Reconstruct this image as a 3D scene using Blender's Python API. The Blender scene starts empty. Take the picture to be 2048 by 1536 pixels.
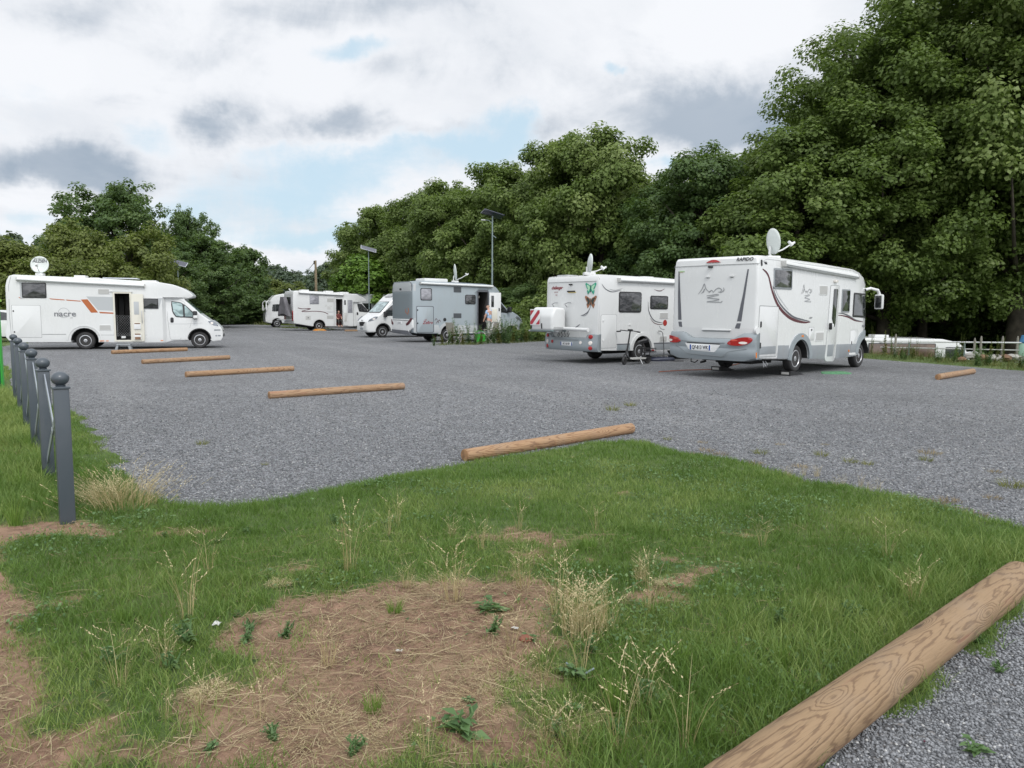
import bpy, bmesh, math, random
import numpy as np
from mathutils import Vector, Matrix, Euler

# ------------------------------------------------------------------ camera, world, sun
scene = bpy.context.scene
COL = scene.collection
FPX = 1487.0                      # focal length in pixels of the 2048 px wide photograph
PITCH, ROLL, EYE = math.radians(5.63), math.radians(0.4), 1.6
cam_d = bpy.data.cameras.new('camera')
cam_d.sensor_width = 36.0
cam_d.lens = FPX / 2048 * 36.0
cam_d.clip_start = 0.05
cam_d.clip_end = 2000
cam = bpy.data.objects.new('camera', cam_d)
COL.objects.link(cam)
cam.location = (0, 0, EYE)
cam.rotation_euler = (Matrix.Rotation(math.radians(90) - PITCH, 3, 'X') @ Matrix.Rotation(ROLL, 3, 'Z')).to_euler()
scene.camera = cam

scene.view_settings.view_transform = 'Standard'
scene.view_settings.look = 'None'
scene.view_settings.exposure = 0.0
scene.view_settings.gamma = 1.0
scene.cycles.max_bounces = 8
scene.cycles.transparent_max_bounces = 8
scene.cycles.use_denoising = True
scene.cycles.sample_clamp_indirect = 6.0

SUN_AZ = math.atan2(0.42, -0.9)      # direction towards the sun: x = sin, y = cos
SUN_EL = math.radians(48)
sun_dir = Vector((math.sin(SUN_AZ) * math.cos(SUN_EL), math.cos(SUN_AZ) * math.cos(SUN_EL), math.sin(SUN_EL)))
sun_d = bpy.data.lights.new('sun', 'SUN')
sun_d.energy = 1.3
sun_d.angle = math.radians(14)
sun_d.color = (1.0, 0.965, 0.91)
sun = bpy.data.objects.new('sun', sun_d)
COL.objects.link(sun)
sun.rotation_euler = (-sun_dir).to_track_quat('-Z', 'Y').to_euler()


def ray(px, py):
    """world direction through a pixel of the photograph"""
    dx, dy = px - 1024, py - 768
    c, s = math.cos(ROLL), math.sin(ROLL)
    u = (dx * c + dy * s) / FPX
    v = (-dx * s + dy * c) / FPX
    return Vector((u, math.cos(PITCH) - v * math.sin(PITCH), -math.sin(PITCH) - v * math.cos(PITCH)))


def gp(px, py, z=0.0):
    """where that ray meets the level z"""
    r = ray(px, py)
    t = (z - EYE) / r.z
    return (r.x * t, r.y * t)


def at(px, py, d):
    """point at distance d (along +Y) on the ray of a pixel"""
    r = ray(px, py)
    return Vector((r.x / r.y * d, d, EYE + r.z / r.y * d))


class NT:
    """small helper to write node trees as expressions"""
    def __init__(self, tree):
        self.t = tree
        tree.nodes.clear()

    def n(self, typ, **kw):
        nd = self.t.nodes.new(typ)
        for k, v in kw.items():
            setattr(nd, k, v)
        return nd

    def set(self, sock, v):
        if v is None:
            return
        if hasattr(v, 'is_linked') or isinstance(v, bpy.types.NodeSocket):
            self.t.links.new(v, sock)
        else:
            if sock.type == 'RGBA' and not hasattr(v, '__len__'):
                v = (v, v, v, 1)
            elif sock.type == 'RGBA' and len(v) == 3:
                v = (*v, 1)
            elif sock.type == 'VECTOR' and not hasattr(v, '__len__'):
                v = (v, v, v)
            sock.default_value = v

    def m(self, op, a, b=None, c=None, clamp=False):
        nd = self.n('ShaderNodeMath', operation=op, use_clamp=clamp)
        for i, v in enumerate((a, b, c)):
            self.set(nd.inputs[i], v)
        return nd.outputs[0]

    def vm(self, op, a, b=None):
        nd = self.n('ShaderNodeVectorMath', operation=op)
        self.set(nd.inputs[0], a)
        if op == 'SCALE':
            self.set(nd.inputs[3], b)
        else:
            self.set(nd.inputs[1], b)
        return nd.outputs['Value'] if op in ('DOT_PRODUCT', 'LENGTH') else nd.outputs[0]

    def mix(self, f, a, b, blend='MIX'):
        nd = self.n('ShaderNodeMix', data_type='RGBA', blend_type=blend)
        self.set(nd.inputs[0], f)
        self.set(nd.inputs[6], a)
        self.set(nd.inputs[7], b)
        return nd.outputs[2]

    def noise(self, vec=None, scale=5.0, detail=4.0, rough=0.5, dist=0.0, out=0, w=None):
        nd = self.n('ShaderNodeTexNoise')
        self.set(nd.inputs['Vector'], vec)
        nd.inputs['Scale'].default_value = scale
        nd.inputs['Detail'].default_value = detail
        nd.inputs['Roughness'].default_value = rough
        nd.inputs['Distortion'].default_value = dist
        return nd.outputs[out]

    def step(self, v, lo, hi, smooth=True, a=0.0, b=1.0):
        nd = self.n('ShaderNodeMapRange', interpolation_type='SMOOTHSTEP' if smooth else 'LINEAR')
        self.set(nd.inputs[0], v)
        for i, x in enumerate((lo, hi, a, b)):
            nd.inputs[i + 1].default_value = x
        return nd.outputs[0]

    def comb(self, x, y, z):
        nd = self.n('ShaderNodeCombineXYZ')
        for i, v in enumerate((x, y, z)):
            self.set(nd.inputs[i], v)
        return nd.outputs[0]

    def sep(self, v):
        nd = self.n('ShaderNodeSeparateXYZ')
        self.set(nd.inputs[0], v)
        return nd.outputs


world = bpy.data.worlds.new('World')
scene.world = world
world.use_nodes = True
w = NT(world.node_tree)
dirv = w.n('ShaderNodeTexCoord').outputs['Generated']
dx_, dy_, dz_ = w.sep(dirv)
sky = w.n('ShaderNodeTexSky', sky_type='NISHITA', sun_disc=False)
sky.sun_elevation = SUN_EL
sky.sun_rotation = SUN_AZ
sky.altitude = 50
sky.air_density = 1.0
sky.dust_density = 2.0
sky.ozone_density = 1.2
# cloud layer seen from below: the direction projected on a level sheet
zz = w.m('ADD', w.m('MAXIMUM', dz_, 0.0), 0.16)
sheet = w.comb(w.m('DIVIDE', dx_, zz), w.m('DIVIDE', dy_, zz), 0.0)
big = w.noise(sheet, scale=0.55, detail=7, rough=0.56, dist=0.35)
fine = w.noise(w.vm('ADD', sheet, (7.3, 2.1, 0)), scale=1.5, detail=8, rough=0.6, dist=0.5)
# large clouds at their bearings (tangent of azimuth, tangent of elevation), with ragged edges
yy = w.m('MAXIMUM', dy_, 0.05)
S0 = w.m('DIVIDE', dx_, yy)
T0 = w.m('DIVIDE', dz_, yy)
wv = w.sep(w.noise(dirv, scale=5.0, detail=6, rough=0.62, out=1))
wv2 = w.sep(w.noise(dirv, scale=2.2, detail=2, rough=0.5, out=1))
S = w.m('ADD', S0, w.m('ADD', w.m('MULTIPLY', w.m('SUBTRACT', wv[0], 0.5), 0.26), w.m('MULTIPLY', w.m('SUBTRACT', wv2[0], 0.5), 0.16)))
T = w.m('ADD', T0, w.m('MULTIPLY', w.m('SUBTRACT', wv[1], 0.5), 0.13))


def blobs(lst):
    tot = None
    for (px, py, ax, ay, wt) in lst:
        r = ray(px, py)
        s0, t0 = r.x / r.y, r.z / r.y
        a = w.m('DIVIDE', w.m('SUBTRACT', S, s0), ax / FPX)
        b = w.m('DIVIDE', w.m('SUBTRACT', T, t0), ay / FPX)
        d = w.m('ADD', w.m('MULTIPLY', a, a), w.m('MULTIPLY', b, b))
        e = w.m('MULTIPLY', w.m('POWER', 2.71828, w.m('MULTIPLY', d, -1.0)), wt)
        tot = e if tot is None else w.m('ADD', tot, e)
    return tot


front = w.step(dy_, 0.1, 0.35)
dark = blobs([(1480, 235, 210, 62, .95), (1230, 205, 240, 50, .30), (70, 315, 200, 56, 1.05), (170, 350, 120, 32, .5),
              (420, 235, 95, 38, .66), (690, 262, 95, 34, .60), (860, 270, 120, 24, .38), (150, 20, 150, 55, .6),
              (640, 35, 200, 42, .5), (860, 15, 140, 28, .4), (370, 95, 110, 40, .3), (845, 328, 36, 18, .4),
              (800, 150, 60, 22, .2), (170, 210, 110, 26, .30), (800, 402, 80, 16, .3), (500, 480, 60, 14, .3),
              (1080, 260, 90, 30, .33), (700, 485, 36, 12, .35), (1000, 130, 240, 80, .2), (820, 200, 500, 120, .12), (300, 130, 260, 70, .16)])
blue = blobs([(470, 385, 260, 38, .62), (640, 335, 280, 40, .66), (950, 300, 150, 42, .85), (730, 115, 90, 26, .8), (290, 275, 110, 30, .5), (330, 420, 120, 24, .5), (560, 290, 90, 20, .45),
              (1000, 250, 80, 30, .75), (1370, 300, 80, 20, 1.0), (1225, 150, 40, 16, .8), (230, 345, 60, 20, .5),
              (1180, 255, 60, 20, .4), (60, 430, 60, 26, .4), (560, 455, 140, 24, .7), (600, 520, 130, 20, .35)])
white = blobs([(1470, 60, 170, 90, .8), (60, 460, 130, 60, .5), (20, 160, 60, 40, .6), (470, 470, 60, 30, .4), (1150, 320, 80, 20, .3)])
Dm = w.m('MULTIPLY', dark, front)
curl = w.noise(w.vm('ADD', dirv, (3.1, 0.4, 1.7)), scale=6.5, detail=9, rough=0.62, dist=0.6)
med = w.noise(w.vm('ADD', sheet, (1.7, 9.2, 0)), scale=1.1, detail=9, rough=0.58, dist=0.3)
nn = w.m('ADD', w.m('MULTIPLY', curl, 0.55), w.m('MULTIPLY', fine, 0.45))
G = w.step(w.m('ADD', Dm, w.m('MULTIPLY', w.m('SUBTRACT', nn, 0.5), 2.3)), 0.18, 0.95)
G = w.m('ADD', w.m('MULTIPLY', G, 0.88), w.m('ADD', w.m('MULTIPLY', w.step(med, 0.42, 0.66), 0.22), 0.03))
G = w.m('SUBTRACT', G, w.m('MULTIPLY', w.m('MULTIPLY', white, front), 0.45), clamp=True)
C = w.m('ADD', 0.82, w.m('MULTIPLY', w.m('SUBTRACT', nn, 0.5), 2.6))
C = w.m('SUBTRACT', w.m('ADD', C, w.m('MULTIPLY', Dm, 0.8)), w.m('MULTIPLY', w.m('MULTIPLY', blue, front), 1.05))
C = w.step(C, -0.05, 0.78)
glow = w.step(w.vm('DOT_PRODUCT', dirv, tuple(sun_dir)), 0.2, 1.0, a=1.0, b=2.0)
lit = w.vm('SCALE', w.mix(G, (9.3, 9.5, 9.9), (3.9, 4.65, 5.6)), glow)
bluec = w.mix(0.8, sky.outputs[0], (6.7, 8.6, 9.9))
skyc = w.mix(C, bluec, lit)
low = w.step(dz_, -0.02, 0.0)
skyc = w.mix(low, (1.2, 1.3, 1.1), skyc)
bg = w.n('ShaderNodeBackground')
w.set(bg.inputs[0], skyc)
bg.inputs[1].default_value = 0.1
out = w.n('ShaderNodeOutputWorld')
w.t.links.new(bg.outputs[0], out.inputs[0])
world.cycles.sampling_method = 'MANUAL'
world.cycles.sample_map_resolution = 512

# ------------------------------------------------------------------ tags
USED = set()


def by(base, px, py, marks):
    """label a repeat by the nearest landmark it can be found from"""
    for mx, my, nm in sorted(marks, key=lambda q: (q[0] - px) ** 2 + 4 * (q[1] - py) ** 2):
        dx, dy = px - mx, py - my
        for rel in ((('right of', 'left of') if dx > 0 else ('left of', 'right of'))[:1] + (('in front of',) if dy > 0 else ('behind',))):
            l = base + ' ' + rel + ' the ' + nm
            if l not in USED:
                USED.add(l)
                return l
    return base


def tag(o, label=None, cat=None, group=None, kind=None):
    if label: o['label'] = label
    if cat: o['category'] = cat
    if group: o['group'] = group
    if kind: o['kind'] = kind
    return o


def thing(name, label, cat, loc=(0, 0, 0), rz=0.0, group=None):
    o = bpy.data.objects.new(name, None)
    COL.objects.link(o)
    o.empty_display_size = 0.2
    o.location = loc
    o.rotation_euler = (0, 0, rz)
    return tag(o, label, cat, group)


def dup(root, label=None):
    r = root.copy(); COL.objects.link(r)
    if label: r['label'] = label
    for ch in list(root.children):
        c = ch.copy(); COL.objects.link(c); c.parent = r
        for g_ in list(ch.children):
            d = g_.copy(); COL.objects.link(d); d.parent = c
    return r


def link_mesh(name, me, mat=None, parent=None):
    if mat is not None:
        me.materials.append(mat)
    o = bpy.data.objects.new(name, me)
    COL.objects.link(o)
    if parent is not None: o.parent = parent
    return o


def obj(name, bm, mat, parent=None, sharp=38):
    bmesh.ops.recalc_face_normals(bm, faces=bm.faces)
    me = bpy.data.meshes.new(name)
    bm.to_mesh(me); bm.free()
    if sharp is not None:
        me.polygons.foreach_set('use_smooth', [True] * len(me.polygons))
        me.set_sharp_from_angle(angle=math.radians(sharp))
    return link_mesh(name, me, mat, parent)


def np_mesh(name, verts, faces, mat, parent=None, tone=None, smooth=False, raw=False):
    """verts (N,3); faces: list of (M,k) arrays; tone: one value per face"""
    me = bpy.data.meshes.new(name)
    me.vertices.add(len(verts))
    me.vertices.foreach_set('co', np.asarray(verts, np.float32).ravel())
    loops = np.concatenate([f.ravel() for f in faces]).astype(np.int32)
    tot = np.concatenate([np.full(len(f), f.shape[1], np.int32) for f in faces])
    start = np.concatenate([[0], np.cumsum(tot)[:-1]]).astype(np.int32)
    me.loops.add(len(loops)); me.polygons.add(len(tot))
    me.loops.foreach_set('vertex_index', loops)
    me.polygons.foreach_set('loop_start', start)
    me.polygons.foreach_set('loop_total', tot)
    if smooth:
        me.polygons.foreach_set('use_smooth', np.ones(len(tot), bool))
    me.update(calc_edges=True)
    if tone is not None:
        at_ = me.attributes.new('tone', 'FLOAT', 'FACE')
        at_.data.foreach_set('value', np.asarray(tone, np.float32))
    if raw:
        me.materials.append(mat)
        return me
    return link_mesh(name, me, mat, parent)


# ------------------------------------------------------------------ bmesh primitives
def box(bm, x0, x1, y0, y1, z0, z1, bev=0.0):
    r = bmesh.ops.create_cube(bm, size=1.0)
    vs = r['verts']
    for v in vs:
        v.co = Vector(((x0 + x1) / 2 + v.co.x * (x1 - x0), (y0 + y1) / 2 + v.co.y * (y1 - y0), (z0 + z1) / 2 + v.co.z * (z1 - z0)))
    if bev > 0:
        es = list({e for v in vs for e in v.link_edges})
        bmesh.ops.bevel(bm, geom=es, offset=bev, segments=2, affect='EDGES', profile=0.6)
    return bm


def tube(bm, pts, r, n=8, caps=True):
    pts = [Vector(p) for p in pts]
    rs = r if hasattr(r, '__len__') else [r] * len(pts)
    rings = []
    ref = None
    for i, p in enumerate(pts):
        a = pts[max(i - 1, 0)]; b = pts[min(i + 1, len(pts) - 1)]
        t = (b - a).normalized()
        if ref is None:
            ref = Vector((0, 0, 1)) if abs(t.z) < 0.9 else Vector((1, 0, 0))
        u = (ref - t * ref.dot(t)).normalized()
        ref = u
        v = t.cross(u)
        rings.append([bm.verts.new(p + (u * math.cos(2 * math.pi * k / n) + v * math.sin(2 * math.pi * k / n)) * rs[i]) for k in range(n)])
    for A, B in zip(rings, rings[1:]):
        for k in range(n):
            bm.faces.new((A[k], A[(k + 1) % n], B[(k + 1) % n], B[k]))
    if caps:
        bm.faces.new(rings[0][::-1]); bm.faces.new(rings[-1])
    return bm


def lathe(bm, prof, n=24, origin=(0, 0, 0), axis='Z', sx=1.0, sy=1.0):
    """prof: (radius, height) pairs"""
    o = Vector(origin)
    rings = []
    for r, h in prof:
        ring = []
        for k in range(n):
            a = 2 * math.pi * k / n
            p = (max(r, 1e-4) * math.cos(a) * sx, max(r, 1e-4) * math.sin(a) * sy, h)
            if axis == 'Y': p = (p[0], p[2], p[1])
            if axis == 'X': p = (p[2], p[0], p[1])
            ring.append(bm.verts.new(o + Vector(p)))
        rings.append(ring)
    for A, B in zip(rings, rings[1:]):
        for k in range(n):
            bm.faces.new((A[k], A[(k + 1) % n], B[(k + 1) % n], B[k]))
    bm.faces.new(rings[0][::-1]); bm.faces.new(rings[-1])
    return bm


def rrect(x0, z0, x1, z1, r, n=4):
    x0, x1 = min(x0, x1), max(x0, x1); z0, z1 = min(z0, z1), max(z0, z1)
    P = []
    for cx, cz, a0 in ((x1 - r, z0 + r, -90), (x1 - r, z1 - r, 0), (x0 + r, z1 - r, 90), (x0 + r, z0 + r, 180)):
        for k in range(n + 1):
            a = math.radians(a0 + 90 * k / n)
            P.append((cx + r * math.cos(a), cz + r * math.sin(a)))
    return P


def roundpoly(P, r, n=3):
    """round the corners of a polygon; r one value or one per corner"""
    out = []
    N = len(P)
    for i in range(N):
        p = Vector(P[i]); a = Vector(P[i - 1]); b = Vector(P[(i + 1) % N])
        ri = r[i] if hasattr(r, '__len__') else r
        if ri <= 0:
            out.append(tuple(p)); continue
        da, db = (a - p), (b - p)
        ri = min(ri, da.length * 0.45, db.length * 0.45)
        A = p + da.normalized() * ri; B = p + db.normalized() * ri
        for k in range(n + 1):
            t = k / n
            out.append(tuple(A * (1 - t) ** 2 + p * 2 * t * (1 - t) + B * t * t))
    return out


def band(pts, widths):
    """closed outline of a stroke"""
    pts = [Vector(p) for p in pts]
    L, R = [], []
    for i, p in enumerate(pts):
        t = (pts[min(i + 1, len(pts) - 1)] - pts[max(i - 1, 0)]).normalized()
        nrm = Vector((-t.y, t.x))
        wd = widths[i] if hasattr(widths, '__len__') else widths
        L.append(tuple(p + nrm * wd / 2)); R.append(tuple(p - nrm * wd / 2))
    return L + R[::-1]


def spline(pts, n=6):
    P = [Vector(p) for p in pts]
    out = []
    for i in range(len(P) - 1):
        p0 = P[max(i - 1, 0)]; p1 = P[i]; p2 = P[i + 1]; p3 = P[min(i + 2, len(P) - 1)]
        for k in range(n):
            t = k / n
            out.append(tuple(0.5 * ((2 * p1) + (p2 - p0) * t + (2 * p0 - 5 * p1 + 4 * p2 - p3) * t * t + (3 * p1 - p0 - 3 * p2 + p3) * t ** 3)))
    out.append(tuple(P[-1]))
    return out


def bisect(bm, axis, vals):
    no = [0, 0, 0]; no[axis] = 1
    for v in vals:
        co = [0, 0, 0]; co[axis] = v
        bmesh.ops.bisect_plane(bm, geom=list(bm.verts) + list(bm.edges) + list(bm.faces), dist=1e-5, plane_co=co, plane_no=no)


def plate(name, poly, surf, mat, parent, off=0.004, depth=0.012, bev=0.0, step=None):
    """a thin prism with the outline poly (u, v) laid on a surface"""
    bm = bmesh.new()
    T_ = [bm.verts.new((u, v, off)) for u, v in poly]
    B_ = [bm.verts.new((u, v, off - depth)) for u, v in poly]
    f = bm.faces.new(T_); bm.faces.new(B_[::-1])
    n = len(poly)
    for i in range(n):
        bm.faces.new((T_[i], B_[i], B_[(i + 1) % n], T_[(i + 1) % n]))
    if bev > 0:
        bmesh.ops.bevel(bm, geom=list(f.edges), offset=bev, segments=2, affect='EDGES', profile=0.6)
    us = [p[0] for p in poly]; vs = [p[1] for p in poly]
    if step:
        bisect(bm, 0, np.arange(min(us) + step, max(us), step))
        bisect(bm, 1, np.arange(min(vs) + step, max(vs), step))
    for v in bm.verts:
        v.co = Vector(surf(v.co.x, v.co.y, v.co.z))
    return obj(name, bm, mat, parent)


def text_on(name, s, size, surf, u, v, mat, parent, off=0.005, flip=False, shear=0.0, bold=0.0, spacing=1.0, sx=1.0):
    cu = bpy.data.curves.new(name, 'FONT')
    cu.body = s; cu.size = size; cu.align_x = 'CENTER'; cu.align_y = 'CENTER'
    cu.shear = shear; cu.offset = bold; cu.space_character = spacing
    cu.resolution_u = 3
    t = bpy.data.objects.new(name, cu)
    COL.objects.link(t)
    dg = bpy.context.evaluated_depsgraph_get()
    me = bpy.data.meshes.new_from_object(t.evaluated_get(dg))
    bpy.data.objects.remove(t); bpy.data.curves.remove(cu)
    for vert in me.vertices:
        x, y = vert.co.x * sx, vert.co.y
        vert.co = Vector(surf(u + (-x if flip else x), v + y, off))
    me.name = name
    me.materials.clear()
    return link_mesh(name, me, mat, parent)


def apply_mods(o):
    dg = bpy.context.evaluated_depsgraph_get()
    dg.update()
    me = bpy.data.meshes.new_from_object(o.evaluated_get(dg))
    old = o.data
    o.modifiers.clear()
    o.data = me
    me.name = old.name
    return o
# ------------------------------------------------------------------ materials
def pbr(name, color=(.5, .5, .5), rough=.5, metal=0.0, coat=0.0, spec=0.5, dirt=0.0, dirt_col=(.25, .23, .2), bump=0.0, bscale=40.0, trans=0.0, var=0.0, vscale=3.0):
    m = bpy.data.materials.new(name); m.use_nodes = True
    n = NT(m.node_tree)
    b = n.n('ShaderNodeBsdfPrincipled')
    o = n.n('ShaderNodeOutputMaterial')
    n.t.links.new(b.outputs[0], o.inputs[0])
    tc = n.n('ShaderNodeTexCoord').outputs['Object']
    c = color
    if var > 0:
        nz = n.noise(tc, vscale, 5, .6)
        c = n.mix(n.step(nz, .3, .7), tuple(x * (1 - var) for x in color), tuple(min(1, x * (1 + var)) for x in color))
    if dirt > 0:
        # streaks of dust drawn out vertically
        st = n.noise(n.vm('MULTIPLY', tc, (5.0, 5.0, 1.3)), 1.0, 7, .7)
        sp = n.noise(tc, 1.3, 4, .6)
        f = n.m('MULTIPLY', n.m('MULTIPLY', n.step(st, .42, .8), n.step(sp, .3, .75)), dirt)
        c = n.mix(f, c, dirt_col)
    n.set(b.inputs['Base Color'], c)
    r = rough
    if dirt > 0:
        r = n.m('ADD', rough, n.m('MULTIPLY', f, .4))
    n.set(b.inputs['Roughness'], r)
    b.inputs['Metallic'].default_value = metal
    b.inputs['Coat Weight'].default_value = coat
    b.inputs['Coat Roughness'].default_value = .08
    b.inputs['Specular IOR Level'].default_value = spec
    b.inputs['Transmission Weight'].default_value = trans
    if bump > 0:
        bn = n.n('ShaderNodeBump'); bn.inputs['Strength'].default_value = bump; bn.inputs['Distance'].default_value = .01
        n.set(bn.inputs['Height'], n.noise(tc, bscale, 4, .6))
        n.t.links.new(bn.outputs[0], b.inputs['Normal'])
    return m


M = {}
M['white'] = pbr('white_paint', (.68, .69, .685), .26, coat=.5, dirt=.22, dirt_col=(.42, .41, .38), var=.02, vscale=.8)
M['white2'] = pbr('white_plastic', (.68, .69, .685), .45, dirt=.35, dirt_col=(.4, .39, .36))
M['cream'] = pbr('cream_panel', (.66, .64, .56), .5, var=.03)
M['silver'] = pbr('silver_grey_paint', (.36, .41, .44), .35, metal=.2, coat=.3, dirt=.4, dirt_col=(.3, .29, .27))
M['silver_dark'] = pbr('darker_grey_panel', (.21, .245, .265), .45, metal=.2, coat=.1, dirt=.3)
M['grey_plastic'] = pbr('grey_bumper_plastic', (.27, .305, .325), .42, coat=.1, dirt=.4, var=.03)
M['grey_skirt'] = pbr('grey_skirt', (.25, .27, .285), .5, dirt=.4, var=.04)
M['grey_line'] = pbr('grey_seal', (.22, .24, .25), .5)
M['groove'] = pbr('groove', (.33, .34, .34), .6)
M['black'] = pbr('black_plastic', (.018, .018, .02), .45, var=.2)
M['dark'] = pbr('dark_interior', (.03, .027, .025), .7, var=.3, vscale=6)
M['chassis'] = pbr('underbody', (.02, .02, .02), .85, var=.3)
M['rubber'] = pbr('tyre_rubber', (.028, .028, .029), .78, dirt=.5, dirt_col=(.12, .11, .1), bump=.4, bscale=60)
M['rim'] = pbr('silver_wheel', (.55, .56, .58), .3, metal=.6, dirt=.3)
M['alu'] = pbr('brushed_metal', (.5, .51, .52), .35, metal=.9)
M['red'] = pbr('red_lens', (.36, .012, .014), .12, coat=.6)
M['clear'] = pbr('clear_lens', (.8, .75, .7), .1, coat=.8)
M['amber'] = pbr('amber_lens', (.7, .2, .03), .2, coat=.4)
M['headlamp'] = pbr('headlamp_glass', (.22, .24, .27), .08, metal=.4, coat=1.0)
M['orange'] = pbr('orange_stripe', (.42, .12, .035), .4, var=.04)
M['maroon'] = pbr('maroon_stripe', (.09, .018, .025), .4)
M['charcoal'] = pbr('charcoal_stripe', (.11, .115, .13), .45)
M['greydecal'] = pbr('grey_print', (.30, .31, .32), .5)
M['palegrey'] = pbr('pale_grey_print', (.44, .46, .47), .4)
M['ventm'] = pbr('vent_plastic', (.50, .50, .48), .55)
M['textgrey'] = pbr('dark_grey_lettering', (.16, .165, .18), .5)
M['textblack'] = pbr('black_lettering', (.03, .03, .035), .5)
M['textred'] = pbr('red_lettering', (.25, .02, .03), .5)
M['plateblue'] = pbr('blue_band', (.02, .07, .3), .4)
M['platewhite'] = pbr('number_plate', (.75, .76, .76), .35)
M['green'] = pbr('green_paint', (.045, .42, .05), .4, coat=.2, var=.05)
M['green2'] = pbr('pale_green_panel', (.42, .68, .46), .4)
M['post'] = pbr('slate_blue_metal_paint', (.062, .077, .093), .38, coat=.2, bump=.05, bscale=15, dirt=.35, dirt_col=(.18, .18, .18))
M['postlight'] = pbr('light_grey_metal', (.3, .33, .37), .4, metal=.2)
M['galv'] = pbr('galvanised_steel', (.20, .25, .25), .55, metal=.2, var=.1)
M['dish'] = pbr('dish_paint', (.62, .66, .64), .35)
M['panel'] = pbr('solar_cells', (.03, .035, .06), .12, coat=.5)
M['panelback'] = pbr('panel_frame', (.62, .65, .7), .3, metal=.3)
M['woodfence'] = pbr('white_painted_wood', (.66, .65, .58), .6, var=.1)
M['polewood'] = pbr('weathered_pole', (.22, .17, .11), .8, var=.2)
M['cover'] = pbr('grey_cloth_cover', (.12, .115, .125), .8, var=.25, vscale=2.5, bump=.4, bscale=6)
M['skin'] = pbr('skin', (.56, .33, .25), .5)
M['hair'] = pbr('fair_hair', (.45, .32, .2), .7)
M['shirt'] = pbr('blue_white_top', (.33, .47, .66), .8, var=.35, vscale=9)
M['trouser'] = pbr('pale_trousers', (.5, .5, .48), .8)
M['redshirt'] = pbr('dark_red_top', (.16, .04, .035), .8)
M['chaircloth'] = pbr('chair_cloth', (.36, .34, .29), .8)
M['chairframe'] = pbr('chair_frame', (.62, .56, .54), .4, metal=.3)
M['orangeplastic'] = pbr('orange_block', (.75, .3, .05), .5)
M['bf_green'] = pbr('green_butterfly', (.03, .33, .22), .5, var=.3, vscale=20)
M['bf_orange'] = pbr('orange_butterfly', (.28, .12, .06), .5, var=.5, vscale=20)
M['bf_dark'] = pbr('butterfly_body', (.03, .04, .035), .5)
M['yellow'] = pbr('yellow_label', (.55, .42, .12), .5)
M['brick'] = pbr('earth_brown', (.2, .12, .075), .9, var=.3, vscale=4)
M['brownwin'] = pbr('brown_curtained_window', (.10, .065, .045), .2, var=.4, vscale=3, coat=.5)
M['stone'] = pbr('pale_concrete', (.38, .37, .34), .9, var=.15, vscale=3, bump=.3)


def m_window(name, base, tint2, sc=2.0):
    """tinted acrylic with a blind or curtain faintly seen behind it"""
    m = bpy.data.materials.new(name); m.use_nodes = True
    n = NT(m.node_tree)
    b = n.n('ShaderNodeBsdfPrincipled'); o = n.n('ShaderNodeOutputMaterial')
    n.t.links.new(b.outputs[0], o.inputs[0])
    tc = n.n('ShaderNodeTexCoord').outputs['Object']
    f = n.noise(n.vm('MULTIPLY', tc, (2.2, 2.2, 5.0)), sc, 3, .5, dist=.6)
    n.set(b.inputs['Base Color'], n.mix(n.step(f, .4, .62), base, tint2))
    b.inputs['Roughness'].default_value = .09
    b.inputs['Coat Weight'].default_value = .7
    b.inputs['Coat Roughness'].default_value = .03
    return m


M['glass'] = m_window('tinted_window', (.025, .027, .03), (.085, .085, .09))
M['blind'] = m_window('window_with_blind', (.24, .24, .265), (.34, .34, .37))
M['glass_dk'] = m_window('dark_window', (.012, .014, .015), (.03, .035, .035))
M['cabglass'] = m_window('cab_window', (.13, .2, .2), (.38, .5, .5), .8)


def m_vent(name, c1, c2, sc):
    m = bpy.data.materials.new(name); m.use_nodes = True
    n = NT(m.node_tree)
    b = n.n('ShaderNodeBsdfPrincipled'); o = n.n('ShaderNodeOutputMaterial')
    n.t.links.new(b.outputs[0], o.inputs[0])
    tc = n.sep(n.n('ShaderNodeTexCoord').outputs['Object'])
    wv_ = n.m('SINE', n.m('MULTIPLY', tc[2], sc))
    n.set(b.inputs['Base Color'], n.mix(n.step(wv_, -.3, .5), c1, c2))
    b.inputs['Roughness'].default_value = .55
    return m


M['louvre'] = m_vent('slatted_vent', (.33, .33, .32), (.56, .56, .54), 210.0)
M['louvre_dk'] = m_vent('dark_slatted_vent', (.035, .04, .045), (.10, .11, .12), 210.0)


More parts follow.
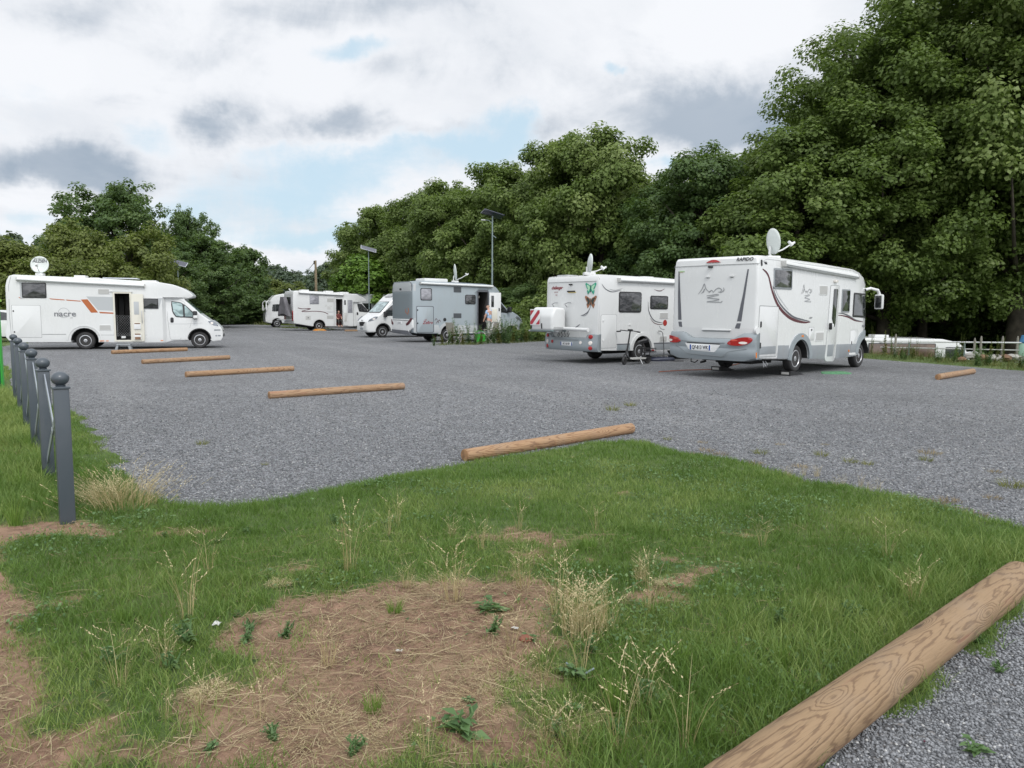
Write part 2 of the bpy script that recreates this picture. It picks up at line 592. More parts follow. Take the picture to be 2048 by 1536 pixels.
def m_leaf(name, dark, mid, light, trans=.28, hue_noise=1.0):
    m = bpy.data.materials.new(name); m.use_nodes = True
    n = NT(m.node_tree)
    o = n.n('ShaderNodeOutputMaterial')
    at_ = n.n('ShaderNodeAttribute', attribute_name='tone').outputs['Fac']
    oi = n.n('ShaderNodeObjectInfo')
    pos = n.n('ShaderNodeNewGeometry').outputs['Position']
    nz = n.noise(pos, .35 * hue_noise, 3, .6)
    f = n.m('ADD', n.m('MULTIPLY', at_, .75), n.m('MULTIPLY', nz, .5))
    f = n.m('ADD', f, n.m('MULTIPLY', n.m('SUBTRACT', oi.outputs['Random'], .5), .16))
    c = n.mix(n.step(f, .2, .62), dark, mid)
    c = n.mix(n.step(f, .62, 1.05), c, light)
    b = n.n('ShaderNodeBsdfPrincipled')
    n.set(b.inputs['Base Color'], c)
    b.inputs['Roughness'].default_value = .5
    b.inputs['Specular IOR Level'].default_value = .35
    t = n.n('ShaderNodeBsdfTranslucent')
    n.set(t.inputs[0], n.mix(.5, c, (.16, .26, .02)))
    mx = n.n('ShaderNodeMixShader'); mx.inputs[0].default_value = trans
    n.t.links.new(b.outputs[0], mx.inputs[1]); n.t.links.new(t.outputs[0], mx.inputs[2])
    n.t.links.new(mx.outputs[0], o.inputs[0])
    return m


M['leaf'] = m_leaf('plane_tree_leaves', (.072, .112, .030), (.150, .215, .055), (.29, .355, .125), trans=.42)
M['leaf_dk'] = m_leaf('dark_tree_leaves', (.050, .090, .034), (.096, .158, .052), (.18, .25, .09), trans=.40)
M['leaf_br'] = m_leaf('bright_tree_leaves', (.07, .14, .02), (.12, .22, .03), (.2, .33, .06))
M['leaf_ol'] = m_leaf('olive_bush_leaves', (.08, .108, .026), (.15, .185, .045), (.24, .275, .08), trans=.36)
M['leaf_far'] = m_leaf('haze_tinted_far_leaves', (.055, .085, .06), (.08, .115, .075), (.12, .15, .10))  # distance haze put into the leaf colour as a bluish tint
M['grass'] = m_leaf('grass_blades', (.060, .125, .022), (.115, .205, .040), (.27, .34, .10), trans=.3, hue_noise=6)
M['grass_long'] = m_leaf('long_grass_blades', (.09, .17, .025), (.15, .26, .045), (.30, .36, .12), trans=.3, hue_noise=3)
M['straw'] = m_leaf('dry_straw', (.17, .12, .065), (.29, .22, .125), (.44, .36, .22), trans=.15, hue_noise=3)
M['straw_tall'] = m_leaf('tall_dry_straw', (.26, .19, .09), (.42, .33, .17), (.60, .50, .30), trans=.2, hue_noise=3)
M['weed'] = m_leaf('weed_leaves', (.06, .125, .045), (.115, .20, .075), (.19, .29, .12), trans=.25)
M['weed_yel'] = m_leaf('yellowing_weed', (.09, .11, .03), (.17, .18, .05), (.32, .28, .1), trans=.25)
M['rust'] = m_leaf('reddish_dry_leaves', (.2, .05, .02), (.36, .1, .04), (.42, .2, .1), trans=.2)
M['bark'] = pbr('bark', (.055, .045, .035), .9, var=.4, vscale=3, bump=.6, bscale=10)
M['palebark'] = pbr('pale_bark', (.2, .19, .16), .9, var=.3, vscale=3)


def m_gravel():
    m = bpy.data.materials.new('grey_gravel'); m.use_nodes = True
    n = NT(m.node_tree)
    o = n.n('ShaderNodeOutputMaterial'); b = n.n('ShaderNodeBsdfPrincipled')
    n.t.links.new(b.outputs[0], o.inputs[0])
    pos = n.n('ShaderNodeNewGeometry').outputs['Position']
    warp = n.vm('ADD', pos, n.vm('SCALE', n.noise(pos, 60, 2, .5, out=1), .006))
    v = n.n('ShaderNodeTexVoronoi', feature='F1'); v.inputs['Scale'].default_value = 44
    n.set(v.inputs['Vector'], warp)
    cell = n.sep(v.outputs['Color'])
    v2 = n.n('ShaderNodeTexVoronoi', feature='F1'); v2.inputs['Scale'].default_value = 15
    n.set(v2.inputs['Vector'], warp)
    cell2 = n.sep(v2.outputs['Color'])
    tone = n.m('ADD', n.m('MULTIPLY', cell[0], .7), n.m('MULTIPLY', cell2[0], .3))
    c = n.mix(n.step(tone, .15, .85, smooth=False), (.065, .069, .075), (.325, .335, .35))
    c = n.mix(n.m('MULTIPLY', n.step(cell[1], .93, 1.0), .7), c, (.55, .55, .54))
    c = n.mix(n.m('MULTIPLY', n.step(cell[2], .86, .95), .3), c, (.26, .22, .18))
    # gaps between the stones
    gap = n.step(v.outputs['Distance'], .42, .62)
    c = n.mix(n.m('MULTIPLY', gap, .62), c, (.05, .05, .052))
    # worn tracks, dust and dampness in large patches
    bigp = n.noise(n.vm('MULTIPLY', pos, (1, 1, 1)), .22, 5, .6)
    c = n.mix(n.step(bigp, .4, .75), c, n.vm('SCALE', c, .76))
    rot = n.n('ShaderNodeVectorRotate', rotation_type='Z_AXIS'); n.set(rot.inputs['Vector'], pos); rot.inputs['Angle'].default_value = 1.05
    lane = n.noise(n.vm('MULTIPLY', rot.outputs[0], (.05, .9, 1)), 1.0, 4, .55)
    c = n.mix(n.m('MULTIPLY', n.step(lane, .5, .68), .11), c, (.36, .355, .345))
    c = n.mix(n.m('MULTIPLY', n.step(lane, .46, .34), .30), c, (.12, .12, .125))
    dust = n.noise(pos, 1.1, 6, .65)
    c = n.mix(n.m('MULTIPLY', n.step(dust, .55, .8), .25), c, (.33, .325, .31))
    n.set(b.inputs['Base Color'], c)
    b.inputs['Roughness'].default_value = .75
    bn = n.n('ShaderNodeBump'); bn.inputs['Strength'].default_value = .9; bn.inputs['Distance'].default_value = .008
    n.set(bn.inputs['Height'], n.m('SUBTRACT', 1.0, v.outputs['Distance']))
    bn2 = n.n('ShaderNodeBump'); bn2.inputs['Strength'].default_value = .35; bn2.inputs['Distance'].default_value = .05
    n.set(bn2.inputs['Height'], n.noise(pos, 9, 4, .7))
    n.t.links.new(bn.outputs[0], bn2.inputs['Normal'])
    n.t.links.new(bn2.outputs[0], b.inputs['Normal'])
    return m


M['gravel'] = m_gravel()


def m_stone():
    m = bpy.data.materials.new('gravel_stones'); m.use_nodes = True
    n = NT(m.node_tree)
    o = n.n('ShaderNodeOutputMaterial'); b = n.n('ShaderNodeBsdfPrincipled')
    n.t.links.new(b.outputs[0], o.inputs[0])
    at_ = n.n('ShaderNodeAttribute', attribute_name='tone').outputs['Fac']
    c = n.mix(n.step(at_, .0, .92, smooth=False), (.075, .079, .085), (.275, .285, .30))
    c = n.mix(n.step(at_, .975, .98), c, (.45, .45, .44))
    n.set(b.inputs['Base Color'], c)
    b.inputs['Roughness'].default_value = .7
    return m


M['stones'] = m_stone()


def m_lawn(name, tone_attr=True):
    """soil, thatch and moss under the grass; 'bare' attribute = worn soil"""
    m = bpy.data.materials.new(name); m.use_nodes = True
    n = NT(m.node_tree)
    o = n.n('ShaderNodeOutputMaterial'); b = n.n('ShaderNodeBsdfPrincipled')
    n.t.links.new(b.outputs[0], o.inputs[0])
    pos = n.n('ShaderNodeNewGeometry').outputs['Position']
    a = n.noise(pos, 14, 7, .7)
    d = n.noise(pos, 2.2, 5, .6)
    soil = n.mix(n.step(a, .3, .7), (.15, .085, .055), (.34, .21, .14))
    soil = n.mix(n.step(d, .4, .7), soil, (.33, .22, .14))
    st = n.noise(n.vm('MULTIPLY', pos, (1.0, 3.5, 1.0)), 40, 4, .7, dist=1.5)
    soil = n.mix(n.m('MULTIPLY', n.step(st, .55, .75), .5), soil, (.45, .36, .23))
    green = n.mix(n.step(a, .3, .7), (.045, .085, .018), (.10, .15, .035))
    green = n.mix(n.m('MULTIPLY', n.step(n.noise(pos, .6, 5, .6), .45, .75), .6), green, (.16, .17, .06))
    if tone_attr:
        f = n.n('ShaderNodeAttribute', attribute_name='bare').outputs['Fac']
        f = n.step(n.m('ADD', f, n.m('MULTIPLY', n.m('SUBTRACT', a, .5), .5)), .35, .65)
        c = n.mix(f, green, soil)
    else:
        c = green
    n.set(b.inputs['Base Color'], c)
    b.inputs['Roughness'].default_value = .95
    bn = n.n('ShaderNodeBump'); bn.inputs['Strength'].default_value = .8; bn.inputs['Distance'].default_value = .02
    n.set(bn.inputs['Height'], n.noise(pos, 45, 6, .75))
    n.t.links.new(bn.outputs[0], b.inputs['Normal'])
    return m


M['lawn'] = m_lawn('lawn_soil')
M['meadow'] = m_lawn('meadow', False)


def m_wood(name, base, light, dark, end=False):
    m = bpy.data.materials.new(name); m.use_nodes = True
    n = NT(m.node_tree)
    o = n.n('ShaderNodeOutputMaterial'); b = n.n('ShaderNodeBsdfPrincipled')
    n.t.links.new(b.outputs[0], o.inputs[0])
    tc = n.n('ShaderNodeTexCoord').outputs['Object']
    oi = n.n('ShaderNodeObjectInfo').outputs['Random']
    tcs = n.vm('ADD', tc, n.comb(n.m('MULTIPLY', oi, 37.0), n.m('MULTIPLY', oi, 11.0), 0.0))
    # growth rings bent round knots
    low = n.noise(n.vm('MULTIPLY', tcs, (.55, 3.6, 3.6)), 1.0, 2, .45)
    kn = n.n('ShaderNodeTexVoronoi', feature='F1'); kn.inputs['Scale'].default_value = 1.0
    n.set(kn.inputs['Vector'], n.vm('MULTIPLY', tcs, (1.5, 5.5, 5.5)))
    kd = kn.outputs['Distance']
    knot = n.step(kd, .30, .05)
    fld = n.m('ADD', n.m('MULTIPLY', low, 17.0), n.m('MULTIPLY', knot, 2.6))
    fld = n.m('ADD', fld, n.m('MULTIPLY', n.noise(n.vm('MULTIPLY', tcs, (6, 60, 60)), 1.0, 3, .6), .9))
    ring = n.m('MULTIPLY', n.m('ADD', n.m('SINE', n.m('MULTIPLY', fld, 9.5)), 1.0), .5)
    fib = n.noise(n.vm('MULTIPLY', tcs, (5, 120, 120)), 1.0, 4, .65)
    c = n.mix(n.step(ring, .55, .95), light, base)
    c = n.mix(n.m('MULTIPLY', n.step(ring, .84, 1.0), .6), c, dark)
    c = n.mix(n.m('MULTIPLY', n.step(fib, .5, .75), .35), c, dark)
    c = n.mix(n.m('MULTIPLY', n.step(kd, .12, .04), .85), c, tuple(x * .45 for x in dark))
    crack = n.noise(n.vm('MULTIPLY', tcs, (.9, 26, 26)), 1.0, 5, .6, dist=.4)
    ck = n.m('MULTIPLY', n.step(n.m('ABSOLUTE', n.m('SUBTRACT', crack, .5)), .012, .0), n.step(n.noise(tcs, 1.7, 3, .6), .47, .6))
    c = n.mix(n.m('MULTIPLY', ck, .85), c, (.035, .02, .013))
    spk = n.noise(n.vm('MULTIPLY', tcs, (14, 40, 40)), 1.0, 5, .7)
    c = n.mix(n.m('MULTIPLY', n.step(spk, .55, .8), .4), c, (.12, .085, .06))
    c = n.mix(n.m('MULTIPLY', oi, .35), c, (.24, .185, .13))
    gry = n.noise(tcs, 2.5, 4, .6)
    c = n.mix(n.m('MULTIPLY', n.step(gry, .45, .8), .45), c, (.27, .22, .17))
    red = n.noise(n.vm('MULTIPLY', tcs, (1.2, 9, 9)), 1.3, 3, .5)
    c = n.mix(n.m('MULTIPLY', n.step(red, .60, .74), .4), c, (.30, .12, .08))
    n.set(b.inputs['Base Color'], c)
    b.inputs['Roughness'].default_value = .72
    bn = n.n('ShaderNodeBump'); bn.inputs['Strength'].default_value = .55; bn.inputs['Distance'].default_value = .004
    n.set(bn.inputs['Height'], n.m('SUBTRACT', n.m('MULTIPLY', fib, .6), n.m('MULTIPLY', ring, .6)))
    n.t.links.new(bn.outputs[0], b.inputs['Normal'])
    return m


M['log'] = m_wood('round_timber', (.30, .165, .080), (.37, .225, .120), (.12, .055, .028))
M['log_near'] = m_wood('weathered_round_timber', (.225, .142, .072), (.28, .185, .10), (.11, .060, .032))
M['logend'] = pbr('sawn_log_end', (.30, .17, .085), .85, var=.35, vscale=12, bump=.4)
M['path'] = pbr('trodden_earth', (.3, .2, .14), .95, var=.2, vscale=6, bump=.5)
# ------------------------------------------------------------------ vehicle kit
def sstep(x, a, b):
    t = min(1.0, max(0.0, (x - a) / (b - a)))
    return t * t * (3 - 2 * t)


def arch(xc, r, zc, zb, n=12):
    a0 = math.asin(max(-1, min(1, (zb - zc) / r)))
    return [(xc - r * math.cos(a0 + (math.pi - 2 * a0) * k / n), zc + r * math.sin(a0 + (math.pi - 2 * a0) * k / n)) for k in range(n + 1)]


class Veh:
    """local axes: x forward from the rear axle, y to the left, z up"""
    def __init__(self, name, label, cat, loc, rz, hw, rx=None, group=None, W=1.15):
        self.r = thing(name, label, cat, (loc[0], loc[1], loc[2] if len(loc) > 2 else 0), rz, group)
        self.hw = hw
        self.rx = rx or (lambda y, z: 0.0)
        self.W = W

    def side(self, s=-1):
        return lambda u, v, w_: (u, s * (self.hw(u, v) + w_), v)

    def rear(self):
        return lambda u, v, w_: (self.rx(u, v) - w_, u, v)

    def body(self, prof, mat, bev=.05, step=.3, xs=(), zs=(), cuts=(), cutmat=None, name='body', rxx=None):
        bm = bmesh.new()
        A = [bm.verts.new((x, -self.W, z)) for x, z in prof]
        B = [bm.verts.new((x, self.W, z)) for x, z in prof]
        fa = bm.faces.new(A); fb = bm.faces.new(B[::-1])
        n = len(prof)
        for i in range(n):
            bm.faces.new((A[i], B[i], B[(i + 1) % n], A[(i + 1) % n]))
        bmesh.ops.recalc_face_normals(bm, faces=bm.faces)
        bmesh.ops.bevel(bm, geom=list({*fa.edges, *fb.edges}), offset=bev, segments=3, affect='EDGES', profile=0.55, clamp_overlap=True)
        X = [p[0] for p in prof]; Z = [p[1] for p in prof]
        bisect(bm, 0, sorted(list(np.arange(min(X) + step, max(X), step)) + list(xs)))
        bisect(bm, 2, sorted(list(np.arange(min(Z) + step, max(Z), step)) + list(zs)))
        bisect(bm, 1, [-.8, -.4, 0, .4, .8])
        xr = min(X)
        for v in bm.verts:
            v.co.y *= self.hw(v.co.x, v.co.z) / self.W
            if rxx and v.co.x < xr + .5:
                v.co.x += rxx(v.co.y, v.co.z) * (1 - (v.co.x - xr) / .5)
        o = obj(name, bm, mat, self.r, sharp=32)
        if cuts:
            o.data.materials.append(cutmat or M['dark'])
            for c in cuts:
                cb = bmesh.new(); box(cb, *c)
                co = obj('cutter', cb, None)
                co.parent = self.r
                md = o.modifiers.new('b', 'BOOLEAN'); md.object = co; md.operation = 'DIFFERENCE'; md.solver = 'EXACT'
                apply_mods(o)
                bpy.data.objects.remove(co)
                for p in o.data.polygons:
                    q = p.center
                    if c[0] - 1e-3 < q.x < c[1] + 1e-3 and c[2] + .02 < q.y < c[3] + 1e-3 and c[4] - 1e-3 < q.z < c[5] + 1e-3 and abs(q.y) < self.hw(q.x, q.z) - .004:
                        p.material_index = 1
        return o

    def plate(self, name, poly, mat, off=.004, depth=.012, bev=0, step=None, s=-1, parent=None):
        return plate(name, poly, self.side(s), mat, parent or self.r, off, depth, bev, step)

    def rplate(self, name, poly, mat, off=.004, depth=.012, bev=0, step=None, parent=None):
        return plate(name, poly, self.rear(), mat, parent or self.r, off, depth, bev, step)

    def window(self, x0, z0, x1, z1, r=.06, mat='glass', s=-1, fr=.035, off=.018, frame='black', poly=None):
        P = poly or rrect(x0, z0, x1, z1, r)
        f = self.plate('window_frame', P, M[frame], off, off + .01, .004, s=s)
        f.name = 'window'
        x0, x1 = min(x0, x1), max(x0, x1); z0, z1 = min(z0, z1), max(z0, z1)
        self.plate('pane', rrect(x0 + fr, z0 + fr, x1 - fr, z1 - fr, max(.01, r - fr * .4)), M[mat], off + .004, .01, .002, s=s, parent=f)
        return f

    def chassis(self, x0, x1, wx, z0=.24, z1=.5, y=.78):
        bm = bmesh.new()
        y = min(y, .66); z0 += .07
        box(bm, x0 + .5, x1, -y, y, z0, z1)
        for a, b in ((x0 + .9, -.25), (.55, 1.0)):
            box(bm, a, b, -y + .16, y - .16, z0 - .07, z0 + .02)
        obj('underbody', bm, M['chassis'], self.r, None)
        for x, rr, zc in wx:
            bm = bmesh.new()
            hwv = self.hw(x, .6)
            n = 16
            for s in (-1, 1):
                a = []; b = []; c = []
                for k in range(n + 1):
                    t = math.pi * k / n
                    px, pz = x - (rr - .012) * math.cos(t), zc + (rr - .012) * math.sin(t)
                    a.append(bm.verts.new((px, s * (hwv - .03), pz))); b.append(bm.verts.new((px, s * .70, pz)))
                for k in range(n):
                    bm.faces.new((a[k], a[k + 1], b[k + 1], b[k]))
                bm.faces.new(b)
                obj('wheel_well', bm, M['chassis'], self.r, None)
                bm = bmesh.new()

    def wheels(self, xs, r=.335, wd=.22, style='holes', y=None, dz=0.0):
        for x in xs:
            for s in (-1, 1):
                yy_ = (y if y is not None else self.hw(x, .5) - .10 - wd / 2) * s
                t = tag(bpy.data.objects.new('wheel', None)); COL.objects.link(t); t.parent = self.r
                t.empty_display_size = .1
                t.location = (x, yy_, r + dz)
                if s > 0: t.rotation_euler = (0, 0, math.pi)
                key = (round(r, 3), style)
                if key not in WHEELS:
                    WHEELS[key] = wheel_meshes(r, wd, style)
                for nm, me in zip(('tyre', 'rim', 'hub_cap'), WHEELS[key]):
                    o = bpy.data.objects.new(nm, me); COL.objects.link(o); o.parent = t


WHEELS = {}


def wheel_meshes(r, wd, style):
    """facing -y"""
    out = []
    bm = bmesh.new()
    ri = r * .62
    h = wd / 2
    prof = [(ri, -h * .80), (ri + .012, -h * .92), (ri + .03, -h), (r * .86, -h * 1.02), (r * .95, -h * .88), (r * .99, -h * .66), (r, -h * .35), (r, h * .35), (r * .99, h * .66), (r * .95, h * .88), (r * .86, h), (ri, h * .8)]
    lathe(bm, prof, 40, axis='Y')
    out.append(_raw('tyre', bm, M['rubber']))
    bm = bmesh.new()
    prof = [(ri + .004, -h * .55), (ri + .006, -h * .86), (ri - .012, -h * .90), (ri - .03, -h * .70), (ri * .72, -h * .50), (ri * .45, -h * .62), (ri * .30, -h * .80), (.001, -h * .84)]
    lathe(bm, prof, 40, axis='Y')
    if style == 'holes':
        for k in range(10):
            a = 2 * math.pi * k / 10
            cx, cz = math.cos(a) * ri * .73, math.sin(a) * ri * .73
            q = []
            for j in range(8):
                b = 2 * math.pi * j / 8
                du, dv = math.cos(b) * .030, math.sin(b) * .017
                q.append(bm.verts.new((cx + du * math.cos(a) - dv * math.sin(a), -h * .56 - .006 - abs(du) * .5, cz + du * math.sin(a) + dv * math.cos(a))))
            f = bm.faces.new(q); f.material_index = 1
    else:
        for k in range(5):
            a = 2 * math.pi * (k + .5) / 5
            q = []
            for (rr, da) in ((.40, -.16), (.40, .16), (.86, .42), (.90, .2), (.90, -.2), (.86, -.42)):
                q.append(bm.verts.new((math.cos(a + da) * ri * rr, -h * .80 if rr < .5 else -h * .78, math.sin(a + da) * ri * rr)))
            f = bm.faces.new(q); f.material_index = 1
    out.append(_raw('rim', bm, M['rim'], M['black']))
    bm = bmesh.new()
    lathe(bm, [(.035, -h * .80), (.034, -h * .90), (.02, -h * .93), (.001, -h * .93)], 16, axis='Y')
    out.append(_raw('hub_cap', bm, M['greydecal']))
    return out


def _raw(name, bm, *mats):
    bmesh.ops.recalc_face_normals(bm, faces=[f for f in bm.faces if f.material_index == 0])
    me = bpy.data.meshes.new(name)
    bm.to_mesh(me); bm.free()
    me.polygons.foreach_set('use_smooth', [True] * len(me.polygons))
    me.set_sharp_from_angle(angle=math.radians(35))
    for m in mats: me.materials.append(m)
    return me


def dish(name, label, loc, rz, tilt, rx_, rz_, arm=True, flat_text=None, armlen=.62, mount=.25, group=None):
    """satellite dish on a vehicle roof: its face looks along local +x, tilted up"""
    t = thing(name, label, 'satellite dish', loc, rz, group)
    bm = bmesh.new()
    N, K = 28, 6
    c0 = bm.verts.new((-.07, 0, 0)); prev = None
    rings = []
    for j in range(1, K + 1):
        q = j / K
        rings.append([bm.verts.new((-.07 + .07 * q * q, rx_ * q * math.cos(2 * math.pi * k / N), rz_ * q * math.sin(2 * math.pi * k / N))) for k in range(N)])
    for k in range(N):
        bm.faces.new((c0, rings[0][k], rings[0][(k + 1) % N]))
        for A, B in zip(rings, rings[1:]):
            bm.faces.new((A[k], B[k], B[(k + 1) % N], A[(k + 1) % N]))
    d = obj('reflector', bm, M['dish'], t)
    so = d.modifiers.new('s', 'SOLIDIFY'); so.thickness = .018
    apply_mods(d)
    cen = Vector((0, 0, mount + rz_ * .92))
    R_ = Matrix.Translation(cen) @ Matrix.Rotation(-tilt, 4, 'Y')
    d.matrix_local = R_
    bm = bmesh.new()
    box(bm, -.2, .16, -.13, .13, 0, .10, .03)
    tube(bm, [(-.02, 0, .06), (-.09, 0, mount), (R_ @ Vector((-.09, 0, -rz_ * .35)))], .03, 8)
    obj('mount', bm, M['white2'], t)
    if arm:
        bm = bmesh.new()
        p0 = R_ @ Vector((-.02, 0, -rz_ * .9)); p1 = R_ @ Vector((armlen, 0, -rz_ * .35))
        tube(bm, [p0, p0.lerp(p1, .5) + Vector((0, 0, -.03)), p1], .018, 8)
        obj('feed_arm', bm, M['white2'], t)
        bm = bmesh.new()
        dirn = (p1 - p0).normalized()
        tube(bm, [p1 - Vector((.0, 0, .04)), p1 + Vector((-.10, 0, .05))], [.05, .035], 10)
        tube(bm, [p1, p1 + Vector((.07, 0, .03))], [.03, .03], 10)
        obj('receiver', bm, M['white2'], t)
    if flat_text:
        sf = lambda u, v, w_: tuple(R_ @ Vector((.002 + w_ - .07 * (1 - ((u / rx_) ** 2 + (v / rz_) ** 2)), u, v)))
        text_on('lettering', flat_text, .15, sf, 0.0, rz_ * .42, M['textgrey'], t, off=.03, shear=.2, bold=.004)
        text_on('lettering', 'SKY SAT HD', .07, sf, 0.0, rz_ * .68, M['textgrey'], t, off=.03)
    return t


def roof_box(v, x0, x1, y0, y1, z, h, mat='white2', name='roof_hatch', bev=.03):
    bm = bmesh.new(); box(bm, x0, x1, y0, y1, z - .02, z + h, bev)
    return obj(name, bm, M[mat], v.r)


def awning(v, x0, x1, z0, z1, s=-1, slope=0.0, y=1.15, d=.12, mat='white2'):
    bm = bmesh.new()
    n = 10
    zc0 = z1; h = z1 - z0
    P = roundpoly([(y - .02, -h), (y + d * .8, -h), (y + d, -h * .5), (y + d * .75, 0), (y - .02, 0)], .03, 3)
    A = [bm.verts.new((x0, s * a, zc0 + b)) for a, b in P]; B = [bm.verts.new((x1, s * a, zc0 + slope * (x1 - x0) + b)) for a, b in P]
    bm.faces.new(A); bm.faces.new(B[::-1])
    for i in range(len(P)):
        j = (i + 1) % len(P)
        bm.faces.new((A[i], B[i], B[j], A[j]))
    o = obj('awning', bm, M[mat], v.r, 30)
    for xa, zz_ in ((x0 - .03, zc0), (x1, zc0 + slope * (x1 - x0))):
        bm = bmesh.new()
        a, b = sorted((s * (y - .01), s * (y + d + .01)))
        box(bm, xa, xa + .03, a, b, zz_ - h - .01, zz_ + .01, .008)
        obj('end_cap', bm, M['ventm'], o)
    bm = bmesh.new()
    a, b = sorted((s * (y + d * .98), s * (y + d * 1.04)))
    A0 = [(x0, a, zc0 - h * .62), (x1, a, zc0 + slope * (x1 - x0) - h * .62)]
    tube(bm, [(x0, s * (y + d * .99), zc0 - h * .66), (x1, s * (y + d * .99), zc0 + slope * (x1 - x0) - h * .66)], .006, 6)
    obj('seam', bm, M['grey_line'], o)
    return o


def outline_door(v, x0, z0, x1, z1, s=-1, r=.05, mat='white', skirt=None, hinges=True, wd=.012, name='locker_door'):
    """flush door leaf with a fine dark joint round it"""
    j = v.plate(name, rrect(x0, z0, x1, z1, r), M['groove'], .002, .01, s=s)
    v.plate('leaf', rrect(min(x0, x1) + wd, min(z0, z1) + wd, max(x0, x1) - wd, max(z0, z1) - wd, r), M[mat], .006, .01, .003, s=s, parent=j)
    if hinges:
        for zz_ in (.18, .82):
            xx = min(x0, x1) + .06; z_ = min(z0, z1) + (max(z0, z1) - min(z0, z1)) * zz_
            v.plate('lock', rrect(xx - .02, z_ - .03, xx + .02, z_ + .03, .015), M['black'], .02, .02, .004, s=s, parent=j)
    return j


def plate_no(v, u0, z0, u1, z1, text, off=.01, size=None):
    p = v.rplate('number_plate', rrect(u0, z0, u1, z1, .012), M['platewhite'], off, .015, .002)
    h = abs(z1 - z0); c = (z0 + z1) / 2
    ul, ur = max(u0, u1), min(u0, u1)
    sf = v.rear()
    for a, b in ((ul, ul - .04), (ur + .04, ur)):
        plate('blue_band', rrect(b + .002, z0 + .003, a - .002, z1 - .003, .004), sf, M['plateblue'], p, off + .002, .003)
    text_on('lettering', text, size or h * .86, sf, (ul + ur) / 2, c, M['textblack'], p, off=off + .003, flip=True, bold=.002, sx=.80)
    return p


# ------------------------------------------------------------------ 1. long white motorhome at the left with its door open
def hw_cab(xb=2.75, wb=1.15, over=2.02, xo=3.85, cab=1.0):
    def f(x, z):
        if x < xb: return wb - (.02 * sstep(z, 2.2, 2.8))
        if z > over:
            return wb - .30 * sstep(x, xb + .1, xo + .15) ** 1.0 - .02
        b = wb + (cab - wb) * sstep(x, xb, xb + .12)
        b -= .10 * sstep(z, 1.15, 2.1) * sstep(x, xb, xb + .3)
        b -= .24 * sstep(x, 4.25, 5.0) + .08 * sstep(x, 3.9, 5.0) * sstep(z, .8, 1.3)
        return b
    return f


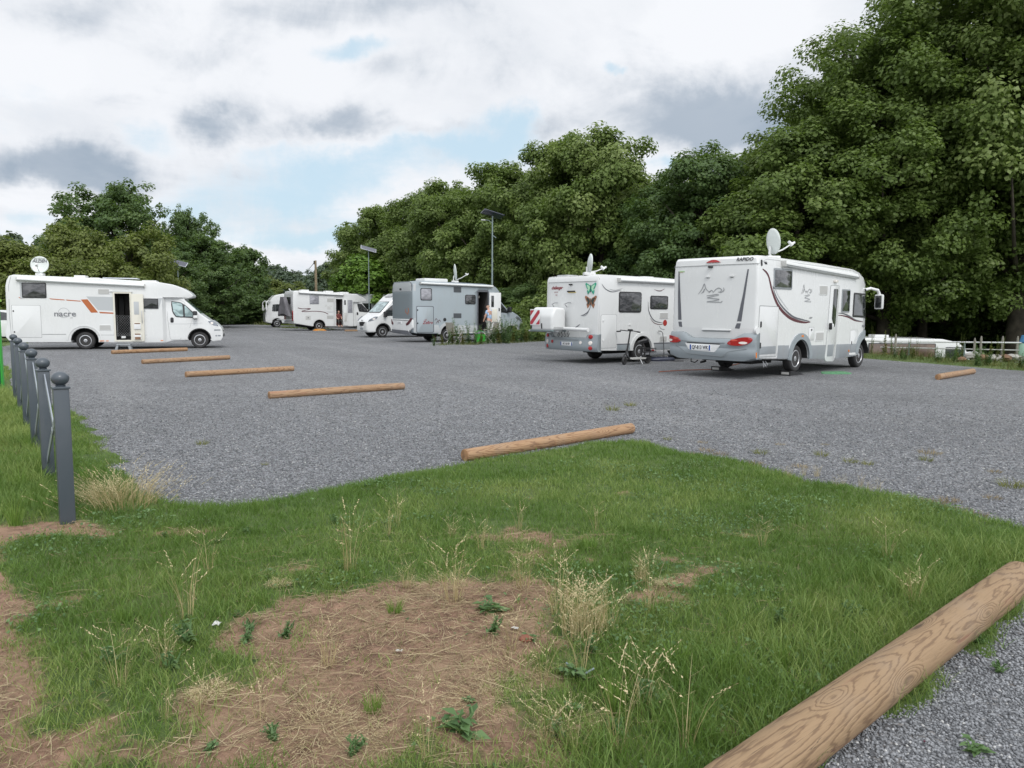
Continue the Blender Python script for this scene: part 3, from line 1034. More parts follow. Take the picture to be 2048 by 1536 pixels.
def build_nacre():
    v = Veh('motorhome', 'long white motorhome with orange stripe and open side door at the left', 'motorhome',
            (-16.81, 29.70), .327, hw_cab(), group=None)
    v.rx = lambda y, z: -2.54
    zb = .27
    prof = [(-2.02, .28)] + [(-.55, zb)] + arch(0, .47, .35, zb) + [(.55, zb), (1.03, .245), (2.86, .235), (3.07, .31), (3.60, .33)] + arch(4.07, .41, .37, .33) + \
        [(4.55, .27), (4.86, .30), (4.94, .42), (4.95, .60), (4.90, .80), (4.76, .95), (4.62, 1.05), (4.41, 1.17), (4.28, 1.27), (4.12, 1.39), (3.57, 1.93)] + \
        [(3.55, 1.98), (3.83, 2.04), (3.87, 2.10), (3.84, 2.17), (3.70, 2.29), (3.50, 2.41), (3.15, 2.54), (2.66, 2.62), (1.81, 2.67), (.58, 2.73), (-1.2, 2.78), (-2.25, 2.81), (-2.40, 2.76), (-2.48, 2.6), (-2.53, 2.37), (-2.54, 1.35), (-2.55, .93), (-2.62, .72), (-2.61, .5), (-2.53, .37), (-2.35, .31)]
    v.body(prof, M['white'], bev=.05, xs=(2.75, 2.87), zs=(2.0, 2.04), cuts=[(1.08, 1.62, -1.2, -.25, .36, 2.17)], cutmat=M['dark'])
    v.chassis(-2.3, 4.5, ((0, .47, .35), (4.07, .41, .37)))
    v.wheels((0, 4.07))
    awning(v, -2.12, 2.15, 2.58, 2.70, slope=-.04)
    # rear corner strip and the bumper joint
    v.plate('corner_strip', band([(-2.33, 2.74), (-2.42, 2.4), (-2.44, 1.2), (-2.42, .5)], .015), M['groove'], .003, .01)
    # windows
    v.window(-2.0, 1.95, -1.2, 2.52, .04, 'glass')
    v.plate('window_shade', rrect(-2.06, 1.92, -1.98, 2.53, .01), M['palegrey'], .012, .02)
    v.window(2.08, 1.58, 2.62, 1.98, .03, 'glass_dk')
    v.plate('grey_panel', roundpoly([(2.60, 2.0), (2.78, 2.0), (2.78, 1.45), (2.05, 1.45), (2.05, 1.57), (2.62, 1.57)], .02), M['palegrey'], .003, .01)
    # doorway with a folding lattice screen, and the leaf folded back against the wall
    fr = v.plate('door_frame', [(1.03, .30), (1.03, 2.23), (1.68, 2.23), (1.68, .30), (1.61, .30), (1.61, 2.16), (1.09, 2.16), (1.09, .36), (1.61, .36), (1.61, .30)], M['cream'], .025, .03)
    v.plate('door_hood', rrect(.92, 2.22, 1.72, 2.26, .015), M['white2'], .04, .05, .005)
    bm = bmesh.new()
    for k in range(7):
        x0 = 1.09 + .52 * k / 6
        for sgn in (-1, 1):
            pts = []
            for j in range(9):
                z = .50 + .82 * j / 8
                off = .07 * (1 if (j + (0 if sgn > 0 else 1)) % 2 else -1)
                pts.append((min(1.6, max(1.1, x0 + off * .62)), -1.02, z))
            tube(bm, pts, .006, 4, False)
    obj('lattice_screen', bm, M['alu'], v.r)
    bm = bmesh.new()
    box(bm, 1.12, 1.60, -.9, -.3, .36, .62, .01)
    box(bm, 1.12, 1.60, -.55, -.3, .9, 1.25, .01)
    box(bm, 1.12, 1.30, -.5, -.3, 1.3, 2.05, .01)
    obj('entrance_step', bm, M['chassis'], v.r)
    bm = bmesh.new(); box(bm, 1.25, 1.40, -1.05, -.95, .42, .50, .01); obj('screen_latch', bm, M['white2'], v.r)
    lf = v.plate('side_door', rrect(1.66, .30, 2.10, 2.15, .05), M['cream'], .075, .045, .012)
    v.plate('door_window', rrect(1.76, 1.35, 1.94, 1.85, .02), M['palegrey'], .083, .02, .004, parent=lf)
    v.plate('pocket', rrect(1.74, .78, 1.98, 1.02, .01), M['white2'], .115, .04, .006, parent=lf)
    v.plate('pocket', rrect(1.74, .38, 1.98, .60, .01), M['white2'], .115, .04, .006, parent=lf)
    v.plate('pocket_lining', rrect(1.76, .98, 1.96, 1.02, .005), M['brick'], .118, .01, parent=lf)
    v.plate('pocket_lining', rrect(1.76, .56, 1.96, .61, .005), M['brick'], .118, .01, parent=lf)
    v.plate('pocket_lining', rrect(1.76, .38, 1.96, .48, .005), M['brick'], .118, .01, parent=lf)
    bm = bmesh.new(); tube(bm, [(2.03, -1.25, 1.5), (2.03, -1.28, 1.4), (2.04, -1.28, 1.15), (2.04, -1.25, 1.02)], .014, 6); obj('handle', bm, M['alu'], lf)
    # vents, locker
    for a in ((.52, 2.12, .93, 2.33), (.51, .73, .93, .95)):
        f = v.plate('vent', rrect(*a, .02), M['white2'], .010, .015, .003)
        v.plate('grille', rrect(a[0] + .02, a[1] + .02, a[2] - .02, a[3] - .02, .01), M['louvre'], .014, .01, parent=f)
    outline_door(v, -2.37, .46, -1.42, 1.68, r=.03)
    # skirt steps and wheel arch lips
    v.plate('skirt_moulding', roundpoly([(-1.40, .60), (-.62, .60), (-.62, .57), (-1.42, .57), (-1.52, .46), (-1.55, .46)], .01), M['groove'], .004, .01)
    v.plate('skirt_moulding', rrect(.46, .545, 1.02, .56, .005), M['groove'], .004, .01)
    v.plate('skirt_moulding', rrect(2.12, .54, 2.8, .555, .005), M['groove'], .004, .01)
    v.plate('wheel_arch_lip', band([(.001 + .58 * math.cos(t), .34 + .58 * math.sin(t)) for t in np.linspace(math.pi * .99, 0.02, 22)], .035), M['white2'], .02, .03, .008)
    v.plate('wheel_arch_lip', band([(4.07 + .425 * math.cos(t), .37 + .425 * math.sin(t)) for t in np.linspace(math.pi * .99, 0.02, 20)], .03), M['black'], .012, .03, .006)
    for x in (.55, .62): v.plate('reflector', rrect(x - .05, .31, x + .05, .34, .01), M['amber'], .008, .01)
    for x in (1.0 - .38, 2.55): v.plate('reflector', rrect(x + .1, .31, x + .2, .34, .01), M['amber'], .008, .01)
    # orange and grey graphics
    for P in ([(-2.13, 1.98), (-2.02, 1.96), (-1.98, 1.92), (-2.06, 1.92)], [(-1.13, 1.945), (-.63, 1.905), (-.59, 1.87), (-1.07, 1.905)], [(-.58, 1.905), (-.09, 1.865), (-.06, 1.83), (-.54, 1.865)],
              [(.53, 1.45), (1.04, 1.42), (1.04, 1.37), (.57, 1.39)]):
        v.plate('stripe', P, M['orange'], .003, .006)
    v.plate('stripe', [(-.07, 1.91), (.16, 1.925), (.50, 1.42), (.26, 1.41)], M['orange'], .003, .006)
    v.plate('grey_panel', [(.12, 2.03), (1.03, 2.02), (1.03, 1.49), (.50, 1.51)], M['palegrey'], .002, .006)
    sd = v.side()
    t_ = text_on('lettering', 'nacre', .30, sd, -.62, 1.36, M['textgrey'], v.r, off=.012, sx=1.12, bold=.003)
    v.plate('emblem_ring', [(-.66 + .19 * math.cos(a), 1.40 + .19 * math.sin(a)) for a in np.linspace(0, 2 * math.pi, 40)] + [(-.66 + .178 * math.cos(a), 1.40 + .178 * math.sin(a)) for a in np.linspace(2 * math.pi, 0, 40)], M['greydecal'], .004, .006)
    v.plate('badge', rrect(-.45, 1.2, -.37, 1.22, .005), M['greydecal'], .004, .006)
    # cab: door joint, glass, mirror, handle
    v.plate('cab_door', band(roundpoly([(3.38, .35), (2.99, .36), (2.92, 1.2), (2.90, 1.93), (3.30, 1.97), (3.58, 1.84)], .08), .012), M['groove'], .003, .008, step=.2)
    v.plate('cab_door_joint', band([(3.90, 1.40), (3.80, 1.1), (3.72, .82)], .012), M['groove'], .003, .008)
    win = roundpoly([(3.04, 1.89), (3.40, 1.85), (3.60, 1.72), (3.90, 1.42), (3.92, 1.22), (3.22, 1.25), (3.10, 1.44)], .06)
    f = v.plate('cab_window', win, M['black'], .006, .012, step=.15)
    v.plate('pane', roundpoly([(3.09, 1.86), (3.40, 1.82), (3.47, 1.78), (3.50, 1.28), (3.25, 1.29), (3.14, 1.46)], .04), M['cabglass'], .010, .01, step=.15, parent=f)
    v.plate('pane', roundpoly([(3.55, 1.72), (3.60, 1.68), (3.84, 1.42), (3.86, 1.27), (3.56, 1.28)], .03), M['cabglass'], .010, .01, step=.15, parent=f)
    v.plate('handle', rrect(3.02, 1.03, 3.14, 1.24, .05), M['black'], .02, .03, .01)
    v.plate('cab_moulding', band([(2.95, .98), (3.6, .98), (4.2, 1.02)], .01), M['groove'], .003, .006, step=.2)
    for s in (-1, 1):
        bm = bmesh.new()
        y0 = s * 1.0
        box(bm, 3.86, 4.02, min(y0, y0 + s * .26), max(y0, y0 + s * .26), 1.17, 1.50, .05)
        obj('wing_mirror', bm, M['black'], v.r)
        bm = bmesh.new()
        box(bm, 3.88, 4.04, min(y0 + s * .12, y0 + s * .275), max(y0 + s * .12, y0 + s * .275), 1.2, 1.33, .03)
        obj('mirror_cap', bm, M['white2'], v.r)
        f = plate('headlight', roundpoly([(4.40, 1.10), (4.46, 1.02), (4.62, .92), (4.80, .88), (4.72, 1.0), (4.56, 1.12)], .03), v.side(s), M['headlamp'], v.r, .012, .03, .006, .1)
        plate('lamp_bowl', rrect(4.50, .97, 4.60, 1.06, .03), v.side(s), M['clear'], f, .018, .01, 0, .1)
        plate('bumper_moulding', rrect(4.62, .70, 4.86, .76, .02), v.side(s), M['grey_skirt'], v.r, .008, .02, .004, .08)
        plate('bumper_moulding', rrect(4.66, .47, 4.86, .53, .02), v.side(s), M['grey_skirt'], v.r, .008, .02, .004, .08)
    # front: windscreen, grille
    wsf = lambda u, q, w_: (lambda p: (p[0] + w_ * .77, u * (.98 - .08 * q), p[1] + w_ * .64))((4.13 + (3.585 - 4.13) * q, 1.38 + (1.92 - 1.38) * q))
    plate('windscreen', [(-.80, .03), (.80, .03), (.80, .97), (-.80, .97)], wsf, M['cabglass'], v.r, .012, .02, 0, .2)
    gsf = lambda u, z, w_: (4.90 + w_ + .05 * (1 - (z - .45) / .3), u, z)
    plate('grille', rrect(-.45, .45, .45, .70, .05), gsf, M['black'], v.r, .02, .05, .01, .15)
    # roof
    roof_box(v, -.44, -.04, -.3, .3, 2.76, .10)
    roof_box(v, .0, .35, .2, .6, 2.74, .06)
    bm = bmesh.new(); box(bm, .62, 1.85, -.65, .0, 2.745, 2.78, .01); obj('solar_panel', bm, M['panelback'], v.r)
    roof_box(v, 1.95, 2.5, -.35, .35, 2.66, .05)
    # rear, hidden from the photograph
    plate('rear_window', rrect(-.6, 1.7, .6, 2.3, .06), lambda u, z, w_: (-2.54 - w_, u, z), M['glass'], v.r, .02, .03)
    for s in (-1, 1):
        plate('tail_light', rrect(s * .75 - .15, .62, s * .75 + .15, .80, .05), lambda u, z, w_: (-2.61 - w_, u, z), M['red'], v.r, .02, .03)
    c, s_ = math.cos(.327), math.sin(.327)
    lx, ly = -1.47, -.75
    dish('satellite_dish', 'round white satellite dish with dark lettering on the roof of the long left motorhome',
         (-16.81 + lx * c - ly * s_, 29.70 + lx * s_ + ly * c, 2.79), math.radians(-72), math.radians(12), .31, .33, flat_text='ALDEN', armlen=.40, mount=.12)
    return v


build_nacre()

# step stool under its door
def local(vx, vy, h, lx, ly, z=0.0):
    return (vx + lx * math.cos(h) - ly * math.sin(h), vy + lx * math.sin(h) + ly * math.cos(h), z)


t = thing('step_stool', 'low dark grey step stool below the open door of the long left motorhome', 'step stool', local(-16.81, 29.70, .327, 1.38, -1.42), .327)
bm = bmesh.new(); box(bm, -.25, .25, -.17, .17, .17, .21, .012); obj('tread', bm, M['grey_skirt'], t)
for sx in (-1, 1):
    bm = bmesh.new()
    A = [(sx * .20, -.17, 0), (sx * .29, -.17, 0), (sx * .24, -.15, .18), (sx * .16, -.15, .18)]
    fa = [bm.verts.new(p) for p in A]; fb = [bm.verts.new((p[0], -p[1], p[2])) for p in A]
    bm.faces.new(fa); bm.faces.new(fb[::-1])
    for i in range(4): bm.faces.new((fa[i], fb[i], fb[(i + 1) % 4], fa[(i + 1) % 4]))
    obj('leg', bm, M['grey_skirt'], t)
# ------------------------------------------------------------------ 2. big white integrated motorhome at the right, seen from behind
def mountain_logo(v, surf, cx, cz, sx, sz, mat, name='mountain_emblem'):
    strokes = [[(-.50, -.08), (-.42, .05), (-.34, .22), (-.28, .42), (-.22, .20), (-.12, .06), (-.02, .03)], [(-.38, -.05), (-.30, .06), (-.26, .18), (-.30, .0)], [(-.10, -.02), (0, .10), (.06, .02)],
               [(.05, -.04), (.16, .14), (.28, .20), (.38, .10), (.30, .02)], [(.24, .02), (.36, .0), (.46, .10), (.44, .22)], [(-.18, -.16), (.0, -.14), (.2, -.10), (.28, -.12)],
               [(.28, -.14), (.05, -.20), (-.15, -.26), (.05, -.30), (.30, -.34), (.12, -.40), (-.16, -.44)], [(-.16, -.46), (.1, -.47), (.40, -.48)], [(.36, -.50), (.42, -.42)]]
    bm = bmesh.new()
    root = None
    for i, s in enumerate(strokes):
        P = spline([(cx + a * sx, cz + b * sz) for a, b in s], 4)
        n = len(P)
        wds = [.010 + .014 * math.sin(math.pi * (k + .5) / n) for k in range(n)]
        Q = band(P, wds)
        m = len(Q) // 2
        A = [bm.verts.new(surf(q[0], q[1], .004)) for q in Q]
        for k in range(m - 1):
            bm.faces.new((A[k], A[k + 1], A[len(Q) - 2 - k], A[len(Q) - 1 - k]))
    return obj(name, bm, mat, v.r, None)


def stroke_plate(v, name, pts, w0, mat, surf, off=.003, parent=None, n=6, taper=True):
    P = spline(pts, n); k = len(P)
    wds = [w0 * (max(.12, math.sin(math.pi * min(1, (i + .3) / (k - .4))) ** .6) if taper else 1) for i in range(k)]
    Q = band(P, wds); m = len(Q) // 2
    bm = bmesh.new()
    A = [bm.verts.new(surf(q[0], q[1], off)) for q in Q]
    for i in range(m - 1):
        bm.faces.new((A[i], A[i + 1], A[len(Q) - 2 - i], A[len(Q) - 1 - i]))
    return obj(name, bm, mat, parent or v.r, None)


def build_rapido():
    def hw(x, z):
        b = 1.16 - .03 * sstep(z, 2.5, 2.95)
        b -= .28 * sstep(x, 3.9, 4.75) ** 1.4
        b -= .05 * sstep(x, 3.2, 4.2) * sstep(z, 1.3, 2.6)
        return b
    XR = -2.40

    def rx(y, z):
        return XR + .06 * (abs(y) / 1.16) ** 3 + .03 * sstep(z, 2.75, 2.95)
    v = Veh('motorhome', 'tall white motorhome with grey bumper and curved maroon stripe, its back toward the camera', 'motorhome', (6.609, 19.948), .762, hw, rx)
    H_ = 2.93
    zb = .45
    prof = [(-2.32, .50), (-.75, .43)] + arch(-.02, .50, .42, .43) + [(.60, .40), (2.1, .33), (3.55, .36)] + arch(4.10, .47, .40, .36) + \
        [(4.70, .40), (4.76, .60), (4.72, 1.0), (4.66, 1.40), (4.50, 1.95), (4.36, 2.25), (4.20, 2.46), (3.95, 2.64), (3.6, 2.77), (3.1, 2.84), (1.0, 2.90), (-2.0, H_ + .01), (-2.30, H_), (-2.37, H_ - .06), (-2.395, 2.7), (-2.40, 1.2), (-2.36, .9)]
    v.body(prof, M['white'], bev=.06, rxx=lambda y, z: .06 * (abs(y) / 1.16) ** 3)
    v.chassis(-2.2, 4.4, ((-.02, .50, .42), (4.10, .47, .40)), z0=.30, z1=.55)
    v.wheels((-.02,), dz=.07, r=.35)
    v.wheels((4.10,), r=.35, dz=-.0)
    sd = v.side(); rr = v.rear()
    awning(v, -1.18, 3.22, 2.72, 2.85, slope=-.035, y=1.14)
    # roof edge joint
    v.plate('roof_joint', band([(-2.34, 2.72), (-1.9, 2.86), (3.0, 2.80), (3.7, 2.70), (4.2, 2.40)], .010), M['groove'], .003, .008, step=.4)
    v.rplate('roof_joint', band([(1.15, 2.735), (-1.15, 2.735)], .014), M['groove'], .003, .008, step=.3)
    # rear light, camera, clips, lettering
    v.rplate('high_brake_light', [(.20 - .40 * k / 12, 2.80) for k in range(13)][::-1] + [(.20 - .40 * k / 12, 2.80 + .07 * math.sin(math.pi * k / 12)) for k in range(1, 12)], M['red'], .012, .02, .003)
    v.rplate('reversing_camera', rrect(0.0, 2.675, .12, 2.715, .015), M['black'], .05, .06, .008)
    for u in (.13, -.52):
        v.rplate('catch', rrect(u - .055, 2.44, u + .055, 2.48, .012), M['white2'], .03, .03, .006)
        v.rplate('catch_gap', rrect(u - .045, 2.428, u + .045, 2.438, .003), M['grey_skirt'], .012, .012)
    text_on('lettering', 'RAPIDO', .115, rr, -.82, 2.845, M['textblack'], v.r, off=.006, flip=True, bold=.003, shear=.15)
    text_on('lettering', 'SERIE 9', .05, rr, .90, 2.60, M['yellow'], v.r, off=.006, flip=True)
    v.rplate('sticker', rrect(.82, 2.60, .98, 2.63, .01), M['green2'], .004, .006)
    # tapered grey stripes
    for (a, b, c_, d) in (((1.01, 2.62), (.985, 2.62), (.87, 1.40), (.975, 1.40)), ((-.905, 2.61), (-.935, 2.61), (-.80, 1.385), (-.69, 1.385))):
        m1 = (1.03 * a[0] + 0, 0)
        sgn = 1 if a[0] > 0 else -1
        P = [a, b, ((b[0] + c_[0]) / 2 + .0, 2.0), c_, d, ((a[0] + d[0]) / 2 + .012 * sgn, 2.0)]
        v.rplate('grey_stripe', P, M['charcoal'], .003, .006)
    v.rplate('grey_stripe', roundpoly([(.97, 1.355), (.865, 1.355), (.84, 1.22), (.94, 1.23)], .01), M['charcoal'], .003, .006)
    v.rplate('grey_stripe', roundpoly([(-.685, 1.34), (-.79, 1.34), (-.76, 1.21), (-.64, 1.22)], .01), M['charcoal'], .003, .006)
    mountain_logo(v, lambda u, z, w_: rr(-u, z, w_), -.02, 2.08, .74, .50, M['greydecal'])
    v.rplate('grab_rail', rrect(-.54, 1.155, .25, 1.185, .012), M['white2'], .035, .04, .008)
    v.rplate('grab_rail_gap', rrect(-.52, 1.13, .24, 1.15, .005), M['grey_skirt'], .006, .01)
    # bumper: shaped slab wrapping the corners
    def bx(y, w_=0.0):
        return -2.50 + .14 * (abs(y) / 1.18) ** 4
    bm = bmesh.new()
    K = 33
    ys = [1.19 - 2.38 * k / (K - 1) for k in range(K)]
    def top(y):
        a = abs(y + .06)
        return .955 + .145 * sstep(a, .52, .86)
    def bot(y):
        return .44 + .06 * sstep(abs(y), .85, 1.19)
    sec = lambda y: [(bx(y) + .13, top(y) + .015), (bx(y) + .03, top(y)), (bx(y), top(y) - .04), (bx(y) - .025, top(y) - .10), (bx(y) - .03, .80), (bx(y) - .012, .74), (bx(y) - .03, .70), (bx(y) - .03, .60), (bx(y), .52), (bx(y) + .03, bot(y)), (bx(y) + .3, bot(y) - .02)]
    rows = [[bm.verts.new((x, y, z)) for x, z in sec(y)] for y in ys]
    for A, B in zip(rows, rows[1:]):
        for i in range(len(A) - 1):
            bm.faces.new((A[i], B[i], B[i + 1], A[i + 1]))
    # side returns as far as the rear door
    for row, s in ((rows[0], 1), (rows[-1], -1)):
        ext = [bm.verts.new((-2.18, s * 1.185, q.co.z)) for q in row]
        for i in range(len(row) - 1):
            bm.faces.new((row[i], ext[i], ext[i + 1], row[i + 1]))
    bp = obj('bumper', bm, M['grey_plastic'], v.r, 40)
    so = bp.modifiers.new('s', 'SOLIDIFY'); so.thickness = .012; so.offset = -1; apply_mods(bp)
    bs = lambda u, z, w_: (bx(u) - .032 - w_, u, z)
    plate('bumper_groove', band([(.86, .895), (.4, .865), (-.1, .855), (-.46, .865)], .018), bs, M['grey_line'], bp, .004, .02, 0, .1)
    plate('plate_recess', roundpoly([(.66, .835), (-.36, .825), (-.20, .63), (.52, .655)], .04), bs, M['white2'], bp, .002, .03, .004, .1)
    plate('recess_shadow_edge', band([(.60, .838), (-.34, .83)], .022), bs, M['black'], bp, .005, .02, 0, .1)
    plate('lower_groove', band(roundpoly([(.98, .76), (.80, .70), (.60, .575), (-.42, .535), (-.56, .66), (-1.02, .74)], .05), .014), bs, M['grey_line'], bp, .003, .02, 0, .1)
    pl = plate('number_plate', rrect(-.09, .665, .50, .80, .01), bs, M['platewhite'], v.r, .014, .015, .002, .15)
    for a, b in ((.495, .455), (-.045, -.085)):
        plate('blue_band', rrect(b, .668, a, .797, .004), bs, M['plateblue'], pl, .017, .004)
    text_on('lettering', 'QF-813 WK', .125, bs, .205, .732, M['textblack'], pl, off=.0175, flip=True, bold=.003, sx=.72)
    # tail lights
    for (c0, c1, r1, r2, rot) in ((1.06, .93, .27, .085, -.20), (-.83, .925, .30, .095, .22)):
        P = []
        for k in range(28):
            a = 2 * math.pi * k / 28
            x = r1 * math.cos(a); z = r2 * math.sin(a) * (1 + .25 * math.cos(a) * (1 if c0 < 0 else -1) * -1)
            P.append((min(1.2, max(-1.16, c0 + x * math.cos(rot) - z * math.sin(rot))), c1 - .02 + x * math.sin(-rot * (1 if c0 > 0 else 1)) * .6 + z))
        f = plate('tail_light', P, bs, M['red'], v.r, .03, .05, .012, .08)
        inner = 1 if c0 > 0 else -1
        plate('reflector_bowl', [(c0 + inner * .10 + .10 * math.cos(a), c1 - .045 + .030 * math.sin(a)) for a in np.linspace(0, 2 * math.pi, 16, endpoint=False)], bs, M['clear'], f, .034, .02, 0, .08)
        plate('lens_band', [(c0 - inner * .12 + .09 * math.cos(a), c1 + .012 + .022 * math.sin(a)) for a in np.linspace(0, 2 * math.pi, 14, endpoint=False)], bs, pbr('light_red_lens', (.6, .08, .06), .15, coat=.6), f, .033, .02, 0, .08)
    # tow hook and exhaust details under the bumper
    bm = bmesh.new()
    tube(bm, [(-2.3, .6, .43), (-2.38, .55, .36), (-2.36, .45, .34), (-2.3, .40, .40)], .015, 6)
    tube(bm, [(-2.2, .25, .38), (-2.42, .24, .36)], .03, 8)
    obj('exhaust', bm, M['chassis'], v.r)
    bm = bmesh.new()
    for i in range(2):
        x = -1.65 + i * .12
        tube(bm, [(x, -1.0, .42), (x + .03, -1.05, .30 + .03 * (i % 2)), (x + .06, -1.0, .26), (x + .05, -.98, .36)], .012, 5)
    obj('steady_leg', bm, M['alu'], v.r)
    # side: windows
    v.window(-1.58, 2.17, -.64, 2.67, .04, 'glass', fr=.045, frame='grey_skirt')
    v.window(2.36, 1.62, 2.90, 2.26, .04, 'glass_dk', frame='grey_skirt')
    f = v.plate('cab_window', roundpoly([(3.16, 2.18), (4.24, 2.17), (4.33, 1.46), (3.14, 1.49)], .05), M['black'], .012, .02, .003, .2)
    v.plate('pane', roundpoly([(3.22, 2.13), (4.18, 2.12), (4.26, 1.52), (3.20, 1.54)], .04), M['glass_dk'], .016, .01, 0, .2, parent=f)
    # big curved maroon decal with grey companion
    pts = [(-2.13, 2.62), (-1.86, 2.48), (-1.62, 2.10), (-1.26, 1.74), (-.66, 1.47), (.02, 1.36), (.50, 1.36)]
    stroke_plate(v, 'curved_stripe', pts, .085, M['maroon'], sd, .003)
    stroke_plate(v, 'curved_stripe', [(-1.62, 2.24), (-1.42, 1.98), (-1.05, 1.72), (-.5, 1.50), (.05, 1.42), (.45, 1.38)], .05, M['charcoal'], sd, .0035)
    stroke_plate(v, 'curved_stripe', [(-1.58, 2.36), (-1.38, 2.06), (-1.0, 1.80), (-.75, 1.66)], .03, M['palegrey'], sd, .003)
    for (a, m_) in ((.0, 'charcoal'), (-.06, 'maroon')):
        stroke_plate(v, 'curved_stripe', [(2.12, 1.60 + a), (2.5, 1.585 + a), (2.9, 1.52 + a * .7), (3.35, 1.41 + a * .4), (3.95, 1.345)], .042, M[m_], sd, .003)
    stroke_plate(v, 'curved_stripe', [(3.0, 1.45), (3.4, 1.39), (3.9, 1.36)], .05, M['palegrey'], sd, .0025)
    mountain_logo(v, sd, .20, 2.11, .62, .48, M['greydecal'])
    # corner marker, badges
    v.plate('marker_light', rrect(-2.20, 2.69, -2.15, 2.83, .02), M['black'], .02, .03, .004)
    text_on('lettering', '9066', .08, sd, -1.98, 2.76, M['textblack'], v.r, off=.005, bold=.006)
    text_on('lettering', 'série 9', .06, sd, .50, 1.47, M['textgrey'], v.r, off=.005, bold=.003)
    text_on('lettering', 'RAPIDO', .085, sd, 4.02, 1.225, M['textgrey'], v.r, off=.008, bold=.005)
    text_on('lettering', '9066', .05, sd, 4.05, 1.11, M['textgrey'], v.r, off=.008, bold=.003)
    # vents
    for a in ((.92, 2.07, 1.42, 2.33), (.82, .85, 1.32, 1.10)):
        f = v.plate('vent', rrect(*a, .02), M['white2'], .010, .015, .003)
        v.plate('grille', rrect(a[0] + .025, a[1] + .025, a[2] - .025, a[3] - .025, .01), M['louvre'], .014, .01, parent=f)
    bm = bmesh.new(); box(bm, 1.78, 1.98, -1.22, -1.14, 2.42, 2.49, .03); obj('door_lamp', bm, M['clear'], v.r)
    # entrance door, shut
    j = v.plate('side_door', roundpoly([(1.60, 2.35), (2.19, 2.35), (2.17, 1.0), (2.08, .33), (1.98, .26), (1.50, .28), (1.42, .36), (1.50, .9)], .05), M['groove'], .003, .012)
    v.plate('leaf', roundpoly([(1.62, 2.33), (2.17, 2.33), (2.15, 1.0), (2.06, .35), (1.97, .28), (1.51, .30), (1.44, .38), (1.52, .9)], .05), M['white'], .012, .02, .005, parent=j)
    v.plate('door_panel', roundpoly([(1.58, .74), (1.98, .74), (1.92, .42), (1.56, .42)], .02), M['grey_skirt'], .017, .02, .003, parent=j)
    v.plate('door_window', roundpoly([(1.80, 2.25), (2.07, 2.25), (1.99, 1.28), (1.93, 1.20), (1.76, 1.44)], .03), M['glass_dk'], .018, .02, .003, parent=j)
    bm = bmesh.new(); box(bm, 1.60, 1.78, -1.24, -1.16, 1.20, 1.31, .03); obj('handle', bm, M['white2'], j)
    bm = bmesh.new(); box(bm, 1.58, 1.64, -1.25, -1.18, 1.15, 1.33, .02); obj('door_lock', bm, M['black'], j)
    # garage door, small hatches and lockers
    j = v.plate('garage_door', roundpoly([(-2.22, 1.77), (-1.26, 1.75), (-1.28, .55), (-1.34, .52), (-2.22, .54), (-2.27, .60)], .04), M['groove'], .003, .012)
    v.plate('leaf', roundpoly([(-2.20, 1.745), (-1.28, 1.73), (-1.30, .57), (-1.35, .54), (-2.21, .56), (-2.25, .61)], .035), M['white'], .010, .02, .004, parent=j)
    v.plate('lower_panel', rrect(-2.17, .60, -1.36, .79, .02), M['grey_skirt'], .014, .02, .003, parent=j)
    for z_ in (1.32, .82): v.plate('lock', rrect(-2.17, z_ - .07, -2.12, z_ + .07, .02), M['black'], .03, .03, .008, parent=j)
    bm = bmesh.new(); lathe(bm, [(.085, 0), (.08, .05), (.05, .07), (.001, .07)], 18, (-2.31, -1.19, 1.17), 'Y'); o = obj('marker_lamp', bm, M['white2'], v.r)
    o.scale = (1, 1, 1)
    outline_door(v, .42, .88, .74, 1.23, r=.02, hinges=False, name='service_hatch')
    v.plate('lock', rrect(.54, 1.13, .60, 1.18, .02), M['black'], .014, .02, .004)
    outline_door(v, 3.05, .46, 3.60, 1.12, r=.03, hinges=False)
    v.plate('lock', rrect(3.15, .68, 3.19, .80, .015), M['black'], .016, .02, .004)
    # grey skirt with arch spats
    ar = lambda xc, zc, r_, a0, a1, n: [(xc + r_ * math.cos(t_), zc + r_ * math.sin(t_)) for t_ in np.linspace(a0, a1, n)]
    v.plate('skirt', roundpoly([(-1.22, .80), (-.66, .785), (-.62, .45), (-1.25, .47)], .01), M['grey_skirt'], .010, .02, .004)
    v.plate('skirt', roundpoly([(.60, .75), (1.50, .74), (1.42, .36), (.56, .40)], .01), M['grey_skirt'], .010, .02, .004)
    v.plate('skirt', roundpoly([(2.16, .735), (3.64, .72), (3.52, .37), (2.12, .34)], .01), M['grey_skirt'], .010, .02, .004, .3)
    v.plate('skirt_insert', rrect(3.08, .48, 3.58, .72, .01), M['grey_skirt'], .016, .01, .003, .3)
    v.plate('white_trim', rrect(3.02, .40, 3.62, .47, .02), M['white'], .022, .02, .004, .3)
    P = ar(-.02, .42, .50, math.pi * 1.02, -.05, 22) + ar(-.02, .42, .66, -.03, math.pi * 1.0, 22)
    v.plate('wheel_arch_spat', P, M['grey_plastic'], .03, .05, .008)
    P = ar(4.10, .40, .47, math.pi * 1.0, 0.02, 22) + ar(4.10, .44, .66, .02, math.pi * 1.0, 22)
    v.plate('wheel_arch_spat', P, M['grey_plastic'], .03, .05, .008, .15)
    v.plate('reflector', rrect(-.04, .98, .08, 1.03, .02), M['amber'], .036, .02)
    v.plate('reflector', rrect(2.95, .50, 3.02, .56, .02), M['amber'], .02, .02)
    v.plate('reflector', rrect(-2.36, .53, -2.32, .66, .01), M['amber'], .04, .02)
    # mirror on its long arm
    bm = bmesh.new()
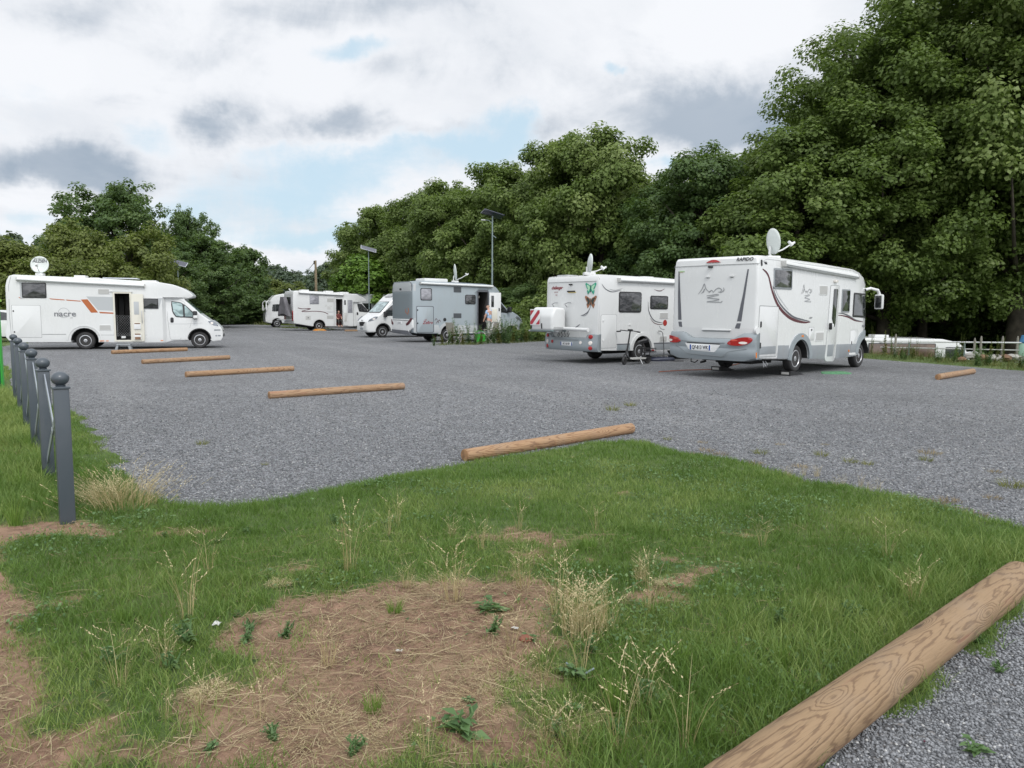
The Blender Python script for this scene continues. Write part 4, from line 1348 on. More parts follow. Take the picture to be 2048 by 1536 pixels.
    tube(bm, [(4.18, -1.02, 2.27), (4.40, -1.14, 2.33), (4.64, -1.26, 2.28), (4.74, -1.30, 2.10), (4.76, -1.30, 1.95)], [.04, .042, .045, .045, .04], 10)
    mr = obj('mirror_arm', bm, M['white2'], v.r)
    bm = bmesh.new(); box(bm, 4.62, 4.76, -1.42, -1.18, 1.72, 2.16, .05); obj('mirror_head', bm, M['white2'], mr)
    bm = bmesh.new(); box(bm, 4.60, 4.625, -1.39, -1.21, 1.76, 2.12, .01); obj('mirror_glass', bm, M['glass_dk'], mr)
    v.plate('side_lamp', rrect(4.14, 2.25, 4.24, 2.31, .02), M['black'], .03, .03, .004)
    # windscreen and nose (out of sight)
    wsf = lambda u, q, w_: (4.67 - .36 * q + w_, u, 1.40 + .90 * q)
    plate('windscreen', rrect(-.78, .03, .78, .95, .06), wsf, M['glass_dk'], v.r, .04, .05, 0, .2)
    roof_box(v, .2, .8, -.3, .3, 2.88, .12)
    roof_box(v, 2.2, 2.7, -.3, .3, 2.84, .10)
    # dish
    h = .762
    lx, ly = -.60, -.60
    dish('satellite_dish', 'pale grey satellite dish raised on the roof of the tall motorhome with the maroon curve', local(6.609, 19.948, h, lx, ly, 2.93), math.radians(11), math.radians(8), .33, .33, armlen=.52, mount=.16)
    return v


build_rapido()
for (px, py, lab) in ((1576, 749, 'black plastic levelling ramp with white sticker under the near rear wheel of the right-hand motorhome'), (1440, 738, 'black levelling ramp beneath the far rear wheel of the right-hand motorhome')):
    lx, ly = (-.12, -1.0) if px > 1500 else (-.12, 1.0)
    t = thing('levelling_ramp', lab, 'levelling ramp', local(6.609, 19.948, .762, lx, ly), .762, 'ramps under the right-hand motorhome')
    bm = bmesh.new()
    P = [(-.34, 0), (.42, 0), (.10, .075), (-.05, .075), (-.10, .11), (-.34, .12)]
    A = [bm.verts.new((x, -.14, z)) for x, z in P]; B = [bm.verts.new((x, .14, z)) for x, z in P]
    bm.faces.new(A); bm.faces.new(B[::-1])
    for i in range(6): bm.faces.new((A[i], B[i], B[(i + 1) % 6], A[(i + 1) % 6]))
    obj('wedge', bm, M['black'], t)
    bm = bmesh.new(); box(bm, -.347, -.338, -.10, .10, .03, .09); obj('sticker', bm, M['ventm'], t)

# ------------------------------------------------------------------ 3. white motorhome with butterflies and a box on its back
def build_chal():
    def hw(x, z):
        b = 1.15 - .02 * sstep(z, 2.3, 2.75)
        if z > 2.0: return b - .25 * sstep(x, 3.0, 4.0)
        b -= .15 * sstep(x, 2.9, 3.0) + .1 * sstep(x, 2.9, 3.2) * sstep(z, 1.15, 2.1)
        return b - .26 * sstep(x, 4.2, 4.95)
    rx = lambda y, z: -2.28 + .05 * (abs(y) / 1.15) ** 3
    h = .682
    v = Veh('motorhome', 'white motorhome with two butterfly stickers and a striped warning board, beside the electric scooter', 'motorhome', (3.568, 24.703), h, hw, rx)
    prof = [(-2.2, .42), (-.60, .38)] + arch(-.20, .45, .38, .38)[0:] + [(.45, .34), (2.9, .34), (3.2, .36)] + arch(3.80, .41, .37, .36) + \
        [(4.35, .36), (4.75, .38), (4.8, .7), (4.62, .95), (4.2, 1.18), (3.95, 1.38), (3.42, 1.92), (3.42, 1.98), (3.8, 2.05), (3.8, 2.2), (3.3, 2.5), (2.7, 2.64), (.5, 2.69), (-2.1, 2.70), (-2.22, 2.67), (-2.27, 2.58), (-2.28, 1.4), (-2.26, .9)]
    v.body(prof, M['white'], bev=.07, xs=(2.9, 3.0), zs=(2.0,), rxx=lambda y, z: .05 * (abs(y) / 1.15) ** 3)
    v.chassis(-2.1, 4.3, ((-.20, .45, .38), (3.80, .41, .37)), z0=.26)
    v.wheels((-.20, 3.80))
    sd, rr = v.side(), v.rear()
    awning(v, -1.38, 2.6, 2.50, 2.61, slope=-.003)
    v.rplate('roof_joint', band([(1.08, 2.50), (-1.08, 2.50)], .016), M['groove'], .003, .008, step=.3)
    v.plate('corner_strip', band([(-2.17, 2.6), (-2.18, 1.6), (-2.17, .6)], .014), M['groove'], .003, .01)
    v.window(-1.33, 1.57, -.30, 2.21, .07, 'glass')
    v.window(.13, 1.68, 1.00, 2.11, .06, 'glass')
    outline_door(v, -2.11, .48, -1.40, 1.51, r=.07, hinges=False, name='garage_door')
    for z_ in (1.32, .72): v.plate('lock', rrect(-2.03, z_ - .035, -1.96, z_ + .035, .03), M['white2'], .018, .02, .006)
    f = v.plate('vent', rrect(.60, 1.37, 1.03, 1.58, .015), M['white2'], .010, .015, .003)
    v.plate('grille', rrect(.62, 1.39, 1.01, 1.56, .01), M['louvre'], .014, .01, parent=f)
    f = v.plate('vent', rrect(.62, .62, 1.0, .82, .015), M['white2'], .010, .015, .003)
    v.plate('grille', rrect(.64, .64, .98, .80, .01), M['louvre'], .014, .01, parent=f)
    v.plate('service_cap', [(-.80 + .05 * math.cos(a), 1.19 + .035 * math.sin(a)) for a in np.linspace(0, 2 * math.pi, 16, endpoint=False)], M['white2'], .014, .02, .003)
    v.plate('red_emblem', [(.89 + .10 * math.cos(a), 1.24 + .10 * math.sin(a)) for a in np.linspace(0, 2 * math.pi, 24, endpoint=False)], M['red'], .005, .01)
    # thin curved graphics
    for pts, w0, m_ in (([(-2.09, 2.42), (-1.92, 2.27), (-1.62, 2.19), (-1.22, 2.26)], .03, 'charcoal'), ([(-1.75, 2.27), (-1.5, 2.24), (-1.16, 2.31)], .022, 'greydecal'),
                        ([(.30, 2.31), (.5, 2.275), (.66, 2.28), (.84, 2.35)], .022, 'maroon'), ([(.4, 2.27), (.55, 2.255), (.7, 2.26)], .015, 'greydecal'),
                        ([(.03, 1.93), (.06, 1.66), (.20, 1.43), (.42, 1.29), (.80, 1.235)], .04, 'charcoal'), ([(.15, 1.40), (.33, 1.25), (.58, 1.19), (.8, 1.20)], .025, 'maroon'), ([(.60, 1.15), (.70, 1.05), (.9, 1.02)], .02, 'charcoal')):
        stroke_plate(v, 'curved_stripe', pts, w0, M[m_], sd, .003)
    # skirt
    v.plate('skirt', [(-1.36, .60), (-.78, .60), (-.78, .40), (-1.38, .41)], M['grey_plastic'], .010, .02, .003)
    v.plate('skirt', [(.34, .57), (2.85, .56), (2.85, .37), (.32, .37)], M['grey_skirt'], .010, .02, .003)
    v.plate('skirt_line', rrect(-1.38, .575, -.80, .605, .004), M['charcoal'], .013, .02)
    v.plate('skirt_line', rrect(.34, .56, 2.85, .60, .004), M['charcoal'], .013, .02)
    P = [(-.20 + .46 * math.cos(a), .38 + .46 * math.sin(a)) for a in np.linspace(math.pi, 0, 22)] + [(-.20 + .56 * math.cos(a), .38 + .56 * math.sin(a)) for a in np.linspace(0, math.pi, 22)]
    v.plate('wheel_arch_spat', P, M['white2'], .03, .04, .008)
    # rear: bumper with round lamps
    bx = lambda y: -2.40 + .14 * (abs(y) / 1.17) ** 4
    bm = bmesh.new()
    ys = [1.18 - 2.36 * k / 28 for k in range(29)]
    sec = lambda y: [(bx(y) + .13, .80 + .12 * sstep(abs(y), .78, .84)), (bx(y) + .01, .77 + .12 * sstep(abs(y), .78, .84)), (bx(y), .70), (bx(y) - .02, .55), (bx(y), .44), (bx(y) + .05, .38), (bx(y) + .2, .37)]
    rows = [[bm.verts.new((x, y, z)) for x, z in sec(y)] for y in ys]
    for A, B in zip(rows, rows[1:]):
        for i in range(len(A) - 1): bm.faces.new((A[i], B[i], B[i + 1], A[i + 1]))
    for row, s in ((rows[0], 1), (rows[-1], -1)):
        ext = [bm.verts.new((-2.10, s * 1.175, q.co.z)) for q in row]
        for i in range(len(row) - 1): bm.faces.new((row[i], ext[i], ext[i + 1], row[i + 1]))
    bp = obj('bumper', bm, M['grey_plastic'], v.r, 40)
    so = bp.modifiers.new('s', 'SOLIDIFY'); so.thickness = .012; so.offset = -1; apply_mods(bp)
    bs = lambda u, z, w_: (bx(u) - .01 - w_, u, z)
    plate('bumper_groove', band([(.60, .72), (-.50, .72)], .03), bs, M['grey_line'], bp, .004, .02, 0, .1)
    circ = lambda cu, cz, r_, n=16: [(cu + r_ * math.cos(a), cz + r_ * math.sin(a)) for a in np.linspace(0, 2 * math.pi, n, endpoint=False)]
    for s in (1, -1):
        for (z_, m_) in ((.83, 'red'), (.64, 'clear'), (.49, 'red')):
            plate('tail_light', circ(s * .97, z_, .062), bs, M[m_], v.r, .02, .04, .01)
    plate('fog_light', circ(.69, .64, .055), bs, M['red'], v.r, .015, .03, .008)
    plate('fog_light', circ(-.60, .64, .05), bs, M['clear'], v.r, .015, .03, .008)
    pl = plate('number_plate', rrect(-.25, .535, .27, .645, .01), bs, M['platewhite'], v.r, .012, .015, .002, .15)
    text_on('lettering', 'AK 163 BY', .10, bs, .01, .59, M['textblack'], pl, off=.0155, flip=True, bold=.003, sx=.72)
    for a, b in ((.268, .232), (-.212, -.248)): plate('blue_band', rrect(b, .537, a, .643, .004), bs, M['plateblue'], pl, .015, .004)
    v.rplate('reversing_camera', rrect(-.08, 2.40, .04, 2.44, .015), M['black'], .05, .06, .008)
    v.rplate('brake_light', rrect(-.20, 2.19, .14, 2.23, .01), M['black'], .02, .03, .004)
    v.rplate('yellow_label', rrect(-.24, 2.165, .10, 2.188, .006), M['yellow'], .006, .01)
    text_on('lettering', 'challenger', .14, rr, .64, 2.33, M['textred'], v.r, off=.006, flip=True, bold=.004, shear=.35, sx=.93)
    text_on('lettering', 'quartz', .07, rr, .68, 2.20, M['textred'], v.r, off=.006, flip=True, shear=.3)
    text_on('lettering', '100', .07, rr, .66, 2.10, M['textred'], v.r, off=.006, flip=True)
    # butterflies
    for (cu, cz, m1, m2, sc) in ((-.86, 2.29, 'bf_green', 'bf_dark', 1.0), (-.865, 1.89, 'bf_orange', 'bf_dark', 1.08)):
        P = [(0, .03), (.05, .10), (.19, .17), (.22, .13), (.16, .01), (.12, -.03), (.15, -.08), (.11, -.19), (.06, -.14), (0, -.04)]
        Q = [(cu + a * sc, cz + b * sc) for a, b in P] + [(cu - a * sc, cz + b * sc) for a, b in P[::-1][1:-1]]
        w_ = v.rplate('butterfly_sticker', Q, M[m1], .004, .006)
        v.rplate('wing_mark', [(cu + a * .6 * sc + .03, cz + b * .6 * sc + .015) for a, b in P], M[m2 if m1 == 'bf_orange' else 'green2'], .005, .006, parent=w_)
        v.rplate('wing_mark', [(cu - a * .6 * sc - .03, cz + b * .6 * sc + .015) for a, b in P[::-1]], M[m2 if m1 == 'bf_orange' else 'green2'], .005, .006, parent=w_)
        v.rplate('butterfly_body', band([(cu, cz + .10), (cu, cz - .12)], .022), M[m2], .0065, .006, parent=w_)
    stroke_plate(v, 'curved_stripe', [(-.46, 1.46), (-.62, 1.50), (-.78, 1.60), (-.89, 1.80)], .03, M['charcoal'], rr, .003)
    stroke_plate(v, 'curved_stripe', [(-.50, 1.46), (-.66, 1.47), (-.80, 1.58)], .022, M['greydecal'], rr, .003)
    stroke_plate(v, 'curved_stripe', [(-.16, 1.06), (-.3, 1.12), (-.44, 1.20)], .03, M['charcoal'], rr, .003)
    # bike rack arms, storage box, warning board, rolled tube
    bm = bmesh.new()
    for u in (.72, .13):
        tube(bm, [(-2.30, u, 1.72), (-2.40, u, 1.82), (-2.38, u - .12, 1.86), (-2.34, u - .22, 1.86)], .016, 6)
    tube(bm, [(-2.30, 1.0, .98), (-2.85, 1.0, .97)], .025, 6); tube(bm, [(-2.30, .15, .98), (-2.85, .15, .97)], .025, 6)
    tube(bm, [(-2.85, 1.30, .97), (-2.85, -.1, .97)], .025, 6)
    obj('rack', bm, M['alu'], v.r)
    bm = bmesh.new()
    for i in range(4):
        a = .35 - i * .14
        tube(bm, [(-2.42, a, .98), (-2.5, a - .03, .84), (-2.52, a - .10, .80), (-2.5, a - .13, .92)], .012, 5)
    obj('rack_strap', bm, M['black'], v.r)
    return v


CH = build_chal()
h = .682
# storage box on the rack: carried by the rack, a thing of its own
t = thing('storage_box', 'rounded white storage box carried on the rack behind the motorhome with the butterflies', 'storage box', local(3.568, 24.703, h, -2.62, .60, 1.0), h)
bm = bmesh.new()
P = roundpoly([(-.34, 0), (.24, 0), (.25, .60), (.18, .70), (-.20, .72), (-.36, .45)], .08, 4)
A = [bm.verts.new((x, -.52, z)) for x, z in P]; B = [bm.verts.new((x, .52, z)) for x, z in P]
fa = bm.faces.new(A); fb = bm.faces.new(B[::-1])
for i in range(len(P)): bm.faces.new((A[i], B[i], B[(i + 1) % len(P)], A[(i + 1) % len(P)]))
bmesh.ops.recalc_face_normals(bm, faces=bm.faces)
bmesh.ops.bevel(bm, geom=list({*fa.edges, *fb.edges}), offset=.09, segments=4, affect='EDGES', profile=.5)
obj('shell', bm, M['white2'], t, 50)
bm = bmesh.new(); tube(bm, [(-.30, -.54, -.01), (-.30, .54, -.01)], .03, 8); tube(bm, [(.2, -.54, -.01), (.2, .54, -.01)], .03, 8); obj('base_rail', bm, M['galv'], t)
bm = bmesh.new()
for u in (-.05, .44):
    box(bm, -.372, -.34, u - .015, u + .015, .05, .22, .006)
obj('catch', bm, M['black'], t)
# striped board
t = thing('warning_board', 'square red and white striped warning board fixed behind the white storage box', 'warning board', local(3.568, 24.703, h, -2.99, .84, 1.40), h)
bm = bmesh.new(); box(bm, -.012, .0, -.23, .23, -.25, .25, .003); obj('board', bm, M['platewhite'], t)
M['redstripe'] = pbr('red_stripe', (.42, .03, .05), .4)
for (a, b) in ((-.42, -.26), (-.09, .09), (.26, .42)):
    # stripe of the band a < (u + z) < b clipped to the square
    S_ = .222
    def clip(poly, fn):
        o_ = []
        for i in range(len(poly)):
            p, q = poly[i], poly[(i + 1) % len(poly)]
            fp, fq = fn(p), fn(q)
            if fp >= 0: o_.append(p)
            if fp * fq < 0:
                k = fp / (fp - fq); o_.append((p[0] + (q[0] - p[0]) * k, p[1] + (q[1] - p[1]) * k))
        return o_
    sq = [(-S_, -S_), (S_, -S_), (S_, S_), (-S_, S_)]
    sq = clip(sq, lambda p: (p[0] + p[1]) - a); sq = clip(sq, lambda p: b - (p[0] + p[1]))
    if len(sq) > 2:
        plate('red_stripe', sq, lambda u, z, w_: (-.012 - w_, u, z), M['redstripe'], t, .002, .004)
t = thing('rolled_tube', 'long white tube lying across the rack below the butterflies', 'tube', local(3.568, 24.703, h, -2.44, -.38, 1.06), h)
bm = bmesh.new(); tube(bm, [(0, .55, 0), (0, -.53, -.02)], .055, 14); obj('tube', bm, M['white2'], t)
bm = bmesh.new(); lathe(bm, [(.062, -.03), (.065, 0), (.05, .03), (.001, .03)], 14, (0, -.55, -.02), 'Y'); obj('end_cap', bm, M['white2'], t)
dish('satellite_dish', 'white satellite dish seen nearly edge-on, on the roof of the motorhome with the butterflies', local(3.568, 24.703, h, -2.0, -.55, 2.69), math.radians(7), math.radians(-3), .31, .30, armlen=.45, mount=.09)
roof_box(CH, -2.0, -1.5, .45, .95, 2.70, .05, 'alu')
roof_box(CH, -1.1, -.6, .0, .5, 2.69, .09)
roof_box(CH, .8, 1.3, -.3, .3, 2.68, .09)
# electric cable from the socket to the ground
bm = bmesh.new()
c0 = Vector(local(3.568, 24.703, h, .50, -1.20, .98)); c1 = Vector(local(3.568, 24.703, h, .68, -1.24, .92))
tube(bm, [c0, c0.lerp(c1, .6) + Vector((0, 0, .03)), c1, Vector(local(3.568, 24.703, h, .74, -1.24, .6)), Vector(local(3.568, 24.703, h, .76, -1.26, .02)), Vector(local(3.568, 24.703, h, .9, -1.6, .015)), Vector(local(3.568, 24.703, h, 1.2, -1.7, .015))], .012, 6)
o = obj('power_cable', bm, M['black'])
tag(o, 'thin black power cable hanging from the side socket of the motorhome with the butterflies', 'cable')
# ------------------------------------------------------------------ 4. silver-grey motorhome in the middle
def build_silver():
    hw = hw_cab(xb=2.85, wb=1.12, over=2.25, xo=3.2, cab=.99)
    rx = lambda y, z: -2.20 + .05 * (abs(y) / 1.12) ** 3
    X, Y, h = -3.769, 38.761, .616
    v = Veh('motorhome', 'silver grey motorhome with its door open, behind the camping chairs', 'motorhome', (X, Y), h, hw, rx, W=1.12)
    prof = [(-2.10, .47), (-.60, .43)] + arch(-.15, .45, .40, .43) + [(.5, .40), (2.8, .40), (3.0, .42)] + arch(3.84, .42, .40, .42) + \
        [(4.45, .42), (4.70, .46), (4.76, .75), (4.72, 1.0), (4.55, 1.2), (4.26, 1.38), (3.70, 1.66), (3.55, 1.74), (3.06, 2.24), (3.05, 2.35), (2.98, 2.60), (2.75, 2.82), (2.48, 2.93), (2.0, 2.97), (-1.9, 3.03), (-2.10, 3.0), (-2.18, 2.88), (-2.2, 2.6), (-2.2, .9), (-2.16, .6)]
    v.body(prof, M['silver'], bev=.07, xs=(2.85, 2.97), zs=(2.25,), cuts=[(1.64, 2.24, -1.2, -.2, .52, 2.56)], cutmat=M['dark'], rxx=lambda y, z: .05 * (abs(y) / 1.12) ** 3)
    v.chassis(-2.0, 4.3, ((-.15, .45, .40), (3.84, .42, .40)), z0=.26)
    v.wheels((-.15, 3.84), style='spokes')
    sd, rr = v.side(), v.rear()
    awning(v, -1.74, 2.48, 2.86, 2.97, y=1.12, slope=-.015)
    v.plate('roof_strip', band([(-1.78, 2.84), (2.46, 2.78)], .03), M['charcoal'], .004, .01)
    v.plate('corner_strip', roundpoly([(-2.12, 2.86), (-1.98, 2.92), (-1.98, .5), (-2.12, .5)], .03), M['palegrey'], .006, .012, .003)
    # rear
    v.rplate('rear_cap', roundpoly([(1.0, 2.52), (-1.02, 2.52), (-1.0, 2.88), (-.85, 2.95), (.85, 2.93), (.98, 2.86)], .06), M['palegrey'], .012, .02, .008, .3)
    v.rplate('cap_edge', band(roundpoly([(1.02, 2.54), (1.0, 2.88), (.86, 2.965), (-.86, 2.985), (-1.02, 2.88), (-1.04, 2.54)], .1), .03), M['charcoal'], .010, .012, 0, .3)
    v.rplate('rear_panel', roundpoly([(1.06, 2.50), (-1.06, 2.50), (-1.04, 1.16), (1.04, 1.16)], .04), M['silver_dark'], .008, .02, .004, .3)
    v.rplate('reversing_camera', rrect(-.02, 2.60, .14, 2.68, .03), M['black'], .05, .05, .008)
    stroke_plate(v, 'orange_emblem', [(-.52, 1.66), (-.44, 1.58), (-.50, 1.46), (-.60, 1.44)], .05, M['orange'], rr, .012)
    stroke_plate(v, 'orange_emblem', [(-.66, 1.72), (-.74, 1.60), (-.70, 1.46), (-.60, 1.36)], .06, M['orange'], rr, .012)
    f = v.rplate('bumper', roundpoly([(1.12, 1.15), (-1.12, 1.15), (-1.14, .72), (-.9, .60), (-.75, .50), (1.1, .56)], .05), M['white2'], .05, .08, .015, .2)
    v.rplate('bumper_line', band([(.95, 1.10), (-.8, 1.08)], .025), M['charcoal'], .055, .02, 0, .2, parent=f)
    v.rplate('lower_bumper', roundpoly([(1.12, .62), (-.72, .58), (-.92, .44), (-1.1, .36), (1.12, .44)], .03), M['charcoal'], .058, .06, .006, .2, parent=f)
    v.rplate('tail_light', roundpoly([(1.16, 1.14), (1.02, 1.02), (.86, .92), (.92, .84), (1.14, .88)], .03), M['maroon'], .065, .03, .01, .2)
    v.rplate('tail_light', roundpoly([(-1.16, 1.20), (-.98, 1.20), (-.76, 1.02), (-.54, .92), (-.60, .82), (-.86, .90), (-1.05, 1.06)], .03), M['maroon'], .065, .03, .01, .2)
    pl = v.rplate('number_plate', rrect(-.12, .90, .42, 1.02, .01), M['platewhite'], .060, .02, .002)
    text_on('lettering', 'FS 205 DP', .11, rr, .15, .96, M['textgrey'], pl, off=.063, flip=True, sx=.72)
    # side
    v.window(-1.73, 2.08, -1.09, 2.68, .07, 'blind')
    v.window(.84, 1.91, 1.48, 2.40, .09, 'glass')
    for a in ((.17, 2.50, .62, 2.78), (.15, 1.20, .62, 1.45)):
        f = v.plate('vent', rrect(*a, .015), M['charcoal'], .008, .015)
        v.plate('grille', rrect(a[0] + .02, a[1] + .02, a[2] - .02, a[3] - .02, .01), M['louvre_dk'], .012, .01, parent=f)
    j = v.plate('garage_door', rrect(-1.97, .48, -.99, 1.80, .06), M['charcoal'], .003, .012)
    v.plate('leaf', rrect(-1.935, .51, -1.025, 1.765, .05), M['silver'], .010, .02, .004, parent=j)
    for z_ in (1.60, .95): v.plate('lock', rrect(-1.93, z_ - .04, -1.87, z_ + .04, .02), M['black'], .02, .02, .004, parent=j)
    v.plate('service_cap', [(-.36 + .09 * math.cos(a), 1.13 + .09 * math.sin(a)) for a in np.linspace(0, 2 * math.pi, 18, endpoint=False)], M['black'], .012, .02, .004)
    v.plate('skirt', [(-.97, .86), (-.72, .86), (-.62, .47), (-.97, .48)], M['palegrey'], .010, .02, .003)
    v.plate('skirt', [(.40, .84), (1.58, .82), (1.58, .45), (.34, .46)], M['palegrey'], .010, .02, .003)
    P = [(-.15 + .46 * math.cos(a), .40 + .46 * math.sin(a)) for a in np.linspace(math.pi, 0, 22)] + [(-.15 + .60 * math.cos(a), .40 + .60 * math.sin(a)) for a in np.linspace(0, math.pi, 22)]
    v.plate('wheel_arch_spat', P, M['palegrey'], .03, .04, .008)
    text_on('lettering', 'Zefiro', .22, sd, -1.34, .98, M['textred'], v.r, off=.013, shear=.25, bold=.004)
    text_on('lettering', '265', .10, sd, -1.45, 1.12, M['textred'], v.r, off=.013)
    for a, b in ((-.86, 1.12), (-.78, .98), (-.68, 1.05)):
        stroke_plate(v, 'red_emblem', [(a - .08, b - .05), (a, b + .06), (a + .08, b - .04)], .03, M['maroon'], sd, .013)
    # doorway
    v.plate('door_frame', [(1.58, .50), (1.58, 2.58), (1.66, 2.66), (2.24, 2.66), (2.30, 2.58), (2.30, .50), (2.24, .50), (2.24, 2.56), (1.64, 2.56), (1.64, .50)], M['charcoal'], .02, .03)
    bm = bmesh.new()
    box(bm, 1.66, 2.22, -1.0, -.3, .52, .70, .01); box(bm, 1.66, 2.22, -.75, -.3, .70, .90, .01); box(bm, 1.66, 1.85, -.5, -.25, .9, 2.1, .01)
    obj('entrance_step', bm, M['chassis'], v.r)
    bm = bmesh.new(); box(bm, 1.70, 2.20, -.4, -.3, 2.25, 2.38, .01); obj('shelf', bm, M['cream'], v.r)
    # open leaf, hinged at the front edge and swung out
    bm = bmesh.new()
    box(bm, 0, .66, -.022, .022, 0, 1.98, .03)
    lf = obj('side_door', bm, M['white2'], v.r)
    lf.location = (2.30, -1.16, .56); lf.rotation_euler = (0, 0, math.radians(-12))
    bm = bmesh.new(); box(bm, .10, .26, -.034, .0, 1.22, 1.82, .02); obj('door_window', bm, M['glass_dk'], lf)
    bm = bmesh.new(); box(bm, .12, .44, -.07, -.02, .45, 1.12, .02); obj('pocket', bm, M['cream'], lf)
    bm = bmesh.new(); box(bm, .52, .58, -.06, -.02, 1.02, 1.18, .015); obj('handle', bm, M['black'], lf)
    # folded-out step below the door
    bm = bmesh.new(); box(bm, 1.66, 2.22, -1.42, -1.10, .27, .31, .008); box(bm, 1.68, 1.71, -1.4, -1.1, .31, .5); box(bm, 2.17, 2.20, -1.4, -1.1, .31, .5); obj('folding_step', bm, M['alu'], v.r)
    # cab
    f = v.plate('cab_window', roundpoly([(2.96, 2.20), (3.10, 2.12), (3.52, 1.70), (3.64, 1.46), (2.97, 1.52)], .04), M['black'], .006, .012, 0, .15)
    v.plate('pane', roundpoly([(3.00, 2.12), (3.08, 2.06), (3.46, 1.68), (3.55, 1.50), (3.01, 1.56)], .03), M['glass_dk'], .010, .01, 0, .15, parent=f)
    wsf = lambda u, q, w_: (3.56 + (3.07 - 3.56) * q + w_ * .72, u * (.97 - .08 * q), 1.73 + (2.23 - 1.73) * q + w_ * .69)
    plate('windscreen', [(-.82, .03), (.82, .03), (.82, .97), (-.82, .97)], wsf, M['glass_dk'], v.r, .012, .02, 0, .2)
    for s in (-1, 1):
        bm = bmesh.new(); y0 = s * .99
        box(bm, 3.56, 3.72, min(y0, y0 + s * .24), max(y0, y0 + s * .24), 1.50, 1.80, .05); obj('wing_mirror', bm, M['black'], v.r)
        f = plate('headlight', roundpoly([(4.10, 1.22), (4.5, 1.05), (4.66, 1.0), (4.5, 1.18), (4.2, 1.32)], .03), v.side(s), M['headlamp'], v.r, .012, .03, .006, .1)
        P = [(3.84 + .43 * math.cos(a), .40 + .43 * math.sin(a)) for a in np.linspace(math.pi, 0, 22)] + [(3.84 + .50 * math.cos(a), .40 + .50 * math.sin(a)) for a in np.linspace(0, math.pi, 22)]
        plate('wheel_arch_lip', P, v.side(s), M['palegrey'], v.r, .02, .03, .008, .15)
    roof_box(v, -1.15, .2, -.5, .5, 3.03, .17, name='air_conditioner', bev=.06)
    roof_box(v, .35, 1.6, -.4, .3, 3.0, .05, 'panel', 'solar_panel', .01)
    roof_box(v, 2.0, 2.4, -.2, .2, 2.96, .05)
    dish('satellite_dish', 'narrow white satellite dish edge-on atop the silver grey motorhome', local(X, Y, h, .75, -.3, 3.03), math.radians(13), math.radians(6), .36, .44, armlen=.62, mount=.12)
    return v


build_silver()

